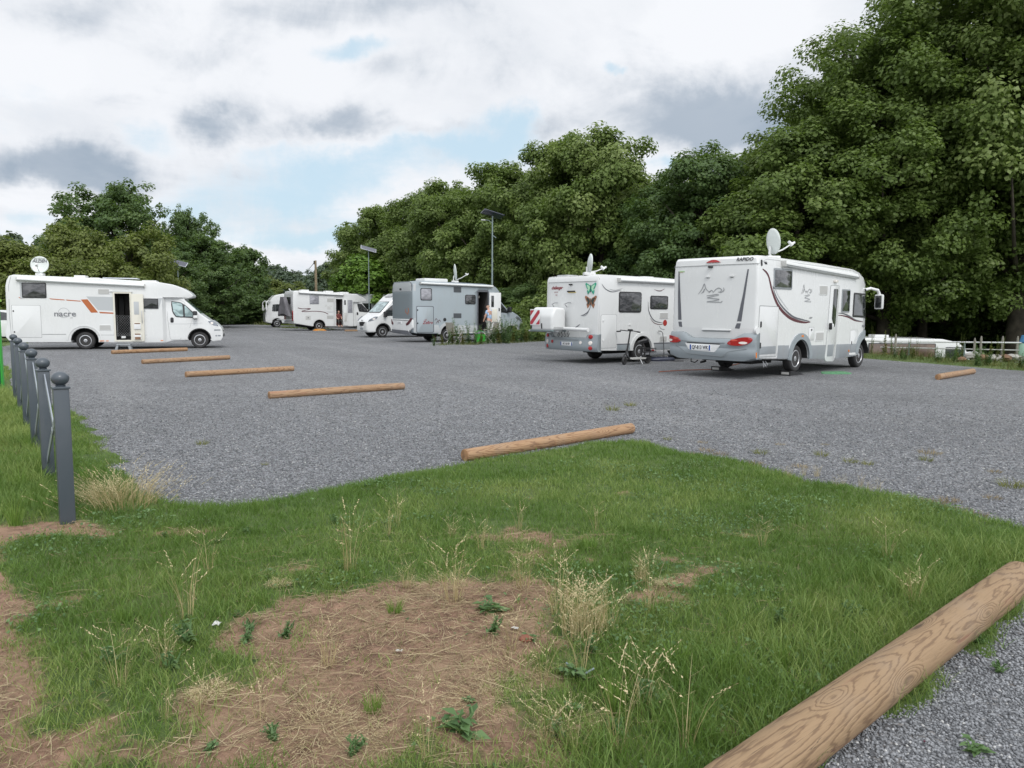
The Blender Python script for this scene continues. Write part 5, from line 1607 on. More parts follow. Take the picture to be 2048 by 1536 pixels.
# ------------------------------------------------------------------ 5. white motorhome with open door, far row
def build_v3():
    hw = hw_cab(xb=2.75, wb=1.12, over=2.2, xo=3.9, cab=1.0)
    rx = lambda y, z: -1.90
    X, Y, h = -15.234, 57.145, .589
    v = Veh('motorhome', 'white motorhome with dark zigzag stripe and open door, a grey covered load on its back', 'motorhome', (X, Y), h, hw, rx, W=1.12)
    prof = [(-1.86, .55), (-1.1, .42), (-.50, .32)] + arch(.08, .46, .36, .33) + [(.6, .31), (2.8, .30), (3.2, .32)] + arch(4.1, .42, .37, .33) + \
        [(4.7, .34), (5.0, .4), (5.02, .7), (4.85, .95), (4.4, 1.2), (4.22, 1.38), (3.62, 2.06), (3.6, 2.2), (3.95, 2.25), (3.98, 2.36), (3.75, 2.55), (3.14, 2.76), (2.2, 2.86), (.35, 2.93), (-1.6, 2.97), (-1.80, 2.93), (-1.88, 2.78), (-1.90, 2.2), (-1.90, .9)]
    v.body(prof, M['white'], bev=.06, xs=(2.75, 2.87), zs=(2.2,), cuts=[(1.38, 1.90, -1.2, -.2, .36, 2.40)], cutmat=M['dark'])
    v.chassis(-1.7, 4.5, ((.08, .46, .36), (4.1, .42, .37)), z0=.22)
    v.wheels((.08, 4.1))
    sd = v.side()
    awning(v, -1.44, 1.95, 2.76, 2.88, y=1.12, slope=-.035)
    v.plate('roof_strip', band([(-1.44, 2.73), (1.95, 2.61)], .03), M['grey_skirt'], .004, .01)
    v.window(-.65, 1.99, .06, 2.65, .03, 'blind', frame='grey_skirt')
    for a in ((.69, 2.15, 1.22, 2.43), (.65, .88, 1.18, 1.15)):
        f = v.plate('vent', rrect(*a, .015), M['ventm'], .008, .015)
        v.plate('grille', rrect(a[0] + .03, a[1] + .03, a[2] - .03, a[3] - .03, .01), M['louvre'], .012, .01, parent=f)
    stroke_plate(v, 'zigzag_stripe', [(-1.55, 1.70), (-1.2, 1.63), (-.62, 1.66), (-.75, 1.58), (-1.26, 1.46), (-1.0, 1.42), (-.3, 1.46), (.4, 1.40), (.76, 1.24)], .05, M['maroon'], sd, .004, taper=False, n=4)
    stroke_plate(v, 'zigzag_stripe', [(.62, 1.42), (.9, 1.40), (1.2, 1.41)], .02, M['charcoal'], sd, .004)
    v.plate('service_hatch', rrect(-.98, .80, -.60, 1.12, .04), M['ventm'], .006, .01)
    v.plate('service_cap', [(-.79 + .05 * math.cos(a), .97 + .05 * math.sin(a)) for a in np.linspace(0, 2 * math.pi, 12, endpoint=False)], M['charcoal'], .012, .01)
    mountain_logo(v, sd, .78, 1.80, .6, .4, M['ventm'])
    v.plate('door_frame', [(1.33, .33), (1.33, 2.46), (1.94, 2.46), (1.94, .33), (1.90, .33), (1.90, 2.40), (1.38, 2.40), (1.38, .33)], M['white2'], .02, .03)
    bm = bmesh.new(); box(bm, 1.40, 1.88, -.9, -.3, .37, .62, .01); box(bm, 1.40, 1.55, -.5, -.25, .62, 2.2, .01); obj('entrance_step', bm, M['redshirt'], v.r)
    lf = v.plate('side_door', rrect(1.95, .38, 2.28, 2.40, .04), M['white2'], .07, .04, .008)
    v.plate('door_window', rrect(2.02, 1.95, 2.14, 2.32, .02), M['glass'], .075, .02, 0, parent=lf)
    v.plate('pocket', rrect(2.0, .7, 2.2, 1.35, .02), M['ventm'], .09, .03, .004, parent=lf)
    v.window(2.32, 1.35, 2.70, 2.33, .02, 'blind', frame='grey_skirt')
    v.plate('cab_door', band(roundpoly([(3.4, .35), (3.04, .36), (3.0, 1.2), (2.98, 2.14), (3.4, 2.16), (3.62, 2.05)], .08), .02), M['groove'], .003, .008, step=.2)
    f = v.plate('cab_window', roundpoly([(3.16, 2.06), (3.55, 2.04), (3.95, 1.66), (4.05, 1.38), (3.30, 1.44)], .05), M['black'], .006, .012, 0, .15)
    v.plate('pane', roundpoly([(3.21, 2.01), (3.48, 1.99), (3.48, 1.48), (3.33, 1.49)], .03), M['glass'], .010, .01, 0, .15, parent=f)
    v.plate('pane', roundpoly([(3.56, 1.95), (3.90, 1.64), (3.96, 1.44), (3.56, 1.47)], .03), M['glass'], .010, .01, 0, .15, parent=f)
    v.plate('handle', rrect(3.08, 1.18, 3.22, 1.40, .05), M['black'], .02, .03, .01)
    wsf = lambda u, q, w_: (4.23 + (3.63 - 4.23) * q + w_ * .75, u * (.97 - .08 * q), 1.38 + (2.05 - 1.38) * q + w_ * .66)
    plate('windscreen', [(-.82, .03), (.82, .03), (.82, .97), (-.82, .97)], wsf, M['cabglass'], v.r, .012, .02, 0, .2)
    for s in (-1, 1):
        bm = bmesh.new(); box(bm, 4.0, 4.14, min(s * 1.0, s * 1.24), max(s * 1.0, s * 1.24), 1.3, 1.62, .05); obj('wing_mirror', bm, M['black'], v.r)
        plate('tail_light', rrect(s * .95 - .10, .75, s * .95 + .10, 1.5, .04), lambda u, z, w_: (-1.90 - w_, u, z), M['red'], v.r, .03, .04)
    plate('rear_window', rrect(-.6, 2.0, .6, 2.5, .06), v.rear(), M['glass'], v.r, .02, .03)
    roof_box(v, -1.0, -.4, -.3, .3, 2.95, .12)
    roof_box(v, .9, 1.5, -.3, .3, 2.92, .10)
    roof_box(v, 2.0, 2.7, -.4, .4, 2.86, .09)
    bm = bmesh.new(); tube(bm, [(-1.90, .6, .8), (-2.5, .6, .8)], .03, 6); tube(bm, [(-1.9, -.6, .8), (-2.5, -.6, .8)], .03, 6); tube(bm, [(-2.5, .9, .8), (-2.5, -.9, .8)], .03, 6)
    tube(bm, [(-1.9, .6, 2.3), (-2.0, .6, 2.4)], .03, 6); tube(bm, [(-1.6, .3, 2.95), (-1.75, .25, 3.12)], .05, 6)
    obj('rack', bm, M['white2'], v.r)
    # ladder-side cover: bikes wrapped in a grey sheet, a thing of its own
    t = thing('bike_cover', 'sagging dark grey cloth cover over bicycles behind the far white motorhome', 'bike cover', local(X, Y, h, -2.25, 0, .9), h)
    bm = bmesh.new()
    rnd = random.Random(4)
    N, K = 28, 9
    rows = []
    for j in range(K):
        q = j / (K - 1)
        row = []
        for k in range(N):
            a = 2 * math.pi * k / N
            wy = (1.25 - .75 * q ** 1.4) * (1 + .09 * math.sin(3 * a + 4 * q)); wx = (.32 - .16 * q) * (1 + .2 * math.sin(5 * a))
            row.append(bm.verts.new((wx * math.cos(a), wy * math.sin(a) + .25 * q - .15, .25 + q * 1.35 + .10 * math.sin(2 * a + 1) * (1 - q) + rnd.uniform(-.03, .03))))
        rows.append(row)
    for A, B in zip(rows, rows[1:]):
        for k in range(N): bm.faces.new((A[k], A[(k + 1) % N], B[(k + 1) % N], B[k]))
    bm.faces.new(rows[0][::-1]); bm.faces.new(rows[-1])
    obj('cloth', bm, M['cover'], t, 60)
    t = thing('levelling_block', 'orange levelling block under the rear wheel of the far white motorhome', 'levelling block', local(X, Y, h, .10, -1.02), h)
    bm = bmesh.new(); P = [(-.5, 0), (.5, 0), (.25, .12), (-.3, .12)]
    A = [bm.verts.new((x, -.16, z)) for x, z in P]; B = [bm.verts.new((x, .12, z)) for x, z in P]
    bm.faces.new(A); bm.faces.new(B[::-1])
    for i in range(4): bm.faces.new((A[i], B[i], B[(i + 1) % 4], A[(i + 1) % 4]))
    obj('wedge', bm, M['orangeplastic'], t)
    bm = bmesh.new(); box(bm, -.2, .2, -.165, -.158, .03, .08); obj('grip_strip', bm, M['yellow'], t)


build_v3()

# ------------------------------------------------------------------ 6. white panel-van camper nose to the camera, behind the silver one
def build_ducato():
    # nose points left towards the camera; placed from its front wheel
    W = 1.02
    def hw(x, z):
        b = 1.02 - .02 * sstep(z, 1.3, 2.5)
        b -= .10 * sstep(z, 1.1, 2.2) * sstep(x, 1.4, 2.2)
        return b - .30 * sstep(x, 4.3, 5.05) ** 1.3
    X, Y = -3.1, 45.9
    h = math.radians(214)
    # rear axle so that the front axle (x=4.03) lands beside (765, 668)
    fx, fy = gp(766, 675)
    X = fx - 4.03 * math.cos(h) + (-.98) * -math.sin(h) * -1 * 0
    Y = fy - 4.03 * math.sin(h)
    # visible side is the vehicle's left (+y)
    X -= -math.sin(h) * .95; Y -= math.cos(h) * .95
    v = Veh('camper_van', 'white panel-van camper with sloping windscreen, nose toward the camera, left of the silver grey motorhome', 'camper van', (X, Y), h, hw, lambda y, z: -1.35, W=W)
    prof = [(-1.3, .4), (-.55, .38)] + arch(0, .42, .36, .38) + [(.6, .36), (3.4, .36)] + arch(4.03, .42, .37, .34) + \
        [(4.55, .30), (4.86, .30), (4.95, .42), (4.95, .72), (4.90, .90), (4.76, 1.02), (4.62, 1.12), (4.32, 1.28), (4.16, 1.42), (3.62, 1.98), (3.45, 2.14), (3.2, 2.38), (2.9, 2.54), (2.5, 2.62), (-1.2, 2.62), (-1.3, 2.5), (-1.35, 1.4), (-1.34, .6)]
    v.body(prof, M['white'], bev=.09, step=.25)
    v.chassis(-1.2, 4.5, ((0, .42, .36), (4.03, .42, .37)), z0=.25, y=.7)
    v.wheels((0, 4.03), style='spokes')
    wsf = lambda u, q, w_: (4.17 + (3.50 - 4.17) * q + w_ * .68, u * (1 - .08 * q), 1.43 + (2.10 - 1.43) * q + w_ * .73)
    f = plate('windscreen', roundpoly([(-.86, .02), (.86, .02), (.84, .97), (-.84, .97)], .08), wsf, M['black'], v.r, .010, .02, 0, .2)
    plate('pane', roundpoly([(-.80, .06), (.80, .06), (.78, .93), (-.78, .93)], .06), wsf, M['cabglass'], f, .016, .02, 0, .2)
    for s in (-1, 1):
        f = plate('cab_window', roundpoly([(3.04, 1.90), (3.44, 1.88), (3.98, 1.44), (4.0, 1.24), (3.20, 1.26), (3.06, 1.42)], .06), v.side(s), M['glass_dk'], v.r, .008, .014, 0, .15)
        bm = bmesh.new(); box(bm, 3.86, 4.02, min(s * .98, s * 1.24), max(s * .98, s * 1.24), 1.17, 1.50, .05); obj('wing_mirror', bm, M['black'], v.r)
        f = plate('headlight', roundpoly([(4.36, 1.22), (4.44, 1.10), (4.64, .98), (4.88, .92), (4.80, 1.04), (4.56, 1.20)], .03), v.side(s), M['headlamp'], v.r, .02, .04, .006, .1)
        plate('lamp_bowl', rrect(4.52, 1.03, 4.66, 1.12, .03), v.side(s), M['clear'], f, .026, .01, 0, .1)
        P = [(4.03 + .43 * math.cos(a), .37 + .43 * math.sin(a)) for a in np.linspace(math.pi, 0, 22)] + [(4.03 + .47 * math.cos(a), .37 + .47 * math.sin(a)) for a in np.linspace(0, math.pi, 22)]
        plate('wheel_arch_lip', P, v.side(s), M['black'], v.r, .01, .03, .004, .15)
        plate('door_joint', band([(3.02, 1.95), (3.0, .5)], .012), v.side(s), M['groove'], v.r, .003, .01)
    fs = lambda u, z, w_: (4.945 + w_ - .26 * (abs(u) / .8) ** 2.2 * .9 - (.10 if z > .85 else 0) * (z - .85) * 4, u, z)
    f = plate('grille', roundpoly([(-.42, .66), (.42, .66), (.50, .90), (-.50, .90)], .04), fs, M['black'], v.r, .03, .10, .01, .12)
    plate('emblem', rrect(-.07, .94, .07, 1.02, .02), fs, M['alu'], v.r, .05, .06, .006)
    plate('lower_grille', rrect(-.55, .44, .55, .55, .03), fs, M['grey_skirt'], v.r, .02, .06, .008, .12)
    p_ = plate('number_plate', rrect(-.26, .56, .26, .65, .008), fs, M['platewhite'], v.r, .035, .06, 0)
    text_on('lettering', 'EV 402 TC', .08, fs, 0, .605, M['textgrey'], p_, off=.038, sx=.75)
    plate('skylight', rrect(-.5, .0, .5, .7, .08), lambda u, q, w_: (3.25 - .45 * q + w_ * .5, u, 2.36 + .22 * q + w_ * .85), M['glass'], v.r, .02, .03, 0, .3)
    roof_box(v, .5, 1.1, -.35, .35, 2.62, .1)


build_ducato()

# ------------------------------------------------------------------ 7./8. two more far ones and the roof parked lower down
def plain_motorhome(label, X, Y, h, z0=0.0, colour='white', win='glass', roofz=2.85, length=6.9, band_win=False, hatch=True, cat='motorhome'):
    xr, xf = -2.2, length - 2.2
    def hw(x, z):
        b = 1.14 - .02 * sstep(z, 2.3, 2.85)
        return b - .26 * sstep(x, xf - .9, xf)
    v = Veh('motorhome', label, cat, (X, Y, z0), h, hw, lambda y, z: xr, W=1.14)
    R_ = roofz
    prof = [(xr + .05, .42), (-.55, .38)] + arch(0, .44, .36, .38) + [(.6, .36), (xf - 1.5, .36)] + arch(xf - .95, .42, .37, .36) + \
        [(xf - .3, .38), (xf, .5), (xf, 1.0), (xf - .06, 1.35), (xf - .28, 2.0), (xf - .5, R_ - .5), (xf - .85, R_ - .2), (xf - 1.5, R_ - .06), (xr + .2, R_), (xr + .05, R_ - .08), (xr, R_ - .3), (xr, .7)]
    v.body(prof, M[colour], bev=.07)
    v.chassis(xr + .2, xf - .4, ((0, .44, .36), (xf - .95, .42, .37)))
    v.wheels((0, xf - .95))
    for s in (-1, 1):
        v.window(-1.5, 1.6, -.5, 2.15, .06, win, s=s)
        v.window(.5, 1.6, 1.5, 2.15, .06, win, s=s)
        plate('cab_window', roundpoly([(xf - 1.5, 1.4), (xf - .55, 1.4), (xf - .6, 2.0), (xf - 1.5, 2.05)], .05), v.side(s), M['glass_dk'], v.r, .012, .02, 0, .2)
        plate('skirt', rrect(.6, .40, xf - 1.5, .62, .01), v.side(s), M['grey_skirt'], v.r, .01, .02)
        plate('side_door', rrect(1.75, .42, 2.35, 2.3, .05), v.side(s), M['white2'], v.r, .012, .02, .004) if s < 0 else None
        plate('tail_light', rrect(s * .9 - .12, .75, s * .9 + .12, 1.15, .04), v.rear(), M['red'], v.r, .02, .03)
        bm = bmesh.new()
        a, b = sorted((s * 1.0, s * 1.32))
        tube(bm, [(xf - .5, s * .98, 2.25), (xf - .2, s * 1.2, 2.3), (xf - .05, s * 1.28, 2.15), (xf - .03, s * 1.28, 1.5)], .045, 8)
        box(bm, xf - .12, xf, min(s * 1.18, s * 1.38), max(s * 1.18, s * 1.38), 1.45, 1.95, .04)
        obj('wing_mirror', bm, M['white2'], v.r)
    wsf = lambda u, q, w_: (xf - .05 - .30 * q + w_, u, 1.38 + .72 * q)
    plate('windscreen', rrect(-.86, .02, .86, .98, .06), wsf, M['glass_dk'], v.r, .03, .05, 0, .2)
    plate('rear_window', rrect(-.6, 1.6, .6, 2.15, .06), v.rear(), M[win], v.r, .02, .03)
    if hatch:
        roof_box(v, -.6, .0, -.3, .3, R_ - .01, .11); roof_box(v, 1.8, 2.4, -.3, .3, R_ - .03, .10)
    return v


LOWZ = -2.25
# left of the far white one: faces the other way (its mirror at the left)
X8, Y8 = gp(556, 656)
v8 = plain_motorhome('white motorhome half hidden behind the dark grey bike cover, its mirror arm at the left', -17.6, 68.0, math.radians(205), roofz=3.0, win='glass_dk', length=7.0)
for s in (1,):
    stroke_plate(v8, 'window_outline', [(2.6, 2.45), (2.5, 1.75), (2.3, 1.5), (1.6, 1.5), (.8, 1.5)], .05, M['grey_skirt'], v8.side(1), .01)
plain_motorhome('pale grey motorhome of which only roof and upper wall show, behind the far lamp post', -12.4, 66.0, math.radians(30), colour='palegrey' if 'palegrey' in M else 'white', roofz=2.95, win='glass_dk', length=7.0)
# lower terrace at the right: roof line below eye level
vL = plain_motorhome('cream white motorhome parked below the bank behind the white rail, upper half showing', 13.4, 31.6, math.radians(-2), z0=LOWZ, win='brownwin', roofz=2.88, length=7.9)
vL.window(1.2, 2.05, 3.9, 2.64, .04, 'brownwin', s=-1, off=.03)
vL.window(-1.6, 2.05, .2, 2.64, .04, 'brownwin', s=-1, off=.03)
vL.plate('cab_window', roundpoly([(4.35, 1.7), (5.3, 1.7), (5.05, 2.5), (4.3, 2.5)], .05), M['glass_dk'], .03, .04, 0, .2)
vL.plate('roof_gutter', rrect(-2.0, 2.72, 4.4, 2.75, .01), M['ventm'], .03, .03, .004, .5)
# ------------------------------------------------------------------ ground, lot, lawn
rng = np.random.default_rng(7)


def poly_sd(P, x, y):
    """signed distance to a polygon, positive inside"""
    P = np.asarray(P, float)
    d = np.full(x.shape, 1e9); ins = np.zeros(x.shape, bool)
    for i in range(len(P)):
        ax, ay = P[i]; bx_, by = P[(i + 1) % len(P)]
        ex, ey = bx_ - ax, by - ay
        t = np.clip(((x - ax) * ex + (y - ay) * ey) / (ex * ex + ey * ey + 1e-12), 0, 1)
        d = np.minimum(d, np.hypot(x - ax - t * ex, y - ay - t * ey))
        c = ((ay > y) != (by > y)) & (x < (bx_ - ax) * (y - ay) / (by - ay + 1e-12) + ax)
        ins ^= c
    return np.where(ins, d, -d)


def vnoise(x, y, s, seed=0):
    """smooth value noise, 0..1"""
    r = np.random.default_rng(seed + 100)
    T = r.random((256, 256))
    x = x * s + 1000; y = y * s + 1000
    xi = np.floor(x).astype(int); yi = np.floor(y).astype(int)
    fx = x - xi; fy = y - yi
    fx = fx * fx * (3 - 2 * fx); fy = fy * fy * (3 - 2 * fy)
    g_ = lambda a, b: T[a % 256, b % 256]
    return (g_(xi, yi) * (1 - fx) + g_(xi + 1, yi) * fx) * (1 - fy) + (g_(xi, yi + 1) * (1 - fx) + g_(xi + 1, yi + 1) * fx) * fy


def fbm(x, y, s, seed=0, o=4):
    t = 0; a = .5; tot = 0
    for k in range(o):
        t = t + a * vnoise(x, y, s * 2 ** k, seed + k * 17); tot += a; a *= .5
    return t / tot


def flat_poly(name, P, z, mat, kind='structure'):
    bm = bmesh.new()
    f = bm.faces.new([bm.verts.new((x, y, z)) for x, y in P])
    bmesh.ops.triangulate(bm, faces=[f])
    o = obj(name, bm, mat, None, None)
    return tag(o, kind=kind)


# low ground reaching the horizon
bm = bmesh.new()
f = bm.faces.new([bm.verts.new((900 * math.cos(a), 900 * math.sin(a), LOWZ)) for a in np.linspace(0, 2 * math.pi, 64, endpoint=False)])
tag(obj('low_ground', bm, M['meadow'], None, None), kind='structure')

# upper terrace with its bank on the right
UP = [(36, -60), (28, -4), (23.5, 8), (18.6, 20.5), (15.6, 27.5), (12.0, 34), (8.5, 41), (4, 49), (-3, 60), (-6, 75), (-10, 120), (-10, 500), (-500, 500), (-500, -60)]
bm = bmesh.new()
T_ = [bm.verts.new((x, y, -.012)) for x, y in UP]
f = bm.faces.new(T_)
B_ = []
for i, (x, y) in enumerate(UP):
    k = 2.4 if i < 12 else 0
    B_.append(bm.verts.new((x + k, y + k * .3, LOWZ - .05)))
for i in range(len(UP)):
    j = (i + 1) % len(UP)
    bm.faces.new((T_[i], B_[i], B_[j], T_[j]))
bmesh.ops.triangulate(bm, faces=[f])
tag(obj('ground', bm, M['meadow'], None, None), kind='structure')

# gravel lot
LOT = [(22, -12), (19.5, 5), (14.9, 20.2), (12.9, 25.3), (10.6, 30.5), (8.2, 33.5), (5.5, 38.5), (2.6, 45), (-3.5, 53.5), (-9, 62), (-14, 70), (-19, 72.5), (-23, 73), (-27, 78), (-33, 100), (-46, 100), (-40, 74),
       (-30, 52), (-24, 39), (-21.5, 32.5), (-20.6, 29), (-19.6, 26.2), (-15.5, 22.2), (-12.5, 18.6), (-9.6, 14.2), (-7.4, 11.6), (-6.2, 9), (-6, 5), (-3, 3), (-3, -12)]


def densify(P, step, amp, seed):
    r = random.Random(seed); out = []
    n = len(P)
    for i in range(n):
        a = Vector(P[i]); b = Vector(P[(i + 1) % n]); L = (b - a).length
        k = max(1, int(L / step))
        nn = Vector((-(b - a).y, (b - a).x)).normalized()
        for j in range(k):
            p = a.lerp(b, j / k)
            out.append(tuple(p + nn * (r.uniform(-amp, amp))))
    return out


flat_poly('gravel_lot', densify(LOT, .6, .12, 3), 0.0, M['gravel'])

# lawn wedge in the foreground
LAWN = [(-7.0, 11.6), (-5.9, 10.3), (-5.35, 9.4), (-4.6, 8.3), (-3.96, 7.4), (-3.3, 6.6), (-2.75, 6.05), (-2.3, 5.95), (-1.9, 6.10), (-1.41, 6.72), (-.9, 7.25), (-.35, 7.8), (.35, 8.35), (.95, 8.85), (1.35, 9.1), (1.62, 8.95), (1.78, 8.6), (2.05, 8.2), (2.5, 7.9),
        (2.68, 7.5), (2.83, 7.0), (3.1, 6.75), (3.4, 6.45), (3.68, 6.0), (3.92, 5.5), (3.95, 5.0), (3.6, 4.62), (3.1, 4.25), (2.85, 4.02), (1.90, 3.20), (1.05, 2.45), (.5, 1.95), (-.3, 1.2), (-5, 1.0), (-16, 1.0), (-30, 12), (-24, 22), (-19.2, 25.9), (-15.8, 22.4), (-12.7, 18.7), (-9.8, 14.4), (-8.2, 12.6)]


def bare_at(x, y):
    """worn, bare places of the lawn: 0 grass .. 1 soil"""
    def blob(cx, cy, rx_, ry_, ang=0.0):
        c, s = math.cos(ang), math.sin(ang)
        u = ((x - cx) * c + (y - cy) * s) / rx_; v = (-(x - cx) * s + (y - cy) * c) / ry_
        return np.exp(-(u * u + v * v) ** 1.5)
    n1 = fbm(x, y, 1.6, 5, 5)
    b = 1.1 * blob(-.52, 2.95, .66, .85) + .85 * blob(-.45, 3.75, .6, .42) + .52 * blob(-1.2, 3.15, .5, .8) + .75 * blob(-1.3, 4.4, .55, .16, .3) + .8 * blob(-2.2, 5.1, .28, .12, .2)
    b = b + 1.0 * blob(-3.25, 5.1, .42, .22, .1) + .55 * blob(.85, 4.0, .35, .22, .3) + .6 * blob(1.5, 5.1, .3, .15) + .5 * blob(.45, 4.5, .4, .15) + .4 * blob(1.2, 3.4, .2, .2)
    b = b + .35 * blob(.0, 5.0, .8, .3)
    # the trodden path in the lower left corner
    px_ = -1.66 - (y - 2.45) * .72
    b = b + 1.5 / (1 + np.exp((x - px_ + .02) * 10)) * (y < 5.0)
    b = b + .8 * blob(-5.4, 8.0, .4, .2) + .4 * blob(-2.3, 3.9, .3, .12, .5)
    n2 = fbm(x, y, 6, 55, 4)
    return np.clip(b + (n1 - .5) * 1.4 + (n2 - .5) * 1.15, 0, 1.2)


def lawn_z(x, y, sd=None):
    if sd is None: sd = poly_sd(LAWN, x, y)
    e = np.clip(sd / .35, -1, 1)
    z = .045 * e + (fbm(x, y, .9, 2, 3) - .5) * .07 * np.clip(sd / .5, 0, 1) + (fbm(x, y, 5, 9, 3) - .5) * .035 * np.clip(sd / .2, 0, 1)
    return z


def lawn_mesh():
    objs = []
    xs = np.concatenate([np.arange(-30, -7, .4), np.arange(-7, 4.3, .05)])
    ys = np.concatenate([np.arange(.9, 9.4, .05), np.arange(9.4, 27, .3)])
    X, Y = np.meshgrid(xs, ys)
    # ragged edge
    sd = poly_sd(LAWN, X, Y) + (fbm(X, Y, 3, 12, 4) - .5) * .5
    Z = lawn_z(X, Y, sd)
    V = np.stack([X, Y, Z], -1).reshape(-1, 3)
    nx = len(xs)
    i, j = np.meshgrid(np.arange(len(ys) - 1), np.arange(nx - 1), indexing='ij')
    a = (i * nx + j).ravel(); F = np.stack([a, a + 1, a + nx + 1, a + nx], 1)
    keep = sd.ravel()[F].max(1) > -.25
    F = F[keep]
    used, inv = np.unique(F, return_inverse=True)
    V = V[used]; F = inv.reshape(-1, 4)
    o = np_mesh('lawn', V, [F], M['lawn'], smooth=True)
    me = o.data
    at_ = me.attributes.new('bare', 'FLOAT', 'POINT')
    at_.data.foreach_set('value', bare_at(V[:, 0], V[:, 1]).astype(np.float32))
    return tag(o, kind='structure')


lawn_mesh()


def in_view(x, y, m=.12):
    """kept where the photograph, or a view a step to its side, can see"""
    return (np.abs(x) < (y + .4) * (.69 + m) + .5)


def blades(name, mat, X, Y, Z, H, W, lean, tone, seed=1, segs=2, curl=1.0):
    """numpy grass: every blade a bent, tapering strip"""
    r = np.random.default_rng(seed)
    n = len(X)
    az = r.random(n) * 2 * np.pi
    fa = r.random(n) * 2 * np.pi
    dxv, dyv = np.cos(az), np.sin(az)
    wx, wy = np.cos(fa), np.sin(fa)
    verts = []
    lv = segs + 1
    for k in range(lv):
        t = k / segs
        off = lean * H * (t ** 1.7) * curl
        zc = Z + H * t * np.sqrt(np.clip(1 - (lean * t * .75) ** 2, .05, 1))
        cx = X + dxv * off; cy = Y + dyv * off
        hw_ = W * .5 * (1 - t ** 1.4 * .9)
        if k < segs:
            verts.append(np.stack([cx - wx * hw_, cy - wy * hw_, zc], 1)); verts.append(np.stack([cx + wx * hw_, cy + wy * hw_, zc], 1))
        else:
            verts.append(np.stack([cx, cy, zc], 1))
    m = len(verts)
    V = np.stack(verts, 1).reshape(-1, 3)
    base = np.arange(n)[:, None] * m
    faces = []
    for k in range(segs - 1):
        faces.append(base + np.array([2 * k, 2 * k + 1, 2 * k + 3, 2 * k + 2]))
    tri = base + np.array([2 * (segs - 1), 2 * (segs - 1) + 1, m - 1])
    tn = np.concatenate([tone] * len(faces) + [tone])
    return np_mesh(name, V, faces + [tri], mat, tone=tn)


def scatter(n, x0, x1, y0, y1, dens, seed):
    r = np.random.default_rng(seed)
    x = r.uniform(x0, x1, n); y = r.uniform(y0, y1, n)
    k = r.random(n) < dens(x, y)
    return x[k], y[k]


def lawn_grass():
    X, Y = [], []
    for (x0, x1, y0, y1, per) in ((-4.2, 4.2, 1.6, 3.4, 11500), (-5.2, 4.2, 3.4, 5.2, 9500), (-6.6, 4.2, 5.2, 7.2, 6500), (-8.5, 3.0, 7.2, 9.6, 4200), (-12, -4, 9.6, 14, 2300), (-19, -7, 14, 26, 700)):
        n = int((x1 - x0) * (y1 - y0) * per)
        def dens(x, y):
            sd = poly_sd(LAWN, x, y) + (fbm(x, y, 3, 12, 4) - .5) * .5
            b = bare_at(x, y)
            clump = fbm(x, y, 7, 31, 3)
            d = np.clip(1.2 - b * 1.22, .03, 1) * np.clip(.45 + 1.3 * (clump - .25), .1, 1)
            d = d * np.clip((sd + .03) / .12, 0, 1)
            return np.where(in_view(x, y), d, 0)
        a, b = scatter(n, x0, x1, y0, y1, dens, int(y0 * 10))
        X.append(a); Y.append(b)
    X = np.concatenate(X); Y = np.concatenate(Y)
    Z = lawn_z(X, Y) - .006
    r = np.random.default_rng(5)
    n = len(X)
    sd = poly_sd(LAWN, X, Y)
    tall = fbm(X, Y, 1.3, 41, 3)
    H = .030 + .05 * r.random(n) ** 1.5 + .06 * np.clip(tall - .45, 0, 1) * 2 * r.random(n)
    # rank growth along the near log and left of the posts
    dl = np.abs((X - 1.05) * .66 - (Y - 2.45) * .75)
    H = H + .13 * np.exp(-((dl - .3) / .6) ** 2) * r.random(n) ** 1.3 * (X > .1) * (Y < 4.9) + .05 * (X < -.9) * (Y < 4.2) * r.random(n) ** 2
    left = (X < -3.3 - (Y - 5.2) * .66) & (Y > 5.25)
    H = np.where(left, H * 1.9 + .03, H)
    H = H * np.clip(1 - .5 * bare_at(X, Y), .5, 1)
    W = (.0026 + .0022 * r.random(n)) * (1 + np.clip(Y - 4, 0, 20) * .16)
    lean = .25 + .75 * r.random(n)
    tone = np.clip(.22 + .5 * r.random(n) + 1.0 * (fbm(X, Y, 1.1, 77, 4) - .5) + .35 * bare_at(X, Y) + .25 * (left) + np.clip(Y - 4, 0, 5) * .02, 0, 1.2)
    g_ = blades('grass', M['grass'], X, Y, Z, H, W, lean, tone, 3, 3)
    return tag(g_, 'short green lawn grass covering the foreground with bare patches', 'grass', kind='stuff')


lawn_grass()


def clover():
    def dens(x, y):
        c = fbm(x, y, 1.7, 61, 4)
        return np.clip((c - .5) * 5, 0, 1) * np.clip(1 - bare_at(x, y), .05, 1) * (poly_sd(LAWN, x, y) > .02) * in_view(x, y)
    x, y = scatter(70000, -5, 4.2, 1.9, 7.5, dens, 19)
    r = np.random.default_rng(20)
    n = len(x)
    z = lawn_z(x, y) + .012 + .04 * r.random(n)
    s = .005 + .009 * r.random(n)
    a = r.random(n) * 6.28
    V = []
    for k in range(4):
        b = a + k * np.pi / 2
        q = s * (1 if k % 2 else .7)
        V.append(np.stack([x + np.cos(b) * q, y + np.sin(b) * q, z + (r.random(n) - .5) * s * 1.4], 1))
    V = np.stack(V, 1).reshape(-1, 3)
    o = np_mesh('clover', V, [np.arange(n)[:, None] * 4 + np.array([0, 1, 2, 3])], M['weed'], tone=r.random(n))
    return tag(o, 'patches of small round clover leaves mixed into the lawn grass', 'clover', kind='stuff')


clover()


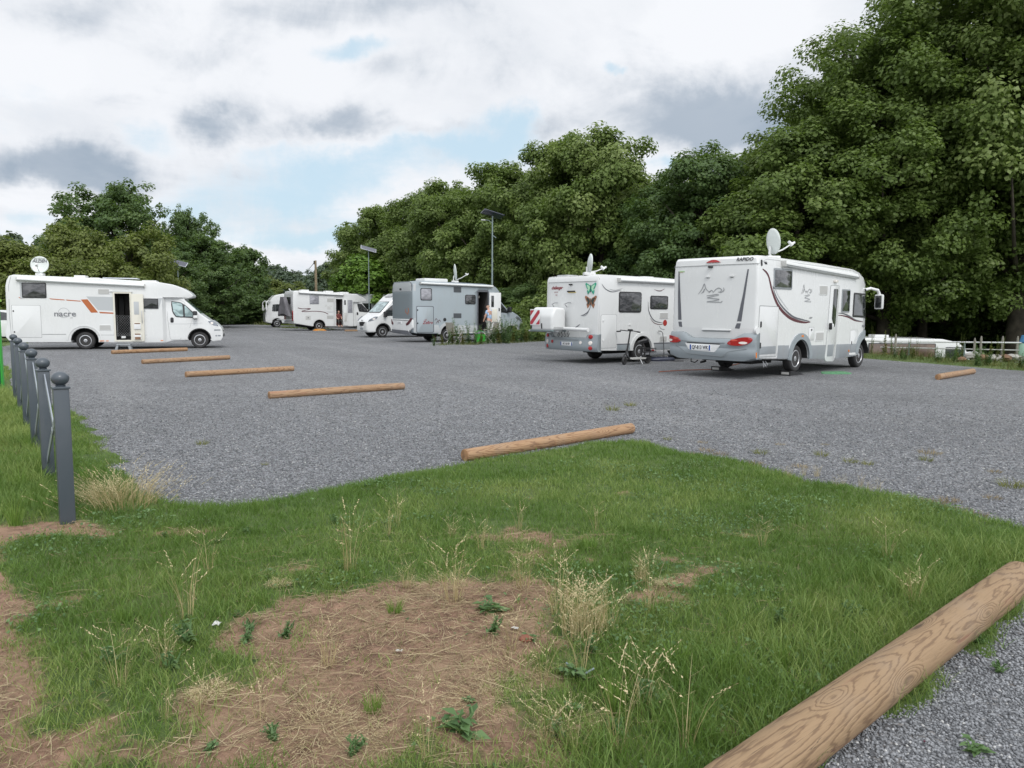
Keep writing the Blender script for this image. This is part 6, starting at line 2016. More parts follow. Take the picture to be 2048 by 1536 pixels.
def clods():
    x, y = scatter(9000, -3.5, 1.5, 2, 5.6, lambda x, y: np.clip(bare_at(x, y) * 1.3 - .3, 0, 1) * (poly_sd(LAWN, x, y) > .05), 29)
    r = np.random.default_rng(30); n = len(x)
    base = np.array([(1, 0, 0), (0, 1, 0), (-1, 0, 0), (0, -1, 0), (0, 0, .8)], float)
    s = .002 + .007 * r.random((n, 1, 1)) ** 3
    V = base[None] * (.6 + .8 * r.random((n, 5, 1))) * s
    z = lawn_z(x, y)
    V = V + np.stack([x, y, z], 1)[:, None]
    F = np.arange(n)[:, None, None] * 5 + np.array([(0, 1, 4), (1, 2, 4), (2, 3, 4), (3, 0, 4)])[None]
    o = np_mesh('soil_crumbs', V.reshape(-1, 3), [F.reshape(-1, 3)], M['crumb'])
    return tag(o, 'crumbs of dry brown soil strewn over the bare patches', 'soil', kind='stuff')


M['crumb'] = pbr('soil_crumbs', (.22, .135, .09), .95, var=.35, vscale=30)
clods()


def straw_litter():
    """cut dry stalks lying flat over the bare soil"""
    def dens(x, y):
        return np.clip(bare_at(x, y) * 1.0 - .25, .07, 1) * (poly_sd(LAWN, x, y) > .05) * (x > -2.4 - (y - 3) * .35) * in_view(x, y)
    x, y = scatter(85000, -4, 3, 1.9, 5.2, dens, 9)
    r = np.random.default_rng(11)
    n = len(x)
    az = r.random(n) * np.pi * 2
    L = .015 + .17 * r.random(n) ** 2.4
    Wd = .0005 + .0009 * r.random(n)
    c, s = np.cos(az), np.sin(az)
    bend = (r.random(n) - .5) * L * .5
    z0 = lawn_z(x, y) + .002 + .02 * r.random(n) ** 2
    V = []
    for t in (-.5, 0, .5):
        px = x + c * L * t - s * bend * (.25 - t * t); py = y + s * L * t + c * bend * (.25 - t * t)
        z = z0 + (r.random(n) - .3) * .012
        V += [np.stack([px - s * Wd, py + c * Wd, z], 1), np.stack([px + s * Wd, py - c * Wd, z + .001], 1)]
    V = np.stack(V, 1).reshape(-1, 3)
    b = np.arange(n)[:, None] * 6
    F = [b + np.array([0, 1, 3, 2]), b + np.array([2, 3, 5, 4])]
    t = r.random(n)
    o = np_mesh('straw', V, F, M['straw'], tone=np.concatenate([t, t]))
    return tag(o, 'dry cut straw lying over the bare brown soil in the foreground', 'straw', kind='stuff')


straw_litter()


def stones(name, label, regions, seed):
    """loose chippings as real stones where the gravel is close to the camera"""
    base = np.array([(1, 0, 0), (-1, 0, 0), (0, 1, 0), (0, -1, 0), (0, 0, 1), (0, 0, -1)], float)
    fc = np.array([(0, 2, 4), (2, 1, 4), (1, 3, 4), (3, 0, 4), (2, 0, 5), (1, 2, 5), (3, 1, 5), (0, 3, 5)])
    r = np.random.default_rng(seed)
    X, Y, S_ = [], [], []
    for (x0, x1, y0, y1, per, sz) in regions:
        n = int((x1 - x0) * (y1 - y0) * per)
        x = r.uniform(x0, x1, n); y = r.uniform(y0, y1, n)
        k = (r.random(n) < np.clip((16.5 - np.hypot(x, y)) / 9.5, 0, 1) ** 1.3) & (poly_sd(LAWN, x, y) + (fbm(x, y, 3, 12, 4) - .5) * .5 < .05) & (poly_sd(LOT, x, y) > 0) & in_view(x, y)
        X.append(x[k]); Y.append(y[k]); S_.append(np.full(k.sum(), sz))
    X = np.concatenate(X); Y = np.concatenate(Y); S_ = np.concatenate(S_)
    n = len(X)
    sz = S_ * (.6 + .9 * r.random(n) ** 1.5)
    V = base[None] * (0.65 + .7 * r.random((n, 6, 1)))
    V = V + (r.random((n, 6, 3)) - .5) * .5
    V[:, :, 2] *= .65
    a = r.random(n) * 6.28; c, s = np.cos(a), np.sin(a)
    x = V[:, :, 0] * c[:, None] - V[:, :, 1] * s[:, None]; y = V[:, :, 0] * s[:, None] + V[:, :, 1] * c[:, None]
    V = np.stack([x * sz[:, None] + X[:, None], y * sz[:, None] + Y[:, None], V[:, :, 2] * sz[:, None] + (.25 * sz)[:, None]], -1).reshape(-1, 3)
    F = (np.arange(n)[:, None, None] * 6 + fc[None]).reshape(-1, 3)
    t = np.repeat(r.random(n), 8)
    o = np_mesh(name, V, [F], M['stones'], tone=t)
    return tag(o, label, 'gravel', kind='stuff')


stones('gravel', 'loose grey stone chippings on the lot nearest the camera', [(.6, 3.6, 1.9, 3.2, 11000, .0068), (1.2, 4.6, 3.2, 5.0, 6500, .0078), (-3.6, 6.6, 5.0, 7.4, 2800, .0085), (-7.2, 7.8, 7.4, 10.5, 1700, .0095), (-9, 11, 10.5, 16, 900, .0105)], 21)


# ------------------------------------------------------------------ rough strips: island by the chairs, strip at the right, verge at the left
ISLAND = [(-4.1, 34.2), (-3.2, 33.9), (-1.9, 34.4), (-.3, 36.3), (1.5, 38.6), (3.4, 41.5), (2.4, 42.2), (.6, 40.2), (-1.5, 37.6), (-3.0, 36.0)]
RSTRIP = [(14.9, 20.2), (12.9, 25.3), (10.6, 30.5), (8.2, 33.5), (5.5, 38.5), (7.5, 42), (12.0, 33.6), (15.4, 27.3), (18.4, 20.3), (23, 8), (19.3, 5)]
VERGE = [(-20.8, 33.2), (-24.5, 40), (-30, 52), (-40, 72), (-60, 80), (-60, 25), (-24, 22), (-19.2, 25.9), (-20.3, 29)]
PATCH3 = [(-27.5, 76.5), (-23.2, 72.9), (-19, 72.2), (-15, 71), (-13, 75), (-20, 82), (-28, 84)]
ISL2 = [(-21.0, 64.2), (-16.0, 59.6), (-13.6, 58.8), (-15.5, 62.5), (-20, 67)]


def rough(name, label, P, n, h0, h1, wd, mat, seed, tonelo=.2):
    P_ = np.array(P)
    r = np.random.default_rng(seed)
    x = r.uniform(P_[:, 0].min(), P_[:, 0].max(), n); y = r.uniform(P_[:, 1].min(), P_[:, 1].max(), n)
    sd = poly_sd(P, x, y) + (fbm(x, y, .9, seed, 4) - .5) * .6
    cl = fbm(x, y, 1.2, seed + 3, 4)
    k = (sd > 0) & (r.random(n) < np.clip(1.8 * (cl - .22), .05, 1))
    x, y, cl, sd = x[k], y[k], cl[k], sd[k]
    H = (h0 + (h1 - h0) * r.random(len(x)) ** 2) * np.clip(.3 + sd * 1.5, .3, 1) * (.5 + cl)
    o = blades(name, mat, x, y, np.zeros(len(x)) - .01, H, wd * (.6 + .8 * r.random(len(x))), .2 + .6 * r.random(len(x)), np.clip(tonelo + .6 * r.random(len(x)) + .5 * (cl - .5), 0, 1.2), seed, 2)
    return tag(o, label, 'grass', kind='stuff')


M['verge'] = m_leaf('verge_grass', (.055, .085, .02), (.10, .13, .032), (.24, .22, .09), trans=.25, hue_noise=2)
rough('rough_grass', 'rough grass and weeds on the island before the silver grey motorhome', ISLAND, 26000, .04, .24, .014, M['verge'], 51)
rough('rough_grass', 'rough grass bank below the white rail at the right edge', RSTRIP, 150000, .04, .27, .013, M['verge'], 52)
rough('rough_grass', 'grass verge behind the long motorhome at the left', VERGE, 60000, .05, .35, .03, M['verge'], 53)
rough('rough_grass', 'grass at the foot of the far white timber fence', PATCH3, 14000, .05, .5, .05, M['verge'], 54)
rough('rough_grass', 'thin grass under the far white motorhome with the zigzag stripe', ISL2, 7000, .03, .2, .04, M['verge'], 55)
# ------------------------------------------------------------------ timber logs
def log_mesh(L, r, n=32, K=60, seed=0, knots=True):
    rnd = np.random.default_rng(seed)
    xs = [-L / 2, -L / 2 + .006, -L / 2 + .012] + list(np.linspace(-L / 2 + .05, L / 2 - .05, K)) + [L / 2 - .012, L / 2 - .006, L / 2]
    bm = bmesh.new()
    rings = []
    ph = rnd.random(6) * 6.28
    kn = [(rnd.uniform(-L / 2, L / 2), rnd.uniform(0, 6.28)) for _ in range(int(L * 5))] if knots else []
    for i, x in enumerate(xs):
        f = 1.0
        if i == 0 or i == len(xs) - 1: f = .93
        elif i == 1 or i == len(xs) - 2: f = .975
        ring = []
        for k in range(n):
            a = 2 * math.pi * k / n
            q = r * f * (1 + .008 * math.sin(3 * x + ph[0]) + .006 * math.sin(2 * a + ph[1] + x) + .004 * math.sin(5 * a + 2 * x + ph[2]))
            for kx, ka in kn:
                d = ((x - kx) / .05) ** 2 + (math.sin((a - ka) / 2) / .16) ** 2
                if d < 6: q += r * .035 * math.exp(-d)
            ring.append(bm.verts.new((x, q * math.cos(a), r + q * math.sin(a) + .004 * math.sin(1.3 * x + ph[3]))))
        rings.append(ring)
    for A, B in zip(rings, rings[1:]):
        for k in range(n): bm.faces.new((A[k], A[(k + 1) % n], B[(k + 1) % n], B[k]))
    return bm, rings


def make_log(label, A, B, r, mat, seed, group='round timber logs marking the parking bays'):
    A, B = Vector((*A, 0)), Vector((*B, 0))
    d = B - A; L = d.length
    t = thing('timber_log', label, 'log', (A + B) / 2 - Vector((0, 0, .008)), math.atan2(d.y, d.x), group)
    bm, rings = log_mesh(L, r, seed=seed)
    obj('trunk', bm, mat, t, 60)
    for e, s in ((rings[0], -1), (rings[-1], 1)):
        bm = bmesh.new()
        lathe(bm, [(r * .925, 0), (r * .90, s * .002), (.001, s * .002)], 28, (s * (L / 2 + .0005), 0, r), 'X')
        obj('sawn_end', bm, M['logend'], t, None)
    return t


LOGS = [
    ('thick weathered timber log between grass and gravel at the lower right corner, nearest the camera', (.64, 2.17), (2.94, 4.16), .095, 'log_near'),
    ('orange-brown timber log lying along the back edge of the lawn, with dark knots', (-.50, 7.82), (1.58, 9.72), .070, 'log'),
    ('timber log on the gravel, nearest of the four in a row at the left', (-4.36, 13.26), (-2.20, 15.00), .070, 'log'),
    ('timber log on the gravel, second nearest of the four in a row', (-7.62, 17.3), (-5.72, 19.36), .070, 'log'),
    ('timber log on the gravel, third of the four in a row', (-10.66, 21.38), (-8.98, 23.56), .070, 'log'),
    ('timber log just before the step stool, farthest of the four in a row', (-13.96, 25.9), (-12.3, 28.1), .070, 'log'),
    ('short-looking timber log with a dark end on the gravel at the far right', (10.35, 18.0), (12.4, 19.95), .075, 'log'),
]
for i, (lb, a, b, r_, m_) in enumerate(LOGS):
    make_log(lb, a, b, r_, M[m_], i)
a = gp(690, 663); make_log('small far timber log beyond the gravel, beside the wheel of the camper van', (a[0], a[1]), (a[0] + 2.0, a[1] + 1.7), .07, M['log'], 9)

# fallen berries / leaves on the near log and gravel
M['berry'] = pbr('crushed_berry', (.09, .01, .03), .5)
bm = bmesh.new()
rr_ = random.Random(3)
for i in range(46):
    x, y = rr_.uniform(1.5, 3.1), rr_.uniform(2.3, 4.0)
    if poly_sd(LAWN, np.array([x]), np.array([y]))[0] > -.16: continue
    bmesh.ops.create_icosphere(bm, subdivisions=1, radius=rr_.uniform(.003, .006), matrix=Matrix.Translation((x, y, .010)))
tag(obj('fallen_berries', bm, M['berry'], None, None), 'dark red fallen berries scattered on the gravel beside the nearest log', 'berries', kind='stuff')

# ------------------------------------------------------------------ metal post fence with ball finials
def fence():
    p0 = Vector((-3.20, 5.24, 0)); stepv = Vector((-1.04, 1.457, 0))
    ang = math.atan2(stepv.y, stepv.x)
    t = thing('post_fence', 'slate blue metal fence of ball-topped posts joined by crossed bars at the left', 'fence', p0, ang)
    sp = stepv.length
    for k in range(6):
        bm = bmesh.new(); box(bm, k * sp - .05, k * sp + .05, -.05, .05, -.02, 1.03, .014)
        p = obj('post', bm, M['post'], t, 30)
        bm = bmesh.new(); box(bm, k * sp - .057, k * sp + .057, -.057, .057, 1.028, 1.045, .004); obj('cap_plate', bm, M['post'], p)
        bm = bmesh.new()
        prof = [(.03, 1.043), (.034, 1.055)] + [(max(.001, .058 * math.cos(a)), 1.100 + .050 * math.sin(a)) for a in np.linspace(-1.15, math.pi / 2, 14)]
        lathe(bm, prof, 28, (k * sp, 0, 0)); obj('ball', bm, M['post'], p, 60)
    for k in range(5):
        x0, x1 = k * sp + .05, (k + 1) * sp - .05
        bm = bmesh.new()
        for (za, zb) in ((.98, .22), (.22, .98)):
            n = Vector((x1 - x0, 0, zb - za)).normalized(); q = Vector((-n.z, 0, n.x)) * .028
            yb = .006 if za > zb else -.006
            A = [Vector((x0, yb + s1, za)) + q * s2 for s1, s2 in ((-.005, -1), (.005, -1), (.005, 1), (-.005, 1))]
            B = [Vector((x1, yb + s1, zb)) + q * s2 for s1, s2 in ((-.005, -1), (.005, -1), (.005, 1), (-.005, 1))]
            va = [bm.verts.new(p) for p in A]; vb = [bm.verts.new(p) for p in B]
            bm.faces.new(va); bm.faces.new(vb[::-1])
            for i in range(4): bm.faces.new((va[i], vb[i], vb[(i + 1) % 4], va[(i + 1) % 4]))
        o = obj('cross_bar', bm, M['postlight'], t)
        bm = bmesh.new(); tube(bm, [((x0 + x1) / 2, -.014, .60), ((x0 + x1) / 2, .014, .60)], .035, 14); obj('ring', bm, M['postlight'], o)


fence()

# green service column at the very left
gx, gy = gp(2, 778)
t = thing('green_column', 'tall bright green column cut off by the left edge of the photo', 'column', (gx - .125, gy, 0), .25)
bm = bmesh.new(); box(bm, -.16, .16, -.06, .06, 0, 1.70, .02); obj('housing', bm, M['green'], t)
bm = bmesh.new(); box(bm, .10, .145, -.066, -.058, .05, .95, .002); obj('dark_strip', bm, pbr('dark_green', (.01, .12, .03), .4), t)
bm = bmesh.new(); box(bm, -.19, .19, -.08, .08, 1.70, 1.75, .015); obj('cap', bm, pbr('lime', (.35, .6, .08), .4), t)

# ------------------------------------------------------------------ solar lamp posts
def lamp(label, px, py_top, d, pole_r, tilt_az, under_dark=False, head=True, tall=None):
    P = at(px, py_top, d)
    H = P.z
    t = thing('solar_lamp_post', label, 'lamp post', (P.x, P.y, 0), 0, 'solar lamp posts')
    bm = bmesh.new(); lathe(bm, [(pole_r * 1.3, 0), (pole_r * 1.3, .5), (pole_r, .55), (pole_r * .72, H - .05)], 12); obj('pole', bm, M['galv'], t)
    bm = bmesh.new(); box(bm, -.62, .62, -.36, .36, -.02, .02, .006)
    p = obj('solar_panel', bm, M['panel'] if under_dark else M['panelback'], t)
    p.location = (0, 0, H + .05); p.rotation_euler = Euler((math.radians(26) if not under_dark else math.radians(-14), math.radians(14), tilt_az))
    bm = bmesh.new(); box(bm, -.59, .59, -.33, .33, .021, .028); q = obj('cells', bm, M['panel'], p)
    if head:
        bm = bmesh.new(); tube(bm, [(0, 0, H - .5), (-.2, -.05, H - .32), (-.42, -.1, H - .30)], .02, 8); obj('arm', bm, M['galv'], t)
        bm = bmesh.new(); box(bm, -.66, -.40, -.20, -.02, H - .33, H - .28, .02); obj('lamp_head', bm, M['white2'], t)
        bm = bmesh.new(); tube(bm, [(0, 0, H - 1.15), (.22, -.05, H - 1.32)], .025, 6); obj('bracket', bm, M['galv'], t)
    return t


lamp('tall solar lamp post with dark panel behind the silver grey motorhome', 985, 430, 44, .055, .35, True)
lamp('solar lamp post with pale panel in front of the bright green tree', 737, 499, 60, .045, .3, head=False)
lamp('solar lamp post with pale panel behind the cab of the long left motorhome', 355, 527, 52, .05, .25, head=False)

# far utility pole with its wire
P = at(631, 521, 100)
t = thing('utility_pole', 'brown wooden utility pole with a wire, far off above the white motorhomes', 'utility pole', (P.x, P.y, 0))
bm = bmesh.new(); lathe(bm, [(.22, 0), (.14, P.z)], 10); obj('pole', bm, M['polewood'], t)
bm = bmesh.new(); box(bm, -.25, .1, -.1, .1, P.z - .5, P.z - .05, .02); obj('bracket', bm, M['chassis'], t)
bm = bmesh.new()
Q = at(598, 546, 118)
pts = [Vector((-.2, 0, P.z - .3)).lerp(Vector((Q.x - P.x, Q.y - P.y, Q.z)), k / 10) - Vector((0, 0, 1.1 * math.sin(math.pi * k / 10) * .4)) for k in range(11)]
tube(bm, pts, .035, 5); obj('wire', bm, M['chassis'], t)

# far barrier and its green machine
bx0 = gp(432, 644); 
P = gp(474, 647)
t = thing('payment_terminal', 'bright green and white service terminal standing at the far entrance', 'terminal', (P[0], P[1], 0), .3)
bm = bmesh.new(); box(bm, -.62, -.15, -.3, .3, .08, 1.75, .05); obj('white_column', bm, M['green2'], t)
bm = bmesh.new(); box(bm, -.15, .45, -.34, .26, .08, 1.70, .06); obj('green_column', bm, M['green'], t)
bm = bmesh.new(); box(bm, -.12, .35, -.36, -.33, 1.15, 1.65, .01); obj('display', bm, M['green2'], t)
bm = bmesh.new(); box(bm, -1.0, .8, -.6, .4, 0, .10, .02); obj('plinth', bm, M['stone'], t)
t = thing('barrier', 'white horizontal boom barrier across the far entrance', 'barrier', (P[0] - .3, P[1] + .6, 0), math.radians(176))
bm = bmesh.new(); box(bm, -.2, .2, -.15, .15, 0, 1.0, .03); obj('cabinet', bm, M['white2'], t)
bm = bmesh.new(); box(bm, .1, 4.6, -.03, .03, .95, 1.10, .01); obj('boom', bm, M['white2'], t)
for k in range(4):
    bm = bmesh.new(); box(bm, .8 + k * 1.0, 1.1 + k * 1.0, -.034, .034, .946, 1.104, .0); obj('red_band', bm, M['red'], t)
P = at(398, 602, 72)
t = thing('entrance_lamp', 'small white globe lamp on a thin post right of the long motorhome cab', 'lamp', (P.x, P.y, 0))
bm = bmesh.new(); lathe(bm, [(.06, 0), (.04, P.z)], 8); obj('post', bm, M['white2'], t)
bm = bmesh.new(); lathe(bm, [(.05, P.z - .1), (.14, P.z), (.16, P.z + .2), (.08, P.z + .38), (.001, P.z + .4)], 12); obj('lamp_shade', bm, M['white2'], t)
P = gp(400, 645)
t = thing('service_box', 'small green box below the white globe lamp', 'box', (at(401, 620, 66).x, 66, 0), .2)
bm = bmesh.new(); box(bm, -.35, .35, -.2, .2, 0, 1.5, .05); obj('housing', bm, M['green'], t)
bm = bmesh.new(); box(bm, -.4, .4, -.25, .25, 1.5, 1.58, .02); obj('lid', bm, M['green'], t)
for i, (px, py) in enumerate(((486, 646), (494, 648), (498, 646))):
    P = gp(px, py)
    t = thing('bollard', 'dark bollard beside the far green terminal', 'bollard', (P[0], P[1], 0), 0, 'dark bollards by the terminal')
    bm = bmesh.new(); lathe(bm, [(.12, 0), (.12, .75), (.05, .85), (.001, .85)], 10); obj('post', bm, M['post'], t)

# far white timber fence
P = gp(505, 646)
t = thing('timber_fence', 'white painted post and rail fence by the far entrance, left of the white motorhomes', 'fence', (P[0], P[1], 0), math.radians(-12))
for k in range(4):
    bm = bmesh.new(); box(bm, k * 1.5 - .08, k * 1.5 + .08, -.08, .08, 0, 1.0, .02); obj('post', bm, M['woodfence'], t)
for z in (.42, .86):
    bm = bmesh.new(); box(bm, -.1, 4.7, -.11, -.08, z - .06, z + .06, .01); obj('rail', bm, M['woodfence'], t)

# pale stones and kerb at the end of the lot
P = [gp(430, 643), gp(478, 645), gp(478, 643.4), gp(430, 641.5)]
flat_poly('path', P, .006, M['stone'])

# ------------------------------------------------------------------ white rail along the bank at the right
pa, pb = at(1748, 684, 30.6), at(2120, 686, 25.6)
d_ = Vector((pb.x - pa.x, pb.y - pa.y, 0)); L_ = d_.length
# carry the rail on past the frame edge and behind the motorhome
ang = math.atan2(d_.y, d_.x)
t = thing('pipe_rail', 'low white pipe rail on short posts along the top of the bank at the right', 'railing', (pa.x, pa.y, 0), ang)
za, zb = pa.z, pb.z
bm = bmesh.new(); tube(bm, [(-3, 0, za - (zb - za) * .3), (L_ + 2, 0, zb + .05)], .028, 8); obj('top_rail', bm, M['white2'], t)
bm = bmesh.new(); tube(bm, [(-3, 0, za - .27), (L_ + 2, 0, zb - .24)], .022, 8); obj('lower_rail', bm, M['ventm'], t)
k = 0
x = -2.6
while x < L_ + 2:
    bm = bmesh.new(); tube(bm, [(x, 0, -.3), (x, 0, za + (zb - za) * x / L_ - .02)], .03, 8); obj('post', bm, M['galv'], t)
    x += 2.0
for px, py, hh in ((1950, 676, .3), (1963, 672, .35), (2006, 672, .42), (2036, 672, .4), (1792, 668, .3)):
    P = at(px, py, 27.5)
    q = thing('mooring_post', by('short weathered stake beyond the rail', px, 700, [(1774, 700, 'tallest weed spike'), (1955, 700, 'sunken motorhome'), (1985, 700, 'right weed spike'), (2048, 700, 'blue object')]), 'stake', (P.x, P.y, P.z - 1.6), 0, 'stakes beyond the rail')
    bm = bmesh.new(); lathe(bm, [(.045, 0), (.04, 1.5), (.02, 1.6), (.001, 1.6)], 8); obj('stake', bm, M['palebark'], q)
P = at(2050, 668, 26.5)
q = thing('blue_barrel', 'blue and pale green object cut off by the right edge, beside the white pipe rail', 'barrel', (P.x + .12, P.y, -.2))
bm = bmesh.new(); lathe(bm, [(.24, 0), (.26, .1), (.26, .7), (.22, .78)], 18); obj('drum', bm, pbr('pale_green_drum', (.35, .55, .42), .5), q)
bm = bmesh.new(); lathe(bm, [(.23, .78), (.25, .82), (.20, 1.05), (.001, 1.08)], 18); obj('lid', bm, pbr('blue_lid', (.06, .22, .42), .5), q)
# rubble beyond the rail
rr_ = random.Random(8)
SMARK = [(1917, 690, 'tall weed spike'), (1952, 690, 'first stake'), (1985, 690, 'second weed spike'), (2006, 690, 'middle stake'), (2036, 690, 'last stake'), (2048, 690, 'blue object')]
for k in range(9):
    P = at(1925 + k * 14 + rr_.uniform(-4, 4), 712 + rr_.uniform(-5, 4), 25.2)
    q = thing('rubble_stone', by('broken stone under the pipe rail', 1925 + k * 14, 712, SMARK), 'stone', (P.x, P.y, P.z - .06), rr_.uniform(0, 3), 'stones under the rail')
    bm = bmesh.new(); bmesh.ops.create_icosphere(bm, subdivisions=2, radius=.5)
    for v_ in bm.verts:
        v_.co = Vector((v_.co.x * .42, v_.co.y * .3, v_.co.z * .22)) * (1 + rr_.uniform(-.18, .18))
    obj('stone', bm, M['stone'] if k % 3 else M['brick'], q, 20)

# ------------------------------------------------------------------ electric scooter
def scooter():
    P = Vector(local(3.568, 24.703, .682, -1.6, -1.68)); ang = .682
    t = thing('electric_scooter', 'black electric scooter with seat and wide handlebar, standing before the motorhome with the butterflies', 'scooter', P, ang)
    t.scale = (1, 1, .9)
    L = 1.05
    def wheel(nm, x, r, w_, rot=0.0):
        e = thing(nm, None, None, (x, 0, r)); e.parent = t; e.rotation_euler = (0, 0, rot)
        bm = bmesh.new(); lathe(bm, [(r * .66, -w_ * .8), (r * .9, -w_), (r, -w_ * .4), (r, w_ * .4), (r * .9, w_), (r * .66, w_ * .8)], 26, axis='Y'); o = obj('tyre', bm, M['rubber'], e)
        bm = bmesh.new(); lathe(bm, [(r * .68, -w_ * .5), (r * .6, -w_ * .6), (.03, -w_ * .5), (.03, w_ * .5), (r * .6, w_ * .6), (r * .68, w_ * .5)], 20, axis='Y'); o = obj('rim', bm, M['black'], e)
    wheel('front_wheel', 0.0, .14, .035, .35); wheel('rear_wheel', L, .15, .04)
    bm = bmesh.new()
    tube(bm, [(-.02, .06, .14), (.05, .06, .32), (.07, 0, .40)], .016, 8); tube(bm, [(-.02, -.06, .14), (.05, -.06, .32), (.07, 0, .40)], .016, 8)
    tube(bm, [(.07, 0, .34), (.14, 0, .62), (.23, 0, 1.12)], [.035, .026, .022], 10)
    obj('stem', bm, M['black'], t)
    bm = bmesh.new(); tube(bm, [(.17, -.35, 1.11), (.22, -.15, 1.13), (.23, .15, 1.13), (.17, .35, 1.15)], .016, 8); hb = obj('handlebar', bm, M['black'], t)
    for s in (-1, 1):
        bm = bmesh.new(); tube(bm, [(.165, s * .33, 1.11), (.14, s * .47, 1.10)], .024, 8); obj('grip', bm, M['rubber'], hb)
    bm = bmesh.new(); box(bm, .18, .28, -.07, .07, 1.12, 1.19, .02); obj('display', bm, M['black'], hb)
    bm = bmesh.new()
    P_ = roundpoly([(.22, .17), (.85, .17), (.88, .22), (.22, .22)], .02)
    A = [bm.verts.new((x, -.11, z)) for x, z in P_]; B = [bm.verts.new((x, .11, z)) for x, z in P_]
    bm.faces.new(A); bm.faces.new(B[::-1])
    for i in range(len(P_)): bm.faces.new((A[i], B[i], B[(i + 1) % len(P_)], A[(i + 1) % len(P_)]))
    dk = obj('deck', bm, M['ventm'], t)
    bm = bmesh.new(); tube(bm, [(.08, 0, .34), (.16, 0, .22), (.25, 0, .195)], .03, 8); tube(bm, [(.82, 0, .2), (.95, .07, .2), (L, .075, .16)], .02, 8); tube(bm, [(.82, 0, .2), (.95, -.07, .2), (L, -.075, .16)], .02, 8); obj('frame', bm, M['black'], t)
    bm = bmesh.new(); tube(bm, [(.80, 0, .21), (.78, 0, .45), (.80, 0, .72)], .022, 8); obj('seat_post', bm, M['black'], t)
    bm = bmesh.new()
    for (x, wy, z) in (): pass
    P_ = [(.60, .72), (.66, .78), (.84, .80), (.96, .86), (1.0, .80), (.90, .73), (.74, .70)]
    P_ = roundpoly(P_, .03)
    A = [bm.verts.new((x, -.07 - (.04 if x > .8 else 0), z)) for x, z in P_]; B = [bm.verts.new((x, .07 + (.04 if x > .8 else 0), z)) for x, z in P_]
    fa = bm.faces.new(A); fb = bm.faces.new(B[::-1])
    for i in range(len(P_)): bm.faces.new((A[i], B[i], B[(i + 1) % len(P_)], A[(i + 1) % len(P_)]))
    bmesh.ops.bevel(bm, geom=list({*fa.edges, *fb.edges}), offset=.02, segments=2, affect='EDGES')
    obj('seat', bm, M['black'], t)
    bm = bmesh.new()
    for z in (.40, .52):
        tube(bm, [(.85, -.14, z), (1.28, -.14, z), (1.28, .14, z), (.85, .14, z), (.85, -.14, z)], .012, 6)
    for x in (.86, 1.0, 1.14, 1.27):
        for s in (-1, 1): tube(bm, [(x, s * .14, .40), (x, s * .14, .52)], .008, 5)
    box(bm, .84, 1.29, -.15, .15, .385, .40)
    tube(bm, [(L, .08, .16), (1.0, .13, .40)], .012, 6); tube(bm, [(L, -.08, .16), (1.0, -.13, .40)], .012, 6)
    obj('luggage_rack', bm, M['black'], t)
    bm = bmesh.new(); tube(bm, [(.62, -.08, .18), (.60, -.20, .01)], .012, 6); obj('side_stand', bm, M['alu'], t)
    bm = bmesh.new(); box(bm, 1.28, 1.31, -.05, .05, .42, .48, .01); obj('rear_lamp', bm, M['red'], t)


scooter()
# dark oval sunshade bag lying flat right of the scooter
P = gp(1322, 722)
t = thing('sunshade_bag', 'flat dark blue oval bag with pale print on the gravel right of the scooter', 'bag', (P[0], P[1] + .2, 0), math.radians(25))
bm = bmesh.new(); lathe(bm, [(.001, 0), (.95, 0), (1.0, .05), (.9, .10), (.4, .13), (.001, .14)], 36, sx=.58, sy=.30); obj('bag', bm, pbr('dark_blue_cloth', (.03, .035, .06), .4, coat=.3), t, 50)
bm = bmesh.new()
for k in range(3):
    tube(bm, [(-.25 + .22 * k, -.15, .137 - .0), (-.15 + .22 * k, .0, .146), (-.25 + .22 * k, .1, .142)], .012, 5)
obj('print', bm, M['ventm'], t)
P = gp(1440, 712)
# cables on the ground under the two right-hand motorhomes
bm = bmesh.new()
A = Vector((*gp(1318, 745), .02)); B = Vector((*gp(1430, 740), .02)); Cc = Vector((*gp(1480, 728), .02))
tube(bm, [A, A.lerp(B, .4) + Vector((0, .15, 0)), B, Cc], .012, 5)
tag(obj('orange_cable', bm, pbr('orange_cable', (.40, .13, .07), .6)), 'thin orange cable trailing over the gravel under the right-hand motorhome', 'cable')

# green mat by the door of the right motorhome
P = gp(1672, 746)
t = thing('door_mat', 'thin green mat lying on the gravel by the door side of the right-hand motorhome', 'mat', (P[0], P[1], 0), .76)
bm = bmesh.new(); 
N_ = 26
ring = [bm.verts.new((.55 * math.cos(a) * (1 + .12 * math.sin(3 * a)), .34 * math.sin(a) * (1 + .15 * math.cos(4 * a)), .014)) for a in np.linspace(0, 2 * math.pi, N_, endpoint=False)]
bm.faces.new(ring)
r2 = [bm.verts.new((v_.co.x * 1.02, v_.co.y * 1.02, .0)) for v_ in ring]
for k in range(N_): bm.faces.new((ring[k], r2[k], r2[(k + 1) % N_], ring[(k + 1) % N_]))
obj('mat', bm, pbr('faded_green_mat', (.08, .24, .11), .9, var=.4, vscale=14, dirt=.8, dirt_col=(.22, .24, .24)), t)

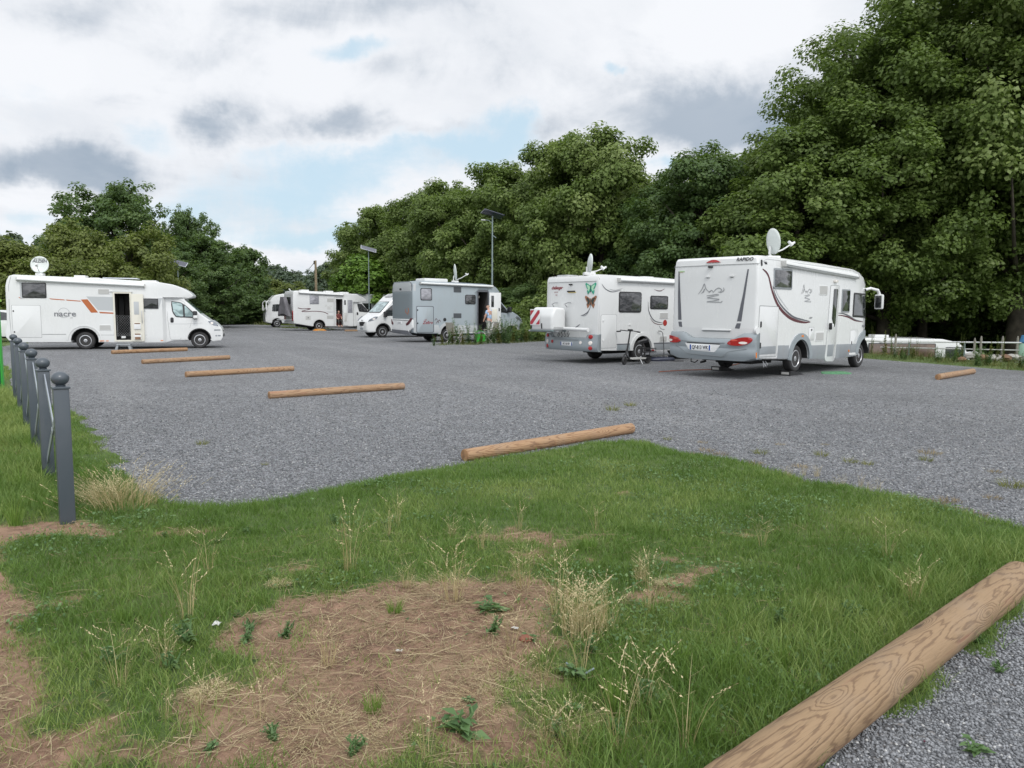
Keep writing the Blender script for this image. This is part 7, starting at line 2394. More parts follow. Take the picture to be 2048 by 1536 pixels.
# ------------------------------------------------------------------ camping chairs and things round them
def chair_proto(label, loc, rz):
    t = thing('camping_chair', label, 'camping chair', loc, rz, 'camping chairs before the silver grey motorhome')
    for s in (-1, 1):
        bm = bmesh.new()
        tube(bm, [(-.24, s * .27, 0), (.22, s * .27, .44), (.24, s * .27, .62)], .02, 6)
        obj('leg', bm, M['chairframe'], t)
        bm = bmesh.new()
        tube(bm, [(.26, s * .25, 0), (-.18, s * .25, .44), (-.34, s * .25, 1.0)], .02, 6)
        obj('leg', bm, M['chairframe'], t)
        bm = bmesh.new(); box(bm, -.24, .26, s * .29 - .03, s * .29 + .03, .61, .64, .01); obj('armrest', bm, M['chairframe'], t)
    bm = bmesh.new(); box(bm, -.20, .24, -.24, .24, .42, .45, .012); obj('seat', bm, M['chaircloth'], t)
    bm = bmesh.new()
    A = [bm.verts.new(p) for p in ((-.20, -.24, .50), (-.20, .24, .50), (-.35, .24, 1.0), (-.35, -.24, 1.0))]
    B = [bm.verts.new(v_.co + Vector((-.02, 0, 0))) for v_ in A]
    bm.faces.new(A); bm.faces.new(B[::-1])
    for i in range(4): bm.faces.new((A[i], B[i], B[(i + 1) % 4], A[(i + 1) % 4]))
    obj('backrest', bm, M['chaircloth'], t)
    return t


spots = [(908, 685, .9, 'pale folding camping chair with crossed legs nearest the rear wheel of the silver grey motorhome'), (982, 684, 2.6, 'pale folding camping chair right of the bright green basket')]
c0 = chair_proto(spots[0][3], (*gp(908, 685), 0), spots[0][2])
c1 = dup(c0, spots[1][3]); c1.location = (*gp(982, 684), 0); c1.rotation_euler = (0, 0, spots[1][2])
P = gp(936, 686)
t = thing('camping_table', 'small pale folding table between the two camping chairs', 'camping table', (P[0], P[1], 0), .1)
bm = bmesh.new(); box(bm, -.38, .38, -.25, .25, .50, .53, .01); obj('table_top', bm, M['ventm'], t)
for s in (-1, 1):
    for q in (-1, 1):
        bm = bmesh.new(); tube(bm, [(s * .36, q * .22, 0), (s * .28, q * .2, .5)], .018, 6); obj('leg', bm, M['chairframe'], t)
P = gp(960, 684)
t = thing('green_basket', 'bright green basket on the grass between table and right-hand camping chair', 'basket', (P[0], P[1], 0), .2)
bm = bmesh.new()
lathe(bm, [(.26, 0), (.30, .38), (.31, .40), (.29, .40), (.25, .02)], 20, sx=1.05, sy=.75); obj('tub', bm, M['green'], t)
bm = bmesh.new(); tube(bm, [(-.30, 0, .38), (-.24, 0, .52), (0, 0, .58), (.24, 0, .52), (.30, 0, .38)], .015, 6); obj('handle', bm, M['green'], t)
P = gp(1258 / 1, 700)

# ------------------------------------------------------------------ people
def figure(name, label, loc, rz, J, mats, hair=True):
    """one continuous skinned body; J: joint positions"""
    root = thing(name, label, 'person', loc, rz)
    def skin(nm, chain, mat, sub=2, start=0):
        """chain: list of (index parent, point, radius)"""
        bm = bmesh.new()
        vs = []
        for par, p, r in chain:
            v_ = bm.verts.new(p); vs.append(v_)
            if par is not None: bm.edges.new((vs[par], v_))
        me = bpy.data.meshes.new(nm); bm.to_mesh(me); bm.free()
        o = link_mesh(nm, me, mat, root)
        sk = o.modifiers.new('skin', 'SKIN')
        for i, (par, p, r) in enumerate(chain):
            rad = r if hasattr(r, '__len__') else (r, r)
            me.skin_vertices[0].data[i].radius = rad
            me.skin_vertices[0].data[i].use_root = (i == start)
        o.modifiers.new('sub', 'SUBSURF').levels = sub
        apply_mods(o)
        for p_ in o.data.polygons: p_.use_smooth = True
        return o
    for nm, chain, mat in J:
        o = skin(nm, chain, mats[mat])
    return root


def standing(name, label, loc, rz, mats, lean=.0, arm_r=None, arm_l=None, s=1.0):
    hip = Vector((0, 0, .90)); neck = Vector((lean, 0, 1.42)); head = Vector((lean + .05, 0, 1.60))
    sl, sr = Vector((lean - .01, .19, 1.38)), Vector((lean - .01, -.19, 1.38))
    al = arm_l or [(lean + .05, .24, 1.12), (lean + .16, .20, .92), (lean + .20, .19, .84)]
    ar_ = arm_r or [(lean + .02, -.25, 1.12), (lean + .12, -.24, .90), (lean + .15, -.23, .82)]
    body = [(None, hip, (.15, .11)), (0, hip.lerp(neck, .35), (.13, .10)), (1, hip.lerp(neck, .8), (.16, .11)), (2, neck, (.06, .06)), (3, neck + Vector((.02, 0, .09)), .052), (4, head, (.085, .10)), (5, head + Vector((.005, 0, .09)), (.07, .085)),
            (2, sl, .065), (7, al[0], .048), (8, al[1], .036), (9, al[2], (.04, .022)), (2, sr, .065), (11, ar_[0], .048), (12, ar_[1], .036), (13, ar_[2], (.04, .022)),
            (0, (0, .10, .84), .095), (15, (.02, .11, .48), .062), (16, (-.02, .11, .10), .042), (17, (.14, .12, .04), (.04, .03)),
            (0, (0, -.10, .84), .095), (19, (.05, -.11, .48), .062), (20, (.0, -.11, .10), .042), (21, (.16, -.12, .04), (.04, .03))]
    top = [(None, hip + Vector((0, 0, .02)), (.165, .125)), (0, hip.lerp(neck, .4), (.15, .12)), (1, hip.lerp(neck, .82), (.175, .125)), (2, neck + Vector((-.01, 0, -.01)), (.075, .075)),
           (2, sl, .078), (4, Vector(al[0]) * .55 + sl * .45, .062), (2, sr, .078), (6, Vector(ar_[0]) * .55 + sr * .45, .062)]
    legs = [(None, (0, 0, .92), (.165, .125)), (0, (0, .10, .82), .105), (1, (.02, .11, .48), .075), (2, (-.02, .11, .12), .06), (0, (0, -.10, .82), .105), (4, (.05, -.11, .48), .075), (5, (.0, -.11, .12), .06)]
    hair = [(None, head + Vector((-.02, 0, .06)), (.095, .11)), (0, head + Vector((-.06, 0, -.02)), (.07, .09))]
    r = figure(name, label, loc, rz, [('body', body, 'skin'), ('top', top, 'top'), ('trousers', legs, 'legs'), ('hair', hair, 'hair')], mats)
    f = bpy.data.objects.new('face', None)
    bpy.data.objects.remove(f)
    bm = bmesh.new()
    for y_ in (-.035, .035):
        bmesh.ops.create_icosphere(bm, subdivisions=1, radius=.012, matrix=Matrix.Translation(head + Vector((.088, y_, .02))))
    obj('eyes', bm, M['bf_dark'], r)
    bm = bmesh.new(); tube(bm, [head + Vector((.085, 0, .02)), head + Vector((.112, 0, -.015)), head + Vector((.088, 0, -.03))], .012, 6); obj('nose', bm, mats['skin'], r)
    return r


lx = local(-3.769, 38.761, .616, 2.02, -1.62, .18)
standing('person', 'person in blue and white top standing at the open door of the silver grey motorhome', lx, math.radians(150), dict(skin=M['skin'], top=M['shirt'], legs=M['trouser'], hair=M['hair']), lean=.06, arm_r=[(.20, -.24, 1.20), (.36, -.16, 1.12), (.43, -.12, 1.14)])
lx = local(-15.234, 57.145, .589, 1.66, -.80, .62)
# seated on the entrance step
def seated(name, label, loc, rz, mats):
    hip = Vector((0, 0, .12)); neck = Vector((.08, 0, .62)); head = Vector((.13, 0, .80))
    sl, sr = Vector((.06, .18, .58)), Vector((.06, -.18, .58))
    body = [(None, hip, (.15, .12)), (0, hip.lerp(neck, .4), (.13, .10)), (1, hip.lerp(neck, .82), (.16, .11)), (2, neck, .06), (3, neck + Vector((.02, 0, .08)), .052), (4, head, (.085, .10)), (5, head + Vector((0, 0, .09)), (.07, .085)),
            (2, sl, .065), (7, (.14, .22, .36), .046), (8, (.34, .14, .26), .036), (9, (.42, .11, .25), (.04, .022)), (2, sr, .065), (11, (.14, -.22, .36), .046), (12, (.34, -.14, .26), .036), (13, (.42, -.11, .25), (.04, .022)),
            (0, (.06, .10, .10), .09), (15, (.44, .12, .12), .064), (16, (.42, .12, -.28), .042), (17, (.54, .12, -.33), .035), (0, (.06, -.10, .10), .09), (19, (.44, -.12, .12), .064), (20, (.42, -.12, -.28), .042), (21, (.54, -.12, -.33), .035)]
    top = [(None, hip + Vector((0, 0, .03)), (.165, .13)), (0, hip.lerp(neck, .45), (.15, .12)), (1, hip.lerp(neck, .84), (.175, .125)), (2, neck, .075), (2, sl, .078), (4, (.12, .21, .42), .06), (2, sr, .078), (6, (.12, -.21, .42), .06)]
    legs = [(None, (.02, 0, .12), (.16, .13)), (0, (.10, .10, .11), .10), (1, (.44, .12, .12), .078), (2, (.42, .12, -.22), .06), (0, (.10, -.10, .11), .10), (4, (.44, -.12, .12), .078), (5, (.42, -.12, -.22), .06)]
    hair = [(None, head + Vector((-.02, 0, .06)), (.095, .11)), (0, head + Vector((-.06, 0, -.02)), (.07, .09))]
    return figure(name, label, loc, rz, [('body', body, 'skin'), ('top', top, 'top'), ('trousers', legs, 'legs'), ('hair', hair, 'hair')], mats)


seated('person', 'person in dark red top seated in the doorway of the far white motorhome', lx, .589 - math.pi / 2, dict(skin=M['skin'], top=M['redshirt'], legs=M['dark'], hair=M['hair']))

# small car glimpsed behind the tail of the left motorhome
def parked_car():
    P = at(-26, 640, 35)
    hwf = lambda x, z: .86 - .14 * sstep(z, .9, 1.45) - .12 * sstep(abs(x - 1.25), 1.5, 2.0)
    v = Veh('parked_car', 'white car glimpsed at the left edge behind the tail of the long motorhome', 'car', (P.x, P.y), .15, hwf, lambda y, z: -.75, W=.86)
    prof = [(-.7, .30), (-.38, .26)] + arch(0, .34, .31, .26) + [(.4, .24), (2.15, .24)] + arch(2.55, .34, .31, .26) + [(3.0, .26), (3.25, .35), (3.28, .62), (3.15, .80), (2.4, .95), (2.1, 1.02), (1.5, 1.40), (1.0, 1.47), (.1, 1.45), (-.5, 1.25), (-.74, .95), (-.78, .5)]
    v.body(prof, M['white'], bev=.06, step=.2)
    v.chassis(-.5, 3.0, ((0, .34, .31), (2.55, .34, .31)), z0=.16, z1=.3, y=.6)
    v.wheels((0, 2.55), r=.31, wd=.19, y=.70)
    for s in (-1, 1):
        for P_ in ([(-.30, 1.0), (.45, 1.0), (.45, 1.36), (.05, 1.36), (-.25, 1.2)], [(.52, 1.0), (1.9, 1.02), (1.45, 1.32), (.98, 1.38), (.52, 1.37)]):
            plate('side_window', roundpoly(P_, .03), v.side(s), M['glass_dk'], v.r, .008, .02, 0, .15)
        plate('tail_light', rrect(s * .62 - .12, .75, s * .62 + .12, .95, .03), lambda u, z, w_: (-.77 - w_, u, z), M['red'], v.r, .03, .05)
        plate('door_line', band([(.48, 1.0), (.50, .32)], .01), v.side(s), M['groove'], v.r, .004, .01)
    plate('windscreen', rrect(-.55, .05, .55, .95, .05), lambda u, q, w_: (2.12 - .58 * q + w_, u, 1.02 + .36 * q + w_), M['glass_dk'], v.r, .02, .04, 0, .2)
    plate('rear_window', rrect(-.5, .1, .5, .9, .05), lambda u, q, w_: (-.72 + .22 * q - w_, u, .98 + .25 * q + w_), M['glass_dk'], v.r, .02, .04, 0, .2)


parked_car()
# ------------------------------------------------------------------ trees
def crown_mesh(name, lobes, n_leaf, leaf, mat, seed, clump=.75, shell=.55, flat=.7, flatten=1.0, droop=0.0):
    """leaves as many small faces gathered in clumps spread through overlapping ellipsoids
    lobes: (x, y, z, rx, ry, rz)"""
    r = np.random.default_rng(seed)
    L = np.array(lobes, float)
    area = (L[:, 3] * L[:, 4] * L[:, 5]) ** (2 / 3)
    ncl = int(max(30, area.sum() * 2.7 / clump ** 2))
    pick = r.choice(len(L), ncl, p=area / area.sum())
    d = r.normal(size=(ncl, 3)); d /= np.linalg.norm(d, axis=1)[:, None]
    q = shell + (1 - shell) * r.random(ncl) ** .55
    q *= 1 + .32 * (r.random(ncl) - .45)
    cc = L[pick, :3] + d * L[pick, 3:] * q[:, None]
    # drop clumps buried deep in other lobes
    deep = np.zeros(ncl, bool)
    for l in L:
        e = (((cc - l[:3]) / l[3:]) ** 2).sum(1)
        deep |= e < .22
    cc = cc[~deep]; dd = d[~deep]
    ncl = len(cc)
    cr = clump * (.55 + .8 * r.random(ncl))
    w_ = cr ** 2; w_ /= w_.sum()
    k = r.choice(ncl, n_leaf, p=w_)
    v = r.normal(size=(n_leaf, 3)); v /= np.linalg.norm(v, axis=1)[:, None]
    rad = r.random(n_leaf) ** .45
    off = v * rad[:, None] * cr[k][:, None]
    off[:, 2] *= flat
    p = cc[k] + off
    # leaf plane: facing outward and upward
    nrm = v * .6 + dd[k] * .35 + np.array([0, 0, .75]) + r.normal(size=(n_leaf, 3)) * .42
    nrm /= np.linalg.norm(nrm, axis=1)[:, None]
    a = r.normal(size=(n_leaf, 3))
    u = np.cross(nrm, a); u /= np.linalg.norm(u, axis=1)[:, None]
    w2 = np.cross(nrm, u)
    s = leaf * (.6 + .8 * r.random(n_leaf))
    s1 = s[:, None]
    tip = p + u * s1 * .62; base = p - u * s1 * .55
    l_ = p + w2 * s1 * .45 + nrm * s1 * .10 - u * s1 * .05; rr2 = p - w2 * s1 * .45 + nrm * s1 * .10 - u * s1 * .05
    V = np.stack([base, rr2, tip, l_], 1).reshape(-1, 3)
    F = np.arange(n_leaf)[:, None] * 4 + np.array([0, 1, 2, 3])
    ct = r.random(ncl)
    tone = np.clip(.30 + .38 * ct[k] + .30 * r.random(n_leaf) - .1, 0, 1.1)
    return np_mesh(name, V, [F], mat, tone=tone, raw=True), cc


def trunk_mesh(name, H, r0, limbs, mat, seed, bend=.3):
    rnd = random.Random(seed)
    bm = bmesh.new()
    pts = [Vector((rnd.uniform(-bend, bend) * (k / 6), rnd.uniform(-bend, bend) * (k / 6), H * k / 6)) for k in range(7)]
    tube(bm, pts, [r0 * (1.25 if k == 0 else 1 - .8 * k / 6) for k in range(7)], 10)
    for c in limbs:
        c = Vector(c)
        z = max(H * .22, min(H * .85, c.z - (Vector((c.x, c.y)).length) * .8))
        b = pts[min(6, int(z / H * 6))].copy(); b.z = z
        m = b.lerp(c, .5) + Vector((0, 0, -.06 * (c - b).length))
        L = (c - b).length
        tube(bm, [b, m, c], [r0 * .34, r0 * .2, r0 * .05], 6)
    bmesh.ops.recalc_face_normals(bm, faces=bm.faces)
    me = bpy.data.meshes.new(name); bm.to_mesh(me); bm.free()
    me.polygons.foreach_set('use_smooth', [True] * len(me.polygons))
    me.materials.append(mat)
    return me


def plane_lobes(seed, W=5.2, H=14.0, base=2.0, n=15, top=.5):
    """overlapping lobes filling a tall rounded crown of radius W"""
    rnd = random.Random(seed)
    out = [(0, 0, (H + base) / 2, W * .72, W * .72, (H - base) * .5)]
    for k in range(n):
        z = base + (H - base) * (.06 + .86 * (k + .5) / n)
        t = (z - base) / (H - base)
        rr_ = W * (math.sin(math.pi * (t * (1 - top * .3) + .16)) ** .6) * .66
        a = k * 2.4 + rnd.uniform(-.3, .3)
        s = rnd.uniform(.8, 1.2) * W * .42
        out.append((rr_ * math.cos(a), rr_ * math.sin(a), z, s, s, s * rnd.uniform(.7, .95)))
    for k in range(5):
        a = rnd.uniform(0, 6.28); q = W * .3 * rnd.random()
        out.append((q * math.cos(a), q * math.sin(a), H - .9 + rnd.uniform(-.6, .4), W * .26, W * .26, W * .26))
    return out


KINDS = {}
TMARK = [(228, 400, 'large dark round tree'), (375, 440, 'pointed dark tree'), (70, 500, 'dish of the long motorhome'), (353, 540, 'left solar lamp post'), (400, 600, 'white globe lamp'), (474, 620, 'green terminal'), (631, 550, 'utility pole'), (545, 600, 'grey bike cover'),
         (737, 510, 'pale-panel lamp post'), (983, 430, 'tallest lamp post'), (870, 560, 'silver grey motorhome'), (1045, 600, 'silver motorhome bonnet'), (1190, 520, 'butterflies motorhome dish'), (1110, 640, 'warning board'), (1190, 290, 'twin-topped crown'),
         (1420, 320, 'dark round-headed tree'), (1556, 480, 'dish of the maroon-curve motorhome'), (1745, 600, 'mirror of the maroon-curve motorhome'), (1820, 680, 'motorhome below the bank'), (2000, 690, 'stakes by the rail')]
LMARK = [(132, 1000, 'nearest fence post'), (98, 900, 'second fence post'), (250, 1010, 'big straw tuft'), (1165, 1250, 'upright seeding tuft'), (375, 1270, 'dark green leafy weed'), (700, 1120, 'tall dry stalks'), (925, 1460, 'round-leaved weed'), (1700, 1240, 'thistle-like weed'),
         (1090, 890, 'knotty lawn-edge log'), (670, 785, 'second nearest log'), (1910, 750, 'far right log'), (1700, 1350, 'nearest log'), (1420, 690, 'right motorhome number plate'), (1595, 740, 'right motorhome rear wheel'), (800, 1300, 'bare soil'), (1280, 700, 'electric scooter')]


def kind(name, lobes, n, leaf, mat, seed, clump, H, r0, bark='bark', **kw):
    me, cc = crown_mesh('crown_' + name, lobes, n, leaf, mat, seed, clump, **kw)
    rnd = np.random.default_rng(seed)
    limbs = cc[rnd.choice(len(cc), 34, replace=False)]
    tm = trunk_mesh('trunk_' + name, H, r0, limbs, M[bark], seed)
    KINDS[name] = (me, tm)


kind('plane_a', plane_lobes(1), 92000, .18, M['leaf'], 11, .85, 11.5, .34)
kind('plane_b', plane_lobes(2, W=5.6, H=13.5, n=17), 92000, .18, M['leaf'], 12, .80, 11, .36)
kind('plane_c', plane_lobes(3, W=4.6, H=14.5, n=15), 84000, .18, M['leaf'], 13, .9, 12, .3)
kind('plane_big', plane_lobes(21, W=6.6, H=20.5, base=4.4, n=32), 175000, .15, M['leaf'], 31, .85, 17, .42)
kind('plane_tall', plane_lobes(22, W=6.2, H=19.0, base=3.8, n=32, top=.8), 160000, .15, M['leaf'], 32, .8, 16, .4)
kind('lime', plane_lobes(4, W=4.6, H=12.0, n=16), 76000, .15, M['leaf_dk'], 14, .62, 10, .28)
kind('dark_round', plane_lobes(5, W=4.9, H=10.5, base=1.0, n=14), 46000, .19, M['leaf_dk'], 15, .55, 8.5, .3)
kind('bright', plane_lobes(6, W=3.4, H=7.5, base=.8, n=10), 22000, .26, M['leaf_br'], 16, .7, 6, .2)
kind('olive', plane_lobes(7, W=3.6, H=6.0, base=.2, n=10), 26000, .16, M['leaf_ol'], 17, .6, 4.5, .15)
kind('lacy', plane_lobes(8, W=3.8, H=8.0, base=1.0, n=9), 11000, .26, M['leaf_dk'], 18, .50, 7.6, .2, shell=.35)
kind('far', plane_lobes(9, W=5.0, H=8.0, base=.4, n=9), 9000, .42, M['leaf_far'], 19, .7, 6.5, .2)
kind('bush', [(0, 0, 1.0, 1.5, 1.3, 1.1), (1.1, .2, .8, 1.0, 1.0, .8), (-1.1, -.1, .9, 1.0, .9, .9)], 7000, .13, M['leaf'], 20, .38, 1.6, .06)

ntree = 0


def tree(kn, x, y, z, s, rz, label, cat='tree', sz=None, group=None, nm=None):
    me, tm = KINDS[kn]
    t = thing(nm or ('shrub' if kn == 'bush' else 'tree'), label, cat, (x, y, z), rz, group)
    t.scale = (s, s, sz or s)
    c = bpy.data.objects.new('crown', me); COL.objects.link(c); c.parent = t
    k = bpy.data.objects.new('trunk', tm); COL.objects.link(k); k.parent = t
    return t


# the row of plane trees behind the motorhomes: (kind, px of the middle, distance, py of the top, width scale, label)
ROW = [
    ('plane_big', 2105, 37.5, -330, 1.12, 'huge plane tree filling the upper right corner, nearest of the row'),
    ('plane_tall', 1800, 39.5, 40, 1.0, 'huge plane tree with ragged left edge against the dark cloud, above the right-hand motorhome'),
    ('plane_big', 2360, 36, -330, 1.1, 'plane tree at the far right mostly outside the photo'),
    ('plane_c', 1600, 38, 275, .92, 'yellow-green plane tree directly behind the satellite dish of the right-hand motorhome'),
    ('lime', 1420, 43, 302, 1.02, 'dark round-headed tree between the two tallest green crowns, behind the gap of the right motorhomes'),
    ('lime', 1330, 47, 365, .85, 'dark tree with a low shoulder right of the twin-topped crown'),
    ('plane_a', 1205, 50, 272, .98, 'tall twin-topped plane tree behind the motorhome with the butterflies, right top'),
    ('plane_c', 1120, 53, 290, .85, 'tall twin-topped plane tree behind the motorhome with the butterflies, left top'),
    ('plane_b', 1000, 58, 348, .95, 'broad plane tree behind the tall solar lamp post'),
    ('plane_a', 900, 64, 372, .98, 'plane tree behind the satellite dish of the silver grey motorhome'),
    ('plane_c', 835, 69, 400, .95, 'plane tree rising behind the silver grey motorhome roof air conditioner'),
    ('plane_b', 760, 76, 428, .95, 'leftmost tall plane tree of the row, behind the bright green tree'),
    ('lacy', 712, 82, 475, 1.0, 'thin-crowned tree at the left end of the plane tree row'),
]
HT = {'plane_big': 20.8, 'plane_tall': 19.3, 'plane_a': 14.2, 'plane_b': 13.8, 'plane_c': 14.7, 'lime': 12.3, 'dark_round': 10.8, 'bright': 7.6, 'olive': 6.1, 'lacy': 8.2, 'far': 8.0}
for i, (kn, px, d, top, wsc, lb) in enumerate(ROW):
    P = at(px, max(top, -700), d)
    z0 = LOWZ
    sz = (P.z - z0) / HT[kn]
    tree(kn, P.x, P.y, z0, wsc, i * 1.9 + .4, lb, sz=sz, group='row of large trees behind the motorhomes')
# second and third row, added to block the light and close the gaps
BACK = [('plane_a', 2150, 41, -60), ('plane_c', 1880, 44, 60), ('plane_b', 1700, 48, 200), ('plane_b', 1520, 52, 330), ('plane_a', 1370, 56, 370), ('plane_c', 1250, 60, 360), ('plane_b', 1090, 65, 370), ('plane_a', 960, 71, 400), ('plane_c', 860, 78, 430), ('plane_b', 790, 86, 455),
        ('plane_b', 2080, 54, 250), ('plane_a', 1800, 58, 330), ('plane_c', 1630, 62, 380)]
for i, (kn, px, d, top) in enumerate(BACK):
    P = at(px, top, d)
    tree(kn, P.x, P.y, LOWZ, 1.1, i * 2.7 + 1, by('added light-blocking dark back-row tree rising', px, 300, TMARK), sz=(P.z - LOWZ) / HT[kn], group='added trees behind the front row')
# undergrowth at their feet
UND = [(1990, 47, 560), (1900, 48, 560), (2090, 46, 540), (1810, 49, 560), (1730, 50, 560), (2220, 45, 540), (2330, 44, 520), (1650, 50, 560), (1590, 44, 560), (1500, 46, 570), (1420, 47.5, 570), (1340, 49, 575), (1250, 51, 570), (1170, 53, 575), (1090, 49.5, 590), (1060, 51, 570), (1000, 56, 575), (930, 61, 575), (870, 67, 575), (820, 72, 575)]
for i, (px, d, top) in enumerate(UND):
    P = at(px, top, d)
    tree('olive' if i % 3 == 1 and px < 1300 else 'lime', P.x, P.y, LOWZ, .9, i * 2.1, by('dark bushy undergrowth', px, 570, TMARK), 'bush', sz=(P.z - LOWZ) / (6.1 if (i % 3 == 1 and px < 1300) else 12.3), group='undergrowth below the plane trees', nm='undergrowth_bush')
# bright tree and shrubs in front of the row
P = at(733, 516, 67); tree('bright', P.x, P.y, -.2, .95, .7, 'small bright yellow-green tree behind the pale-panel solar lamp post', sz=(P.z + .2) / 7.6)
for i, (px, d, top, lb) in enumerate(((1062, 40, 640, 'leafy green shrub left of the white storage box'), (1045, 43.5, 608, 'taller leafy shrub right of the silver motorhome bonnet'), (1075, 45, 585, 'bushy green shrub behind the warning board'), (1040, 47, 600, 'shrub standing between the silver grey motorhome and the butterflies motorhome'))):
    P = at(px, top, d)
    tree('bush', P.x, P.y, -.2, (P.z + .2) / 2.2 * .9, i * 1.3, lb, 'shrub', sz=(P.z + .2) / 2.2)

# left-hand trees
LEFT = [
    ('dark_round', 228, 62, 378, 1.02, 'large dark round tree towering behind the long motorhome at the left'),
    ('dark_round', 150, 60, 440, .62, 'dark lower tree at the left shoulder of the large dark round tree'),
    ('dark_round', 372, 66, 428, .58, 'pointed dark tree just right of the large dark round tree'),
    ('dark_round', 400, 64, 480, .85, 'wide dark tree behind the cab of the long motorhome'),
    ('lacy', 455, 84, 505, .95, 'thin see-through tree right of the wide dark tree'),
    ('lacy', 492, 86, 497, .85, 'thin see-through tree at the right end of the left-hand group'),
    ('olive', 262, 50, 462, 1.0, 'olive green bushy tree in front of the large dark round tree'),
    ('olive', 150, 49, 452, .95, 'yellowish green bushy tree left of the large dark round tree'),
    ('olive', 60, 47, 494, 1.0, 'olive bushy tree behind the satellite dish of the long motorhome'),
    ('olive', -30, 46, 488, 1.0, 'olive bushy tree at the left edge of the photo'),
    ('olive', 200, 46, 515, .8, 'low olive bush just above the roof of the long motorhome'),
    ('olive', 110, 44, 520, .8, 'low olive bush right of the satellite dish of the long motorhome'),
    ('dark_round', 330, 56, 505, .7, 'low dark tree behind the solar lamp post at the left'),
    ('dark_round', 430, 78, 545, .55, 'dark low tree over the far boom barrier'),
    ('olive', 500, 92, 565, .9, 'olive tree beyond the far green terminal'),
    ('olive', 560, 98, 560, 1.2, 'olive tree above the half hidden white motorhome'),
]
for i, (kn, px, d, top, wsc, lb) in enumerate(LEFT):
    P = at(px, top, d)
    tree(kn, P.x, P.y, -.1, wsc, i * 1.7, lb, sz=(P.z + .1) / HT[kn], group='trees behind the long motorhome')
for i in range(15):
    px = -60 + i * 43
    P = at(px, 590, 50 + i * 2.2)
    tree('bush' if False else 'dark_round', P.x, P.y, -.2, .55, i * 1.1, by('dark low hedge bush', px, 590, TMARK), 'bush', sz=(P.z + .2) / 10.8, group='hedge behind the left-hand trees', nm='hedge_bush')
FAR = [(520, 150, 541), (548, 145, 540), (575, 140, 551), (600, 150, 552), (612, 150, 560), (640, 140, 540), (665, 130, 536), (690, 120, 545), (30, 120, 485), (-40, 120, 490), (75, 130, 492)]
for i, (px, d, top) in enumerate(FAR):
    P = at(px, top, d)
    tree('far', P.x, P.y, -.3, 1.0, i * 1.4, by('hazy bluish far tree', px, 545, TMARK), sz=(P.z + .3) / 8.0, group='far trees on the horizon', nm='far_tree')


# ------------------------------------------------------------------ herbs, tufts, stalks
def herb_mesh(name, H, n_stem, n_leaf, leaf, mat, seed, spread=.25, spike=False, up=.5):
    r = np.random.default_rng(seed)
    V, F4, T_ = [], [], []
    nv = 0
    for s in range(n_stem):
        az = r.random() * 6.28; ln = spread * r.random()
        h = H * (.55 + .45 * r.random())
        P = [np.array([math.cos(az) * ln * t ** 1.3 + .02 * math.sin(6 * t + s), math.sin(az) * ln * t ** 1.3, h * t]) for t in np.linspace(0, 1, 7)]
        for a, b in zip(P, P[1:]):
            wd = .004 + .006 * (1 - a[2] / h)
            for dx in (np.array([wd, 0, 0]), np.array([0, wd, 0])):
                V += [a - dx, a + dx, b + dx * .8, b - dx * .8]; F4.append([nv, nv + 1, nv + 2, nv + 3]); nv += 4; T_.append(.45)
        m = n_leaf // n_stem
        for k in range(m):
            t = r.random() ** .8 if not spike else .15 + .85 * (k / m)
            i = min(5, int(t * 6)); c = P[i] + (P[i + 1] - P[i]) * (t * 6 - i)
            a2 = r.random() * 6.28
            L = leaf * (.6 + .8 * r.random()) * (1.1 - .6 * t if not spike else (1.25 - t))
            d = np.array([math.cos(a2), math.sin(a2), up * (r.random() - .2)]); d /= np.linalg.norm(d)
            sd = np.array([-d[1], d[0], (r.random() - .5) * .6]); sd /= np.linalg.norm(sd)
            c1 = c + d * L * .45 + np.array([0, 0, L * .06]); c2 = c + d * L - np.array([0, 0, L * .18])
            V += [c, c1 + sd * L * .24, c2, c1 - sd * L * .24]; F4.append([nv, nv + 1, nv + 2, nv + 3]); nv += 4; T_.append(r.random())
    return np_mesh(name, np.array(V), [np.array(F4)], mat, tone=np.array(T_), raw=True)


def tuft_mesh(name, n, H, W, lean, mat, seed, r0=.06, seeds=False, tone=(.2, .8), droop=.9):
    r = np.random.default_rng(seed)
    V, F, T_ = [], [], []
    nv = 0
    for k in range(n):
        a = r.random() * 6.28; q = r0 * r.random() ** .5
        b = np.array([q * math.cos(a), q * math.sin(a), 0.])
        az = a + r.normal() * .6
        h = H * (.45 + .55 * r.random()); ln = lean * (.2 + .8 * r.random())
        fa = r.random() * 3.14; wv = np.array([math.cos(fa), math.sin(fa), 0]) * W * (.6 + .6 * r.random())
        kink = r.random() < .25
        prev = None
        N = 6
        for j in range(N + 1):
            t = j / N
            z = h * (t - (ln * .5 * droop) * t ** 2.6) if not kink else h * min(t, .62) * 1.0 - h * max(0, t - .62) * .7
            p = b + np.array([math.cos(az), math.sin(az), 0]) * ln * h * t ** 1.6 + np.array([0, 0, max(z, .003)])
            w_ = wv * (1 - .85 * t)
            V += [p - w_, p + w_]
            if prev is not None:
                F.append([prev, prev + 1, nv + 1, nv]); T_.append(tone[0] + (tone[1] - tone[0]) * ((k * .618) % 1))
            prev = nv; nv += 2
        if seeds and r.random() < .7:
            tp = p; dr = np.array([math.cos(az), math.sin(az), .7]); dr /= np.linalg.norm(dr)
            for m in range(14):
                c = tp - dr * .0075 * m + r.normal(size=3) * .0012
                s_ = r.normal(size=3) * .0022
                V += [c, c + s_ + dr * .005, c + dr * .012 + s_ * .8, c - s_ * .5 + dr * .004]; F.append([nv, nv + 1, nv + 2, nv + 3]); nv += 4; T_.append(tone[1])
    return np_mesh(name, np.array(V), [np.array(F)], mat, tone=np.array(T_), raw=True)


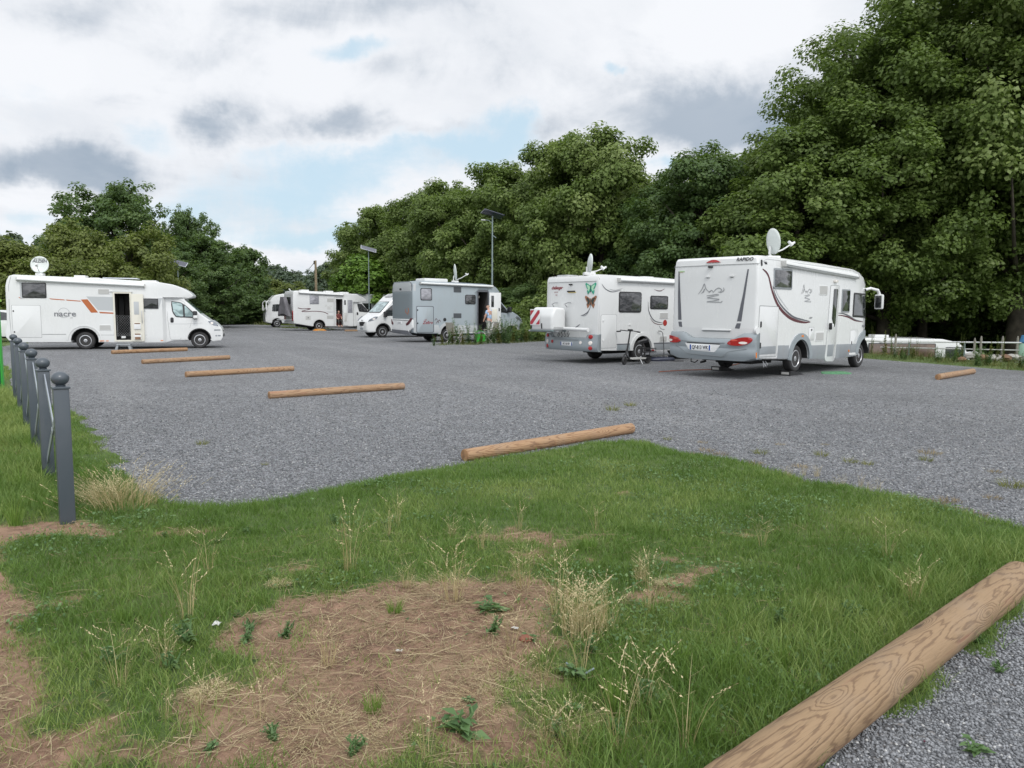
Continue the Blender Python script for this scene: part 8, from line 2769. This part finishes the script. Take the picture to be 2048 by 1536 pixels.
def plant(nm, me, label, cat, x, y, z, s=1.0, rz=0.0, group=None, sz=None):
    o = bpy.data.objects.new(nm, me); COL.objects.link(o)
    o.location = (x, y, z); o.rotation_euler = (0, 0, rz); o.scale = (s, s, sz or s)
    return tag(o, label, cat, group)


def on_lawn(px, py):
    x, y = gp(px, py)
    z = float(lawn_z(np.array([x]), np.array([y]))[0])
    x, y = gp(px, py, z)
    return x, y, z


TD = [tuft_mesh('dry_tuft_%s' % c, n, H, .0015, ln, M['straw_tall'], sd, r0, True, (.25, 1.0)) for c, n, H, ln, sd, r0 in (('a', 230, .40, 1.15, 1, .20), ('b', 190, .36, .30, 2, .11), ('c', 34, .40, .55, 3, .06), ('d', 14, .38, .5, 4, .03))]
TG = [tuft_mesh('green_tuft_%s' % c, n, H, .0032, ln, M['grass_long'], sd, r0, False) for c, n, H, ln, sd, r0 in (('a', 90, .20, .6, 5, .06), ('b', 60, .30, .5, 6, .05))]
HB = [herb_mesh('herb_%s' % c, H, ns, nl, lf, M[mt], sd, sp, up=.6) for c, H, ns, nl, lf, mt, sd, sp in (('a', .16, 7, 60, .055, 'weed', 1, .10), ('b', .07, 6, 26, .075, 'weed', 2, .07), ('c', .10, 9, 90, .03, 'weed', 3, .09))]
x, y, z = on_lawn(250, 1012); plant('dry_grass_tuft', TD[0], 'big straw-coloured grass tuft right of the nearest fence post', 'grass tuft', x, y, z - .01, 1.12, .2)
x, y, z = on_lawn(215, 1000); plant('dry_grass_tuft', TD[0], 'straw tuft half hidden by the nearest fence post', 'grass tuft', x, y, z - .01, .7, 2.2)
for (px, py, k, s, lb) in ((1165, 1275, 1, .90, 'upright dry grass tuft with pale seed heads at the right side of the bare soil'), (1120, 1230, 2, .95, 'loose dry stalks left of the upright seeding tuft'), (1215, 1260, 2, .8, 'loose dry stalks leaning right of the upright seeding tuft'),
                            (905, 1205, 2, 1.0, 'dry bent stalks at the upper rim of the bare soil'), (700, 1140, 3, 1.25, 'few tall dry stalks behind the bare soil, left of its middle'), (372, 1240, 3, 1.2, 'single tall dry stem rising from the dark weed at the left'),
                            (1290, 1420, 2, .8, 'yellow stalks standing in the tall grass left of the nearest log'), (1370, 1500, 3, 1.0, 'yellow-brown stalks at the bottom edge before the nearest log'), (1240, 1500, 3, 1.1, 'thin dry stalks at the bottom edge right of the bare soil'),
                            (240, 1380, 3, .9, 'thin bent dry stalks at the lower left'), (330, 1330, 2, .6, 'short dry stalks before the dark weed at the left'), (1040, 1060, 3, .8, 'two dry stalks in the green lawn behind the bare soil'),
                            (520, 1440, 3, .7, 'dry stalks lying low at the bottom edge left of the middle'), (1830, 1215, 3, .85, 'dry stalk cluster against the grass side of the nearest log'), (1300, 1230, 3, 1.0, 'two straight dry stems right of the seeding tuft'),
                            (960, 1100, 3, .8, 'sparse dry stalks over the lawn behind the bare soil')):
    x, y, z = on_lawn(px, py); plant('dry_grass_tuft', TD[k], lb, 'grass tuft', x, y, z - .005, s, px * .01)
for (px, py, k, s, lb) in ((375, 1290, 0, 1.15, 'dark green leafy weed at the left of the bare soil'), (345, 1340, 0, .8, 'dark green leafy weed just below the larger one at the left'), (572, 1275, 0, .7, 'small dark leafy weed on the bare soil, left part'), (985, 1225, 1, 1.3, 'flat-leaved green weed on the upper bare soil'),
                            (925, 1470, 1, 1.5, 'round-leaved grey-green weed at the bottom edge of the bare soil'), (1145, 1350, 1, 1.2, 'broad-leaved weed at the right rim of the bare soil'), (1700, 1245, 2, 1.5, 'spiky thistle-like weed in the grass beside the nearest log'), (1960, 1290, 2, .9, 'low weed growing from the gravel against the nearest log'),
                            (1065, 1280, 1, .7, 'small broad-leaved weed beside the reddish stone'), (1830, 1110, 1, 1.2, 'pale-leaved weed in the lawn right of the middle'), (1995, 1355, 2, .8, 'tiny weed on the gravel right of the nearest log'), (1955, 1530, 1, .9, 'small flat weed rosette on the gravel in the lower right corner')):
    x, y, z = on_lawn(px, py); plant('leafy_weed', HB[k], lb, 'weed', x, y, max(z, 0) - .004, s * .8, px * .013)
for (px, py, k, s) in ((790, 1225, 0, .55), (745, 1420, 0, .55), (250, 1240, 0, .6), (1230, 1420, 1, .7), (1450, 1350, 1, .6), (1560, 1330, 1, .6), (1350, 1330, 0, .8), (1450, 1190, 0, .7), (120, 1010, 1, .9), (40, 980, 1, 1.0), (60, 900, 1, 1.0), (30, 1050, 1, .9), (180, 960, 0, .9), (1595, 965, 0, .7), (1180, 1100, 0, .7)):
    x, y, z = on_lawn(px, py); plant('grass_tuft', TG[k], by('longer green grass tuft', px, py, LMARK), 'grass tuft', x, y, z - .005, s, px * .02, 'longer green tufts in the lawn')
for (px, py, k, s, lb) in ((1030, 1340, 0, .62, 'flattened tangle of dry straw on the right half of the bare soil'), (960, 1400, 0, .5, 'flattened straw tangle just above the round-leaved weed'), (640, 1460, 0, .6, 'flattened straw tangle at the bottom edge left of the round-leaved weed'), (880, 1170, 0, .5, 'straw tangle at the upper rim of the bare soil'),
                            (1130, 1440, 0, .5, 'straw tangle where bare soil meets grass at the bottom'), (560, 1170, 1, .6, 'flattened dry stalks on the left rim of the bare soil'), (420, 1390, 1, .7, 'flattened dry stalks below the dark green weed'), (1330, 1170, 1, .55, 'flattened straw on the small bare patch right of the seeding tuft'),
                            (780, 1490, 0, .45, 'straw tangle at the bottom edge left of the bare soil middle')):
    x, y, z = on_lawn(px, py); plant('straw_tangle', TD[k], lb, 'straw', x, y, z + .002, s, px * .017, sz=s * .13)
# weeds growing through the gravel
GW = [(1225, 821, 1.6, 0), (1260, 812, 1.4, 0), (1405, 886, .8, 1), (1520, 908, 1.1, 0), (1560, 890, .7, 1), (1642, 912, 1.1, 0), (1650, 890, .6, 1), (1700, 925, 1.0, 0), (1860, 908, 1.5, 1), (1852, 922, 1.0, 0), (1735, 930, .9, 0), (2025, 975, 1.5, 0), (1990, 945, .8, 1), (405, 889, 1.0, 0), (530, 930, .5, 0), (1335, 880, .8, 0), (1985, 998, .9, 1), (1990, 732, 2.0, 0), (1600, 935, 1.0, 1), (990, 655, .5, 1)]
HG = [tuft_mesh('low_tuft', 60, .09, .003, 1.3, M['weed_yel'], 8, .07, False), tuft_mesh('low_dry_tuft', 60, .06, .003, 1.5, M['straw'], 9, .08, False)]
for (px, py, s, k) in GW[:-1]:
    x, y = gp(px, py)
    plant('weed_tuft', HG[k], by('yellowish weed tuft in gravel' if k == 0 else 'withered brown weed tuft in gravel', px, py, LMARK), 'weed', x, y, 0, s, px * .03, 'small weeds growing through the gravel')
# dry fringe on the right edge of the lawn
for i in range(26):
    t_ = i / 25
    px = 1380 + 560 * t_ + rr_.uniform(-14, 14); py = 908 + 112 * t_ + rr_.uniform(-10, 22)
    if 1560 < px < 1780: k_, s_ = (TD[2], .34)
    else: k_, s_ = (HG[1], 1.1)
    x, y = gp(px, py)
    plant('dry_fringe_tuft', k_, 'withered pale tuft on the gravel edge along the right side of the lawn', 'grass tuft', x, y, .0, s_, i * 1.1, 'withered tufts along the lawn edge')

# tall weeds on the island
TW = [herb_mesh('tall_weed_%s' % c, H, ns, nl, .12, M[mt], sd, sp) for c, H, ns, nl, mt, sd, sp in (('a', 1.25, 7, 330, 'weed', 21, .45), ('b', .95, 9, 330, 'weed_yel', 22, .5), ('c', 1.1, 6, 240, 'weed', 23, .4))]
IMARK = [(908, 680, 'left camping chair'), (936, 680, 'camping table'), (960, 680, 'green basket'), (982, 680, 'right camping chair'), (870, 683, 'reddish dry bush'), (893, 668, 'silver motorhome rear wheel'), (975, 640, 'person in blue'), (1028, 662, 'silver motorhome front wheel'), (1045, 640, 'silver motorhome nose'), (1075, 660, 'white storage box')]
IW = [(868, 692, .5), (885, 689, .55), (897, 688, .75), (915, 688, 1.05), (925, 689, .8), (938, 688, 1.15), (950, 689, .85), (962, 688, .9), (975, 687, 1.1), (988, 687, .95), (998, 687, 1.1), (1008, 686, 1.2), (1016, 687, 1.1), (1025, 685, 1.0), (1034, 685, 1.1), (1043, 684, .9), (1052, 684, .85), (1062, 683, .8), (1072, 682, .6), (905, 687, .95), (1003, 684, 1.3), (1020, 683, 1.15)]
for i, (px, py, s) in enumerate(IW):
    x, y = gp(px, py)
    plant('tall_weed', TW[i % 3], by('tall leafy island weed', px, py, IMARK), 'weed', x, y, -.02, s, i * 1.3, 'tall weeds on the grass island')
RB = herb_mesh('red_dry', .75, 16, 220, .10, M['rust'], 31, .45)
x, y = gp(870, 683); plant('reddish_dry_bush', RB, 'low reddish brown dried bush in front of the garage door of the silver grey motorhome', 'bush', x, y, 0, 1.0)
x, y = gp(1010, 684); plant('orange_flowered_weed', RB, 'weed with orange leaves before the bonnet of the silver grey motorhome', 'weed', x - .1, y, .35, .6)

# mulleins and weeds along the right-hand bank
SP = herb_mesh('mullein', 1.5, 1, 120, .14, M['weed_yel'], 41, .05, spike=True, up=.9)
SP2 = herb_mesh('mullein_b', 1.5, 3, 150, .11, M['verge'], 42, .22, spike=True, up=.9)
for (px, d, top, k, lb) in ((1774, 28.5, 622, 0, 'tallest flowering spike right of the big motorhome'), (1746, 29, 645, 1, 'spiky weed against the nose of the right-hand motorhome'), (1785, 28.2, 650, 1, 'branched weed beside the tallest spike'), (1917, 25.6, 652, 0, 'tall spike in front of the windscreen of the motorhome below the bank'),
                            (1985, 25.2, 650, 0, 'tall spike above the white pipe rail near the right edge'), (1822, 27.5, 666, 1, 'thin weed before the roof of the motorhome below the bank, left'), (1836, 27.2, 668, 1, 'thin weed before the roof of the motorhome below the bank, middle'), (1860, 26.8, 690, 1, 'weed before the brown window of the motorhome below the bank'),
                            (1927, 25.5, 660, 1, 'curved weed right of the spike by the windscreen'), (2010, 25, 668, 1, 'weed among the stakes at the right'), (1997, 25.1, 664, 1, 'arched weed left of the stakes at the right'), (1890, 26.4, 695, 1, 'low weed below the windscreen of the motorhome below the bank')):
    P = at(px, top, d)
    z0 = -.15
    plant('weed_stalk', (SP, SP2)[k], lb, 'weed', P.x, P.y, z0, .62 + .2 * (k == 0), px * .7, 'weed stalks on the right-hand bank', sz=(P.z - z0) / 1.5)
BMARK = [(1722, 710, 'right motorhome front wheel'), (1774, 660, 'tallest flowering spike'), (1860, 700, 'brown window below the bank'), (1917, 690, 'spike by the windscreen'), (1910, 750, 'far right log'), (1952, 690, 'leftmost stake'), (1985, 690, 'spike above the rail'), (2006, 690, 'middle stake'), (2036, 690, 'rightmost stake'), (1800, 715, 'roof of the sunken motorhome')]
for i in range(34):
    t_ = rr_.random()
    px = 1750 + 330 * t_; py = 716 + 26 * t_ - rr_.uniform(0, 9)
    x, y = gp(px, py)
    plant('bank_weed', TW[i % 3], by('low yellowish bank weed', px, py, BMARK), 'weed', x, y, -.05, rr_.uniform(.28, .62), i * .9, 'low weeds on the right-hand bank')

# stray seeding stalks and rosettes all over the lawn
for i in range(44):
    px, py = rr_.uniform(150, 1950), rr_.uniform(1010, 1520)
    if px > 1500 - (py - 1130) * .2 and py > 1250: px -= 600
    x, y, z = on_lawn(px, py)
    if poly_sd(LAWN, np.array([x]), np.array([y]))[0] < .12: continue
    if i % 2: plant('dry_grass_tuft', TD[3 - i % 3 % 2], by('sparse dry stalks', px, py, LMARK), 'grass tuft', x, y, z - .005, rr_.uniform(.45, .9), px, 'sparse dry stalks in the lawn')
    else: plant('leafy_weed', HB[i % 3], by('small leafy weed', px, py, LMARK), 'weed', x, y, z - .004, rr_.uniform(.4, .8), px, 'small leafy weeds in the lawn')
# reddish stone and scraps on the soil
x, y, z = on_lawn(1052, 1282)
bm = bmesh.new(); bmesh.ops.create_icosphere(bm, subdivisions=2, radius=.026)
for v_ in bm.verts: v_.co = Vector((v_.co.x * 1.3, v_.co.y, v_.co.z * .7)) * (1 + rr_.uniform(-.15, .15))
o = obj('stone', bm, pbr('reddish_stone', (.2, .075, .045), .8, var=.2), None, 30); o.location = (x, y, z + .01)
tag(o, 'reddish brown stone half buried in straw beside the seeding tuft', 'stone')
for (px, py, s, lb) in ((1030, 1262, .02, 'tiny white scrap of paper on the straw beside the reddish stone'), (435, 1254, .03, 'crumpled white scrap in the grass right of the dark weed'), (798, 1308, .02, 'small grey-white scrap on the bare soil')):
    x, y, z = on_lawn(px, py)
    bm = bmesh.new()
    g0 = [[bm.verts.new(((i - 1.5) * s * .5, (j - 1.5) * s * .4, rr_.uniform(0, s * .5))) for i in range(4)] for j in range(4)]
    for j in range(3):
        for i in range(3): bm.faces.new((g0[j][i], g0[j][i + 1], g0[j + 1][i + 1], g0[j + 1][i]))
    o = obj('paper_scrap', bm, M['ventm'], None, None); o.location = (x, y, z + .012); o.rotation_euler = (0, 0, px)
    tag(o, lb, 'litter')
# pale snapped stem
x, y, z = on_lawn(1160, 1355)
bm = bmesh.new(); tube(bm, [(-.055, .05, .03), (-.01, -.005, .01), (.02, -.01, .012), (.06, .02, .02)], .0045, 6)
o = obj('broken_stem', bm, M['galv']); o.location = (x, y, z + .01); tag(o, 'pale snapped stem lying in the grass right of the bare soil', 'stem')
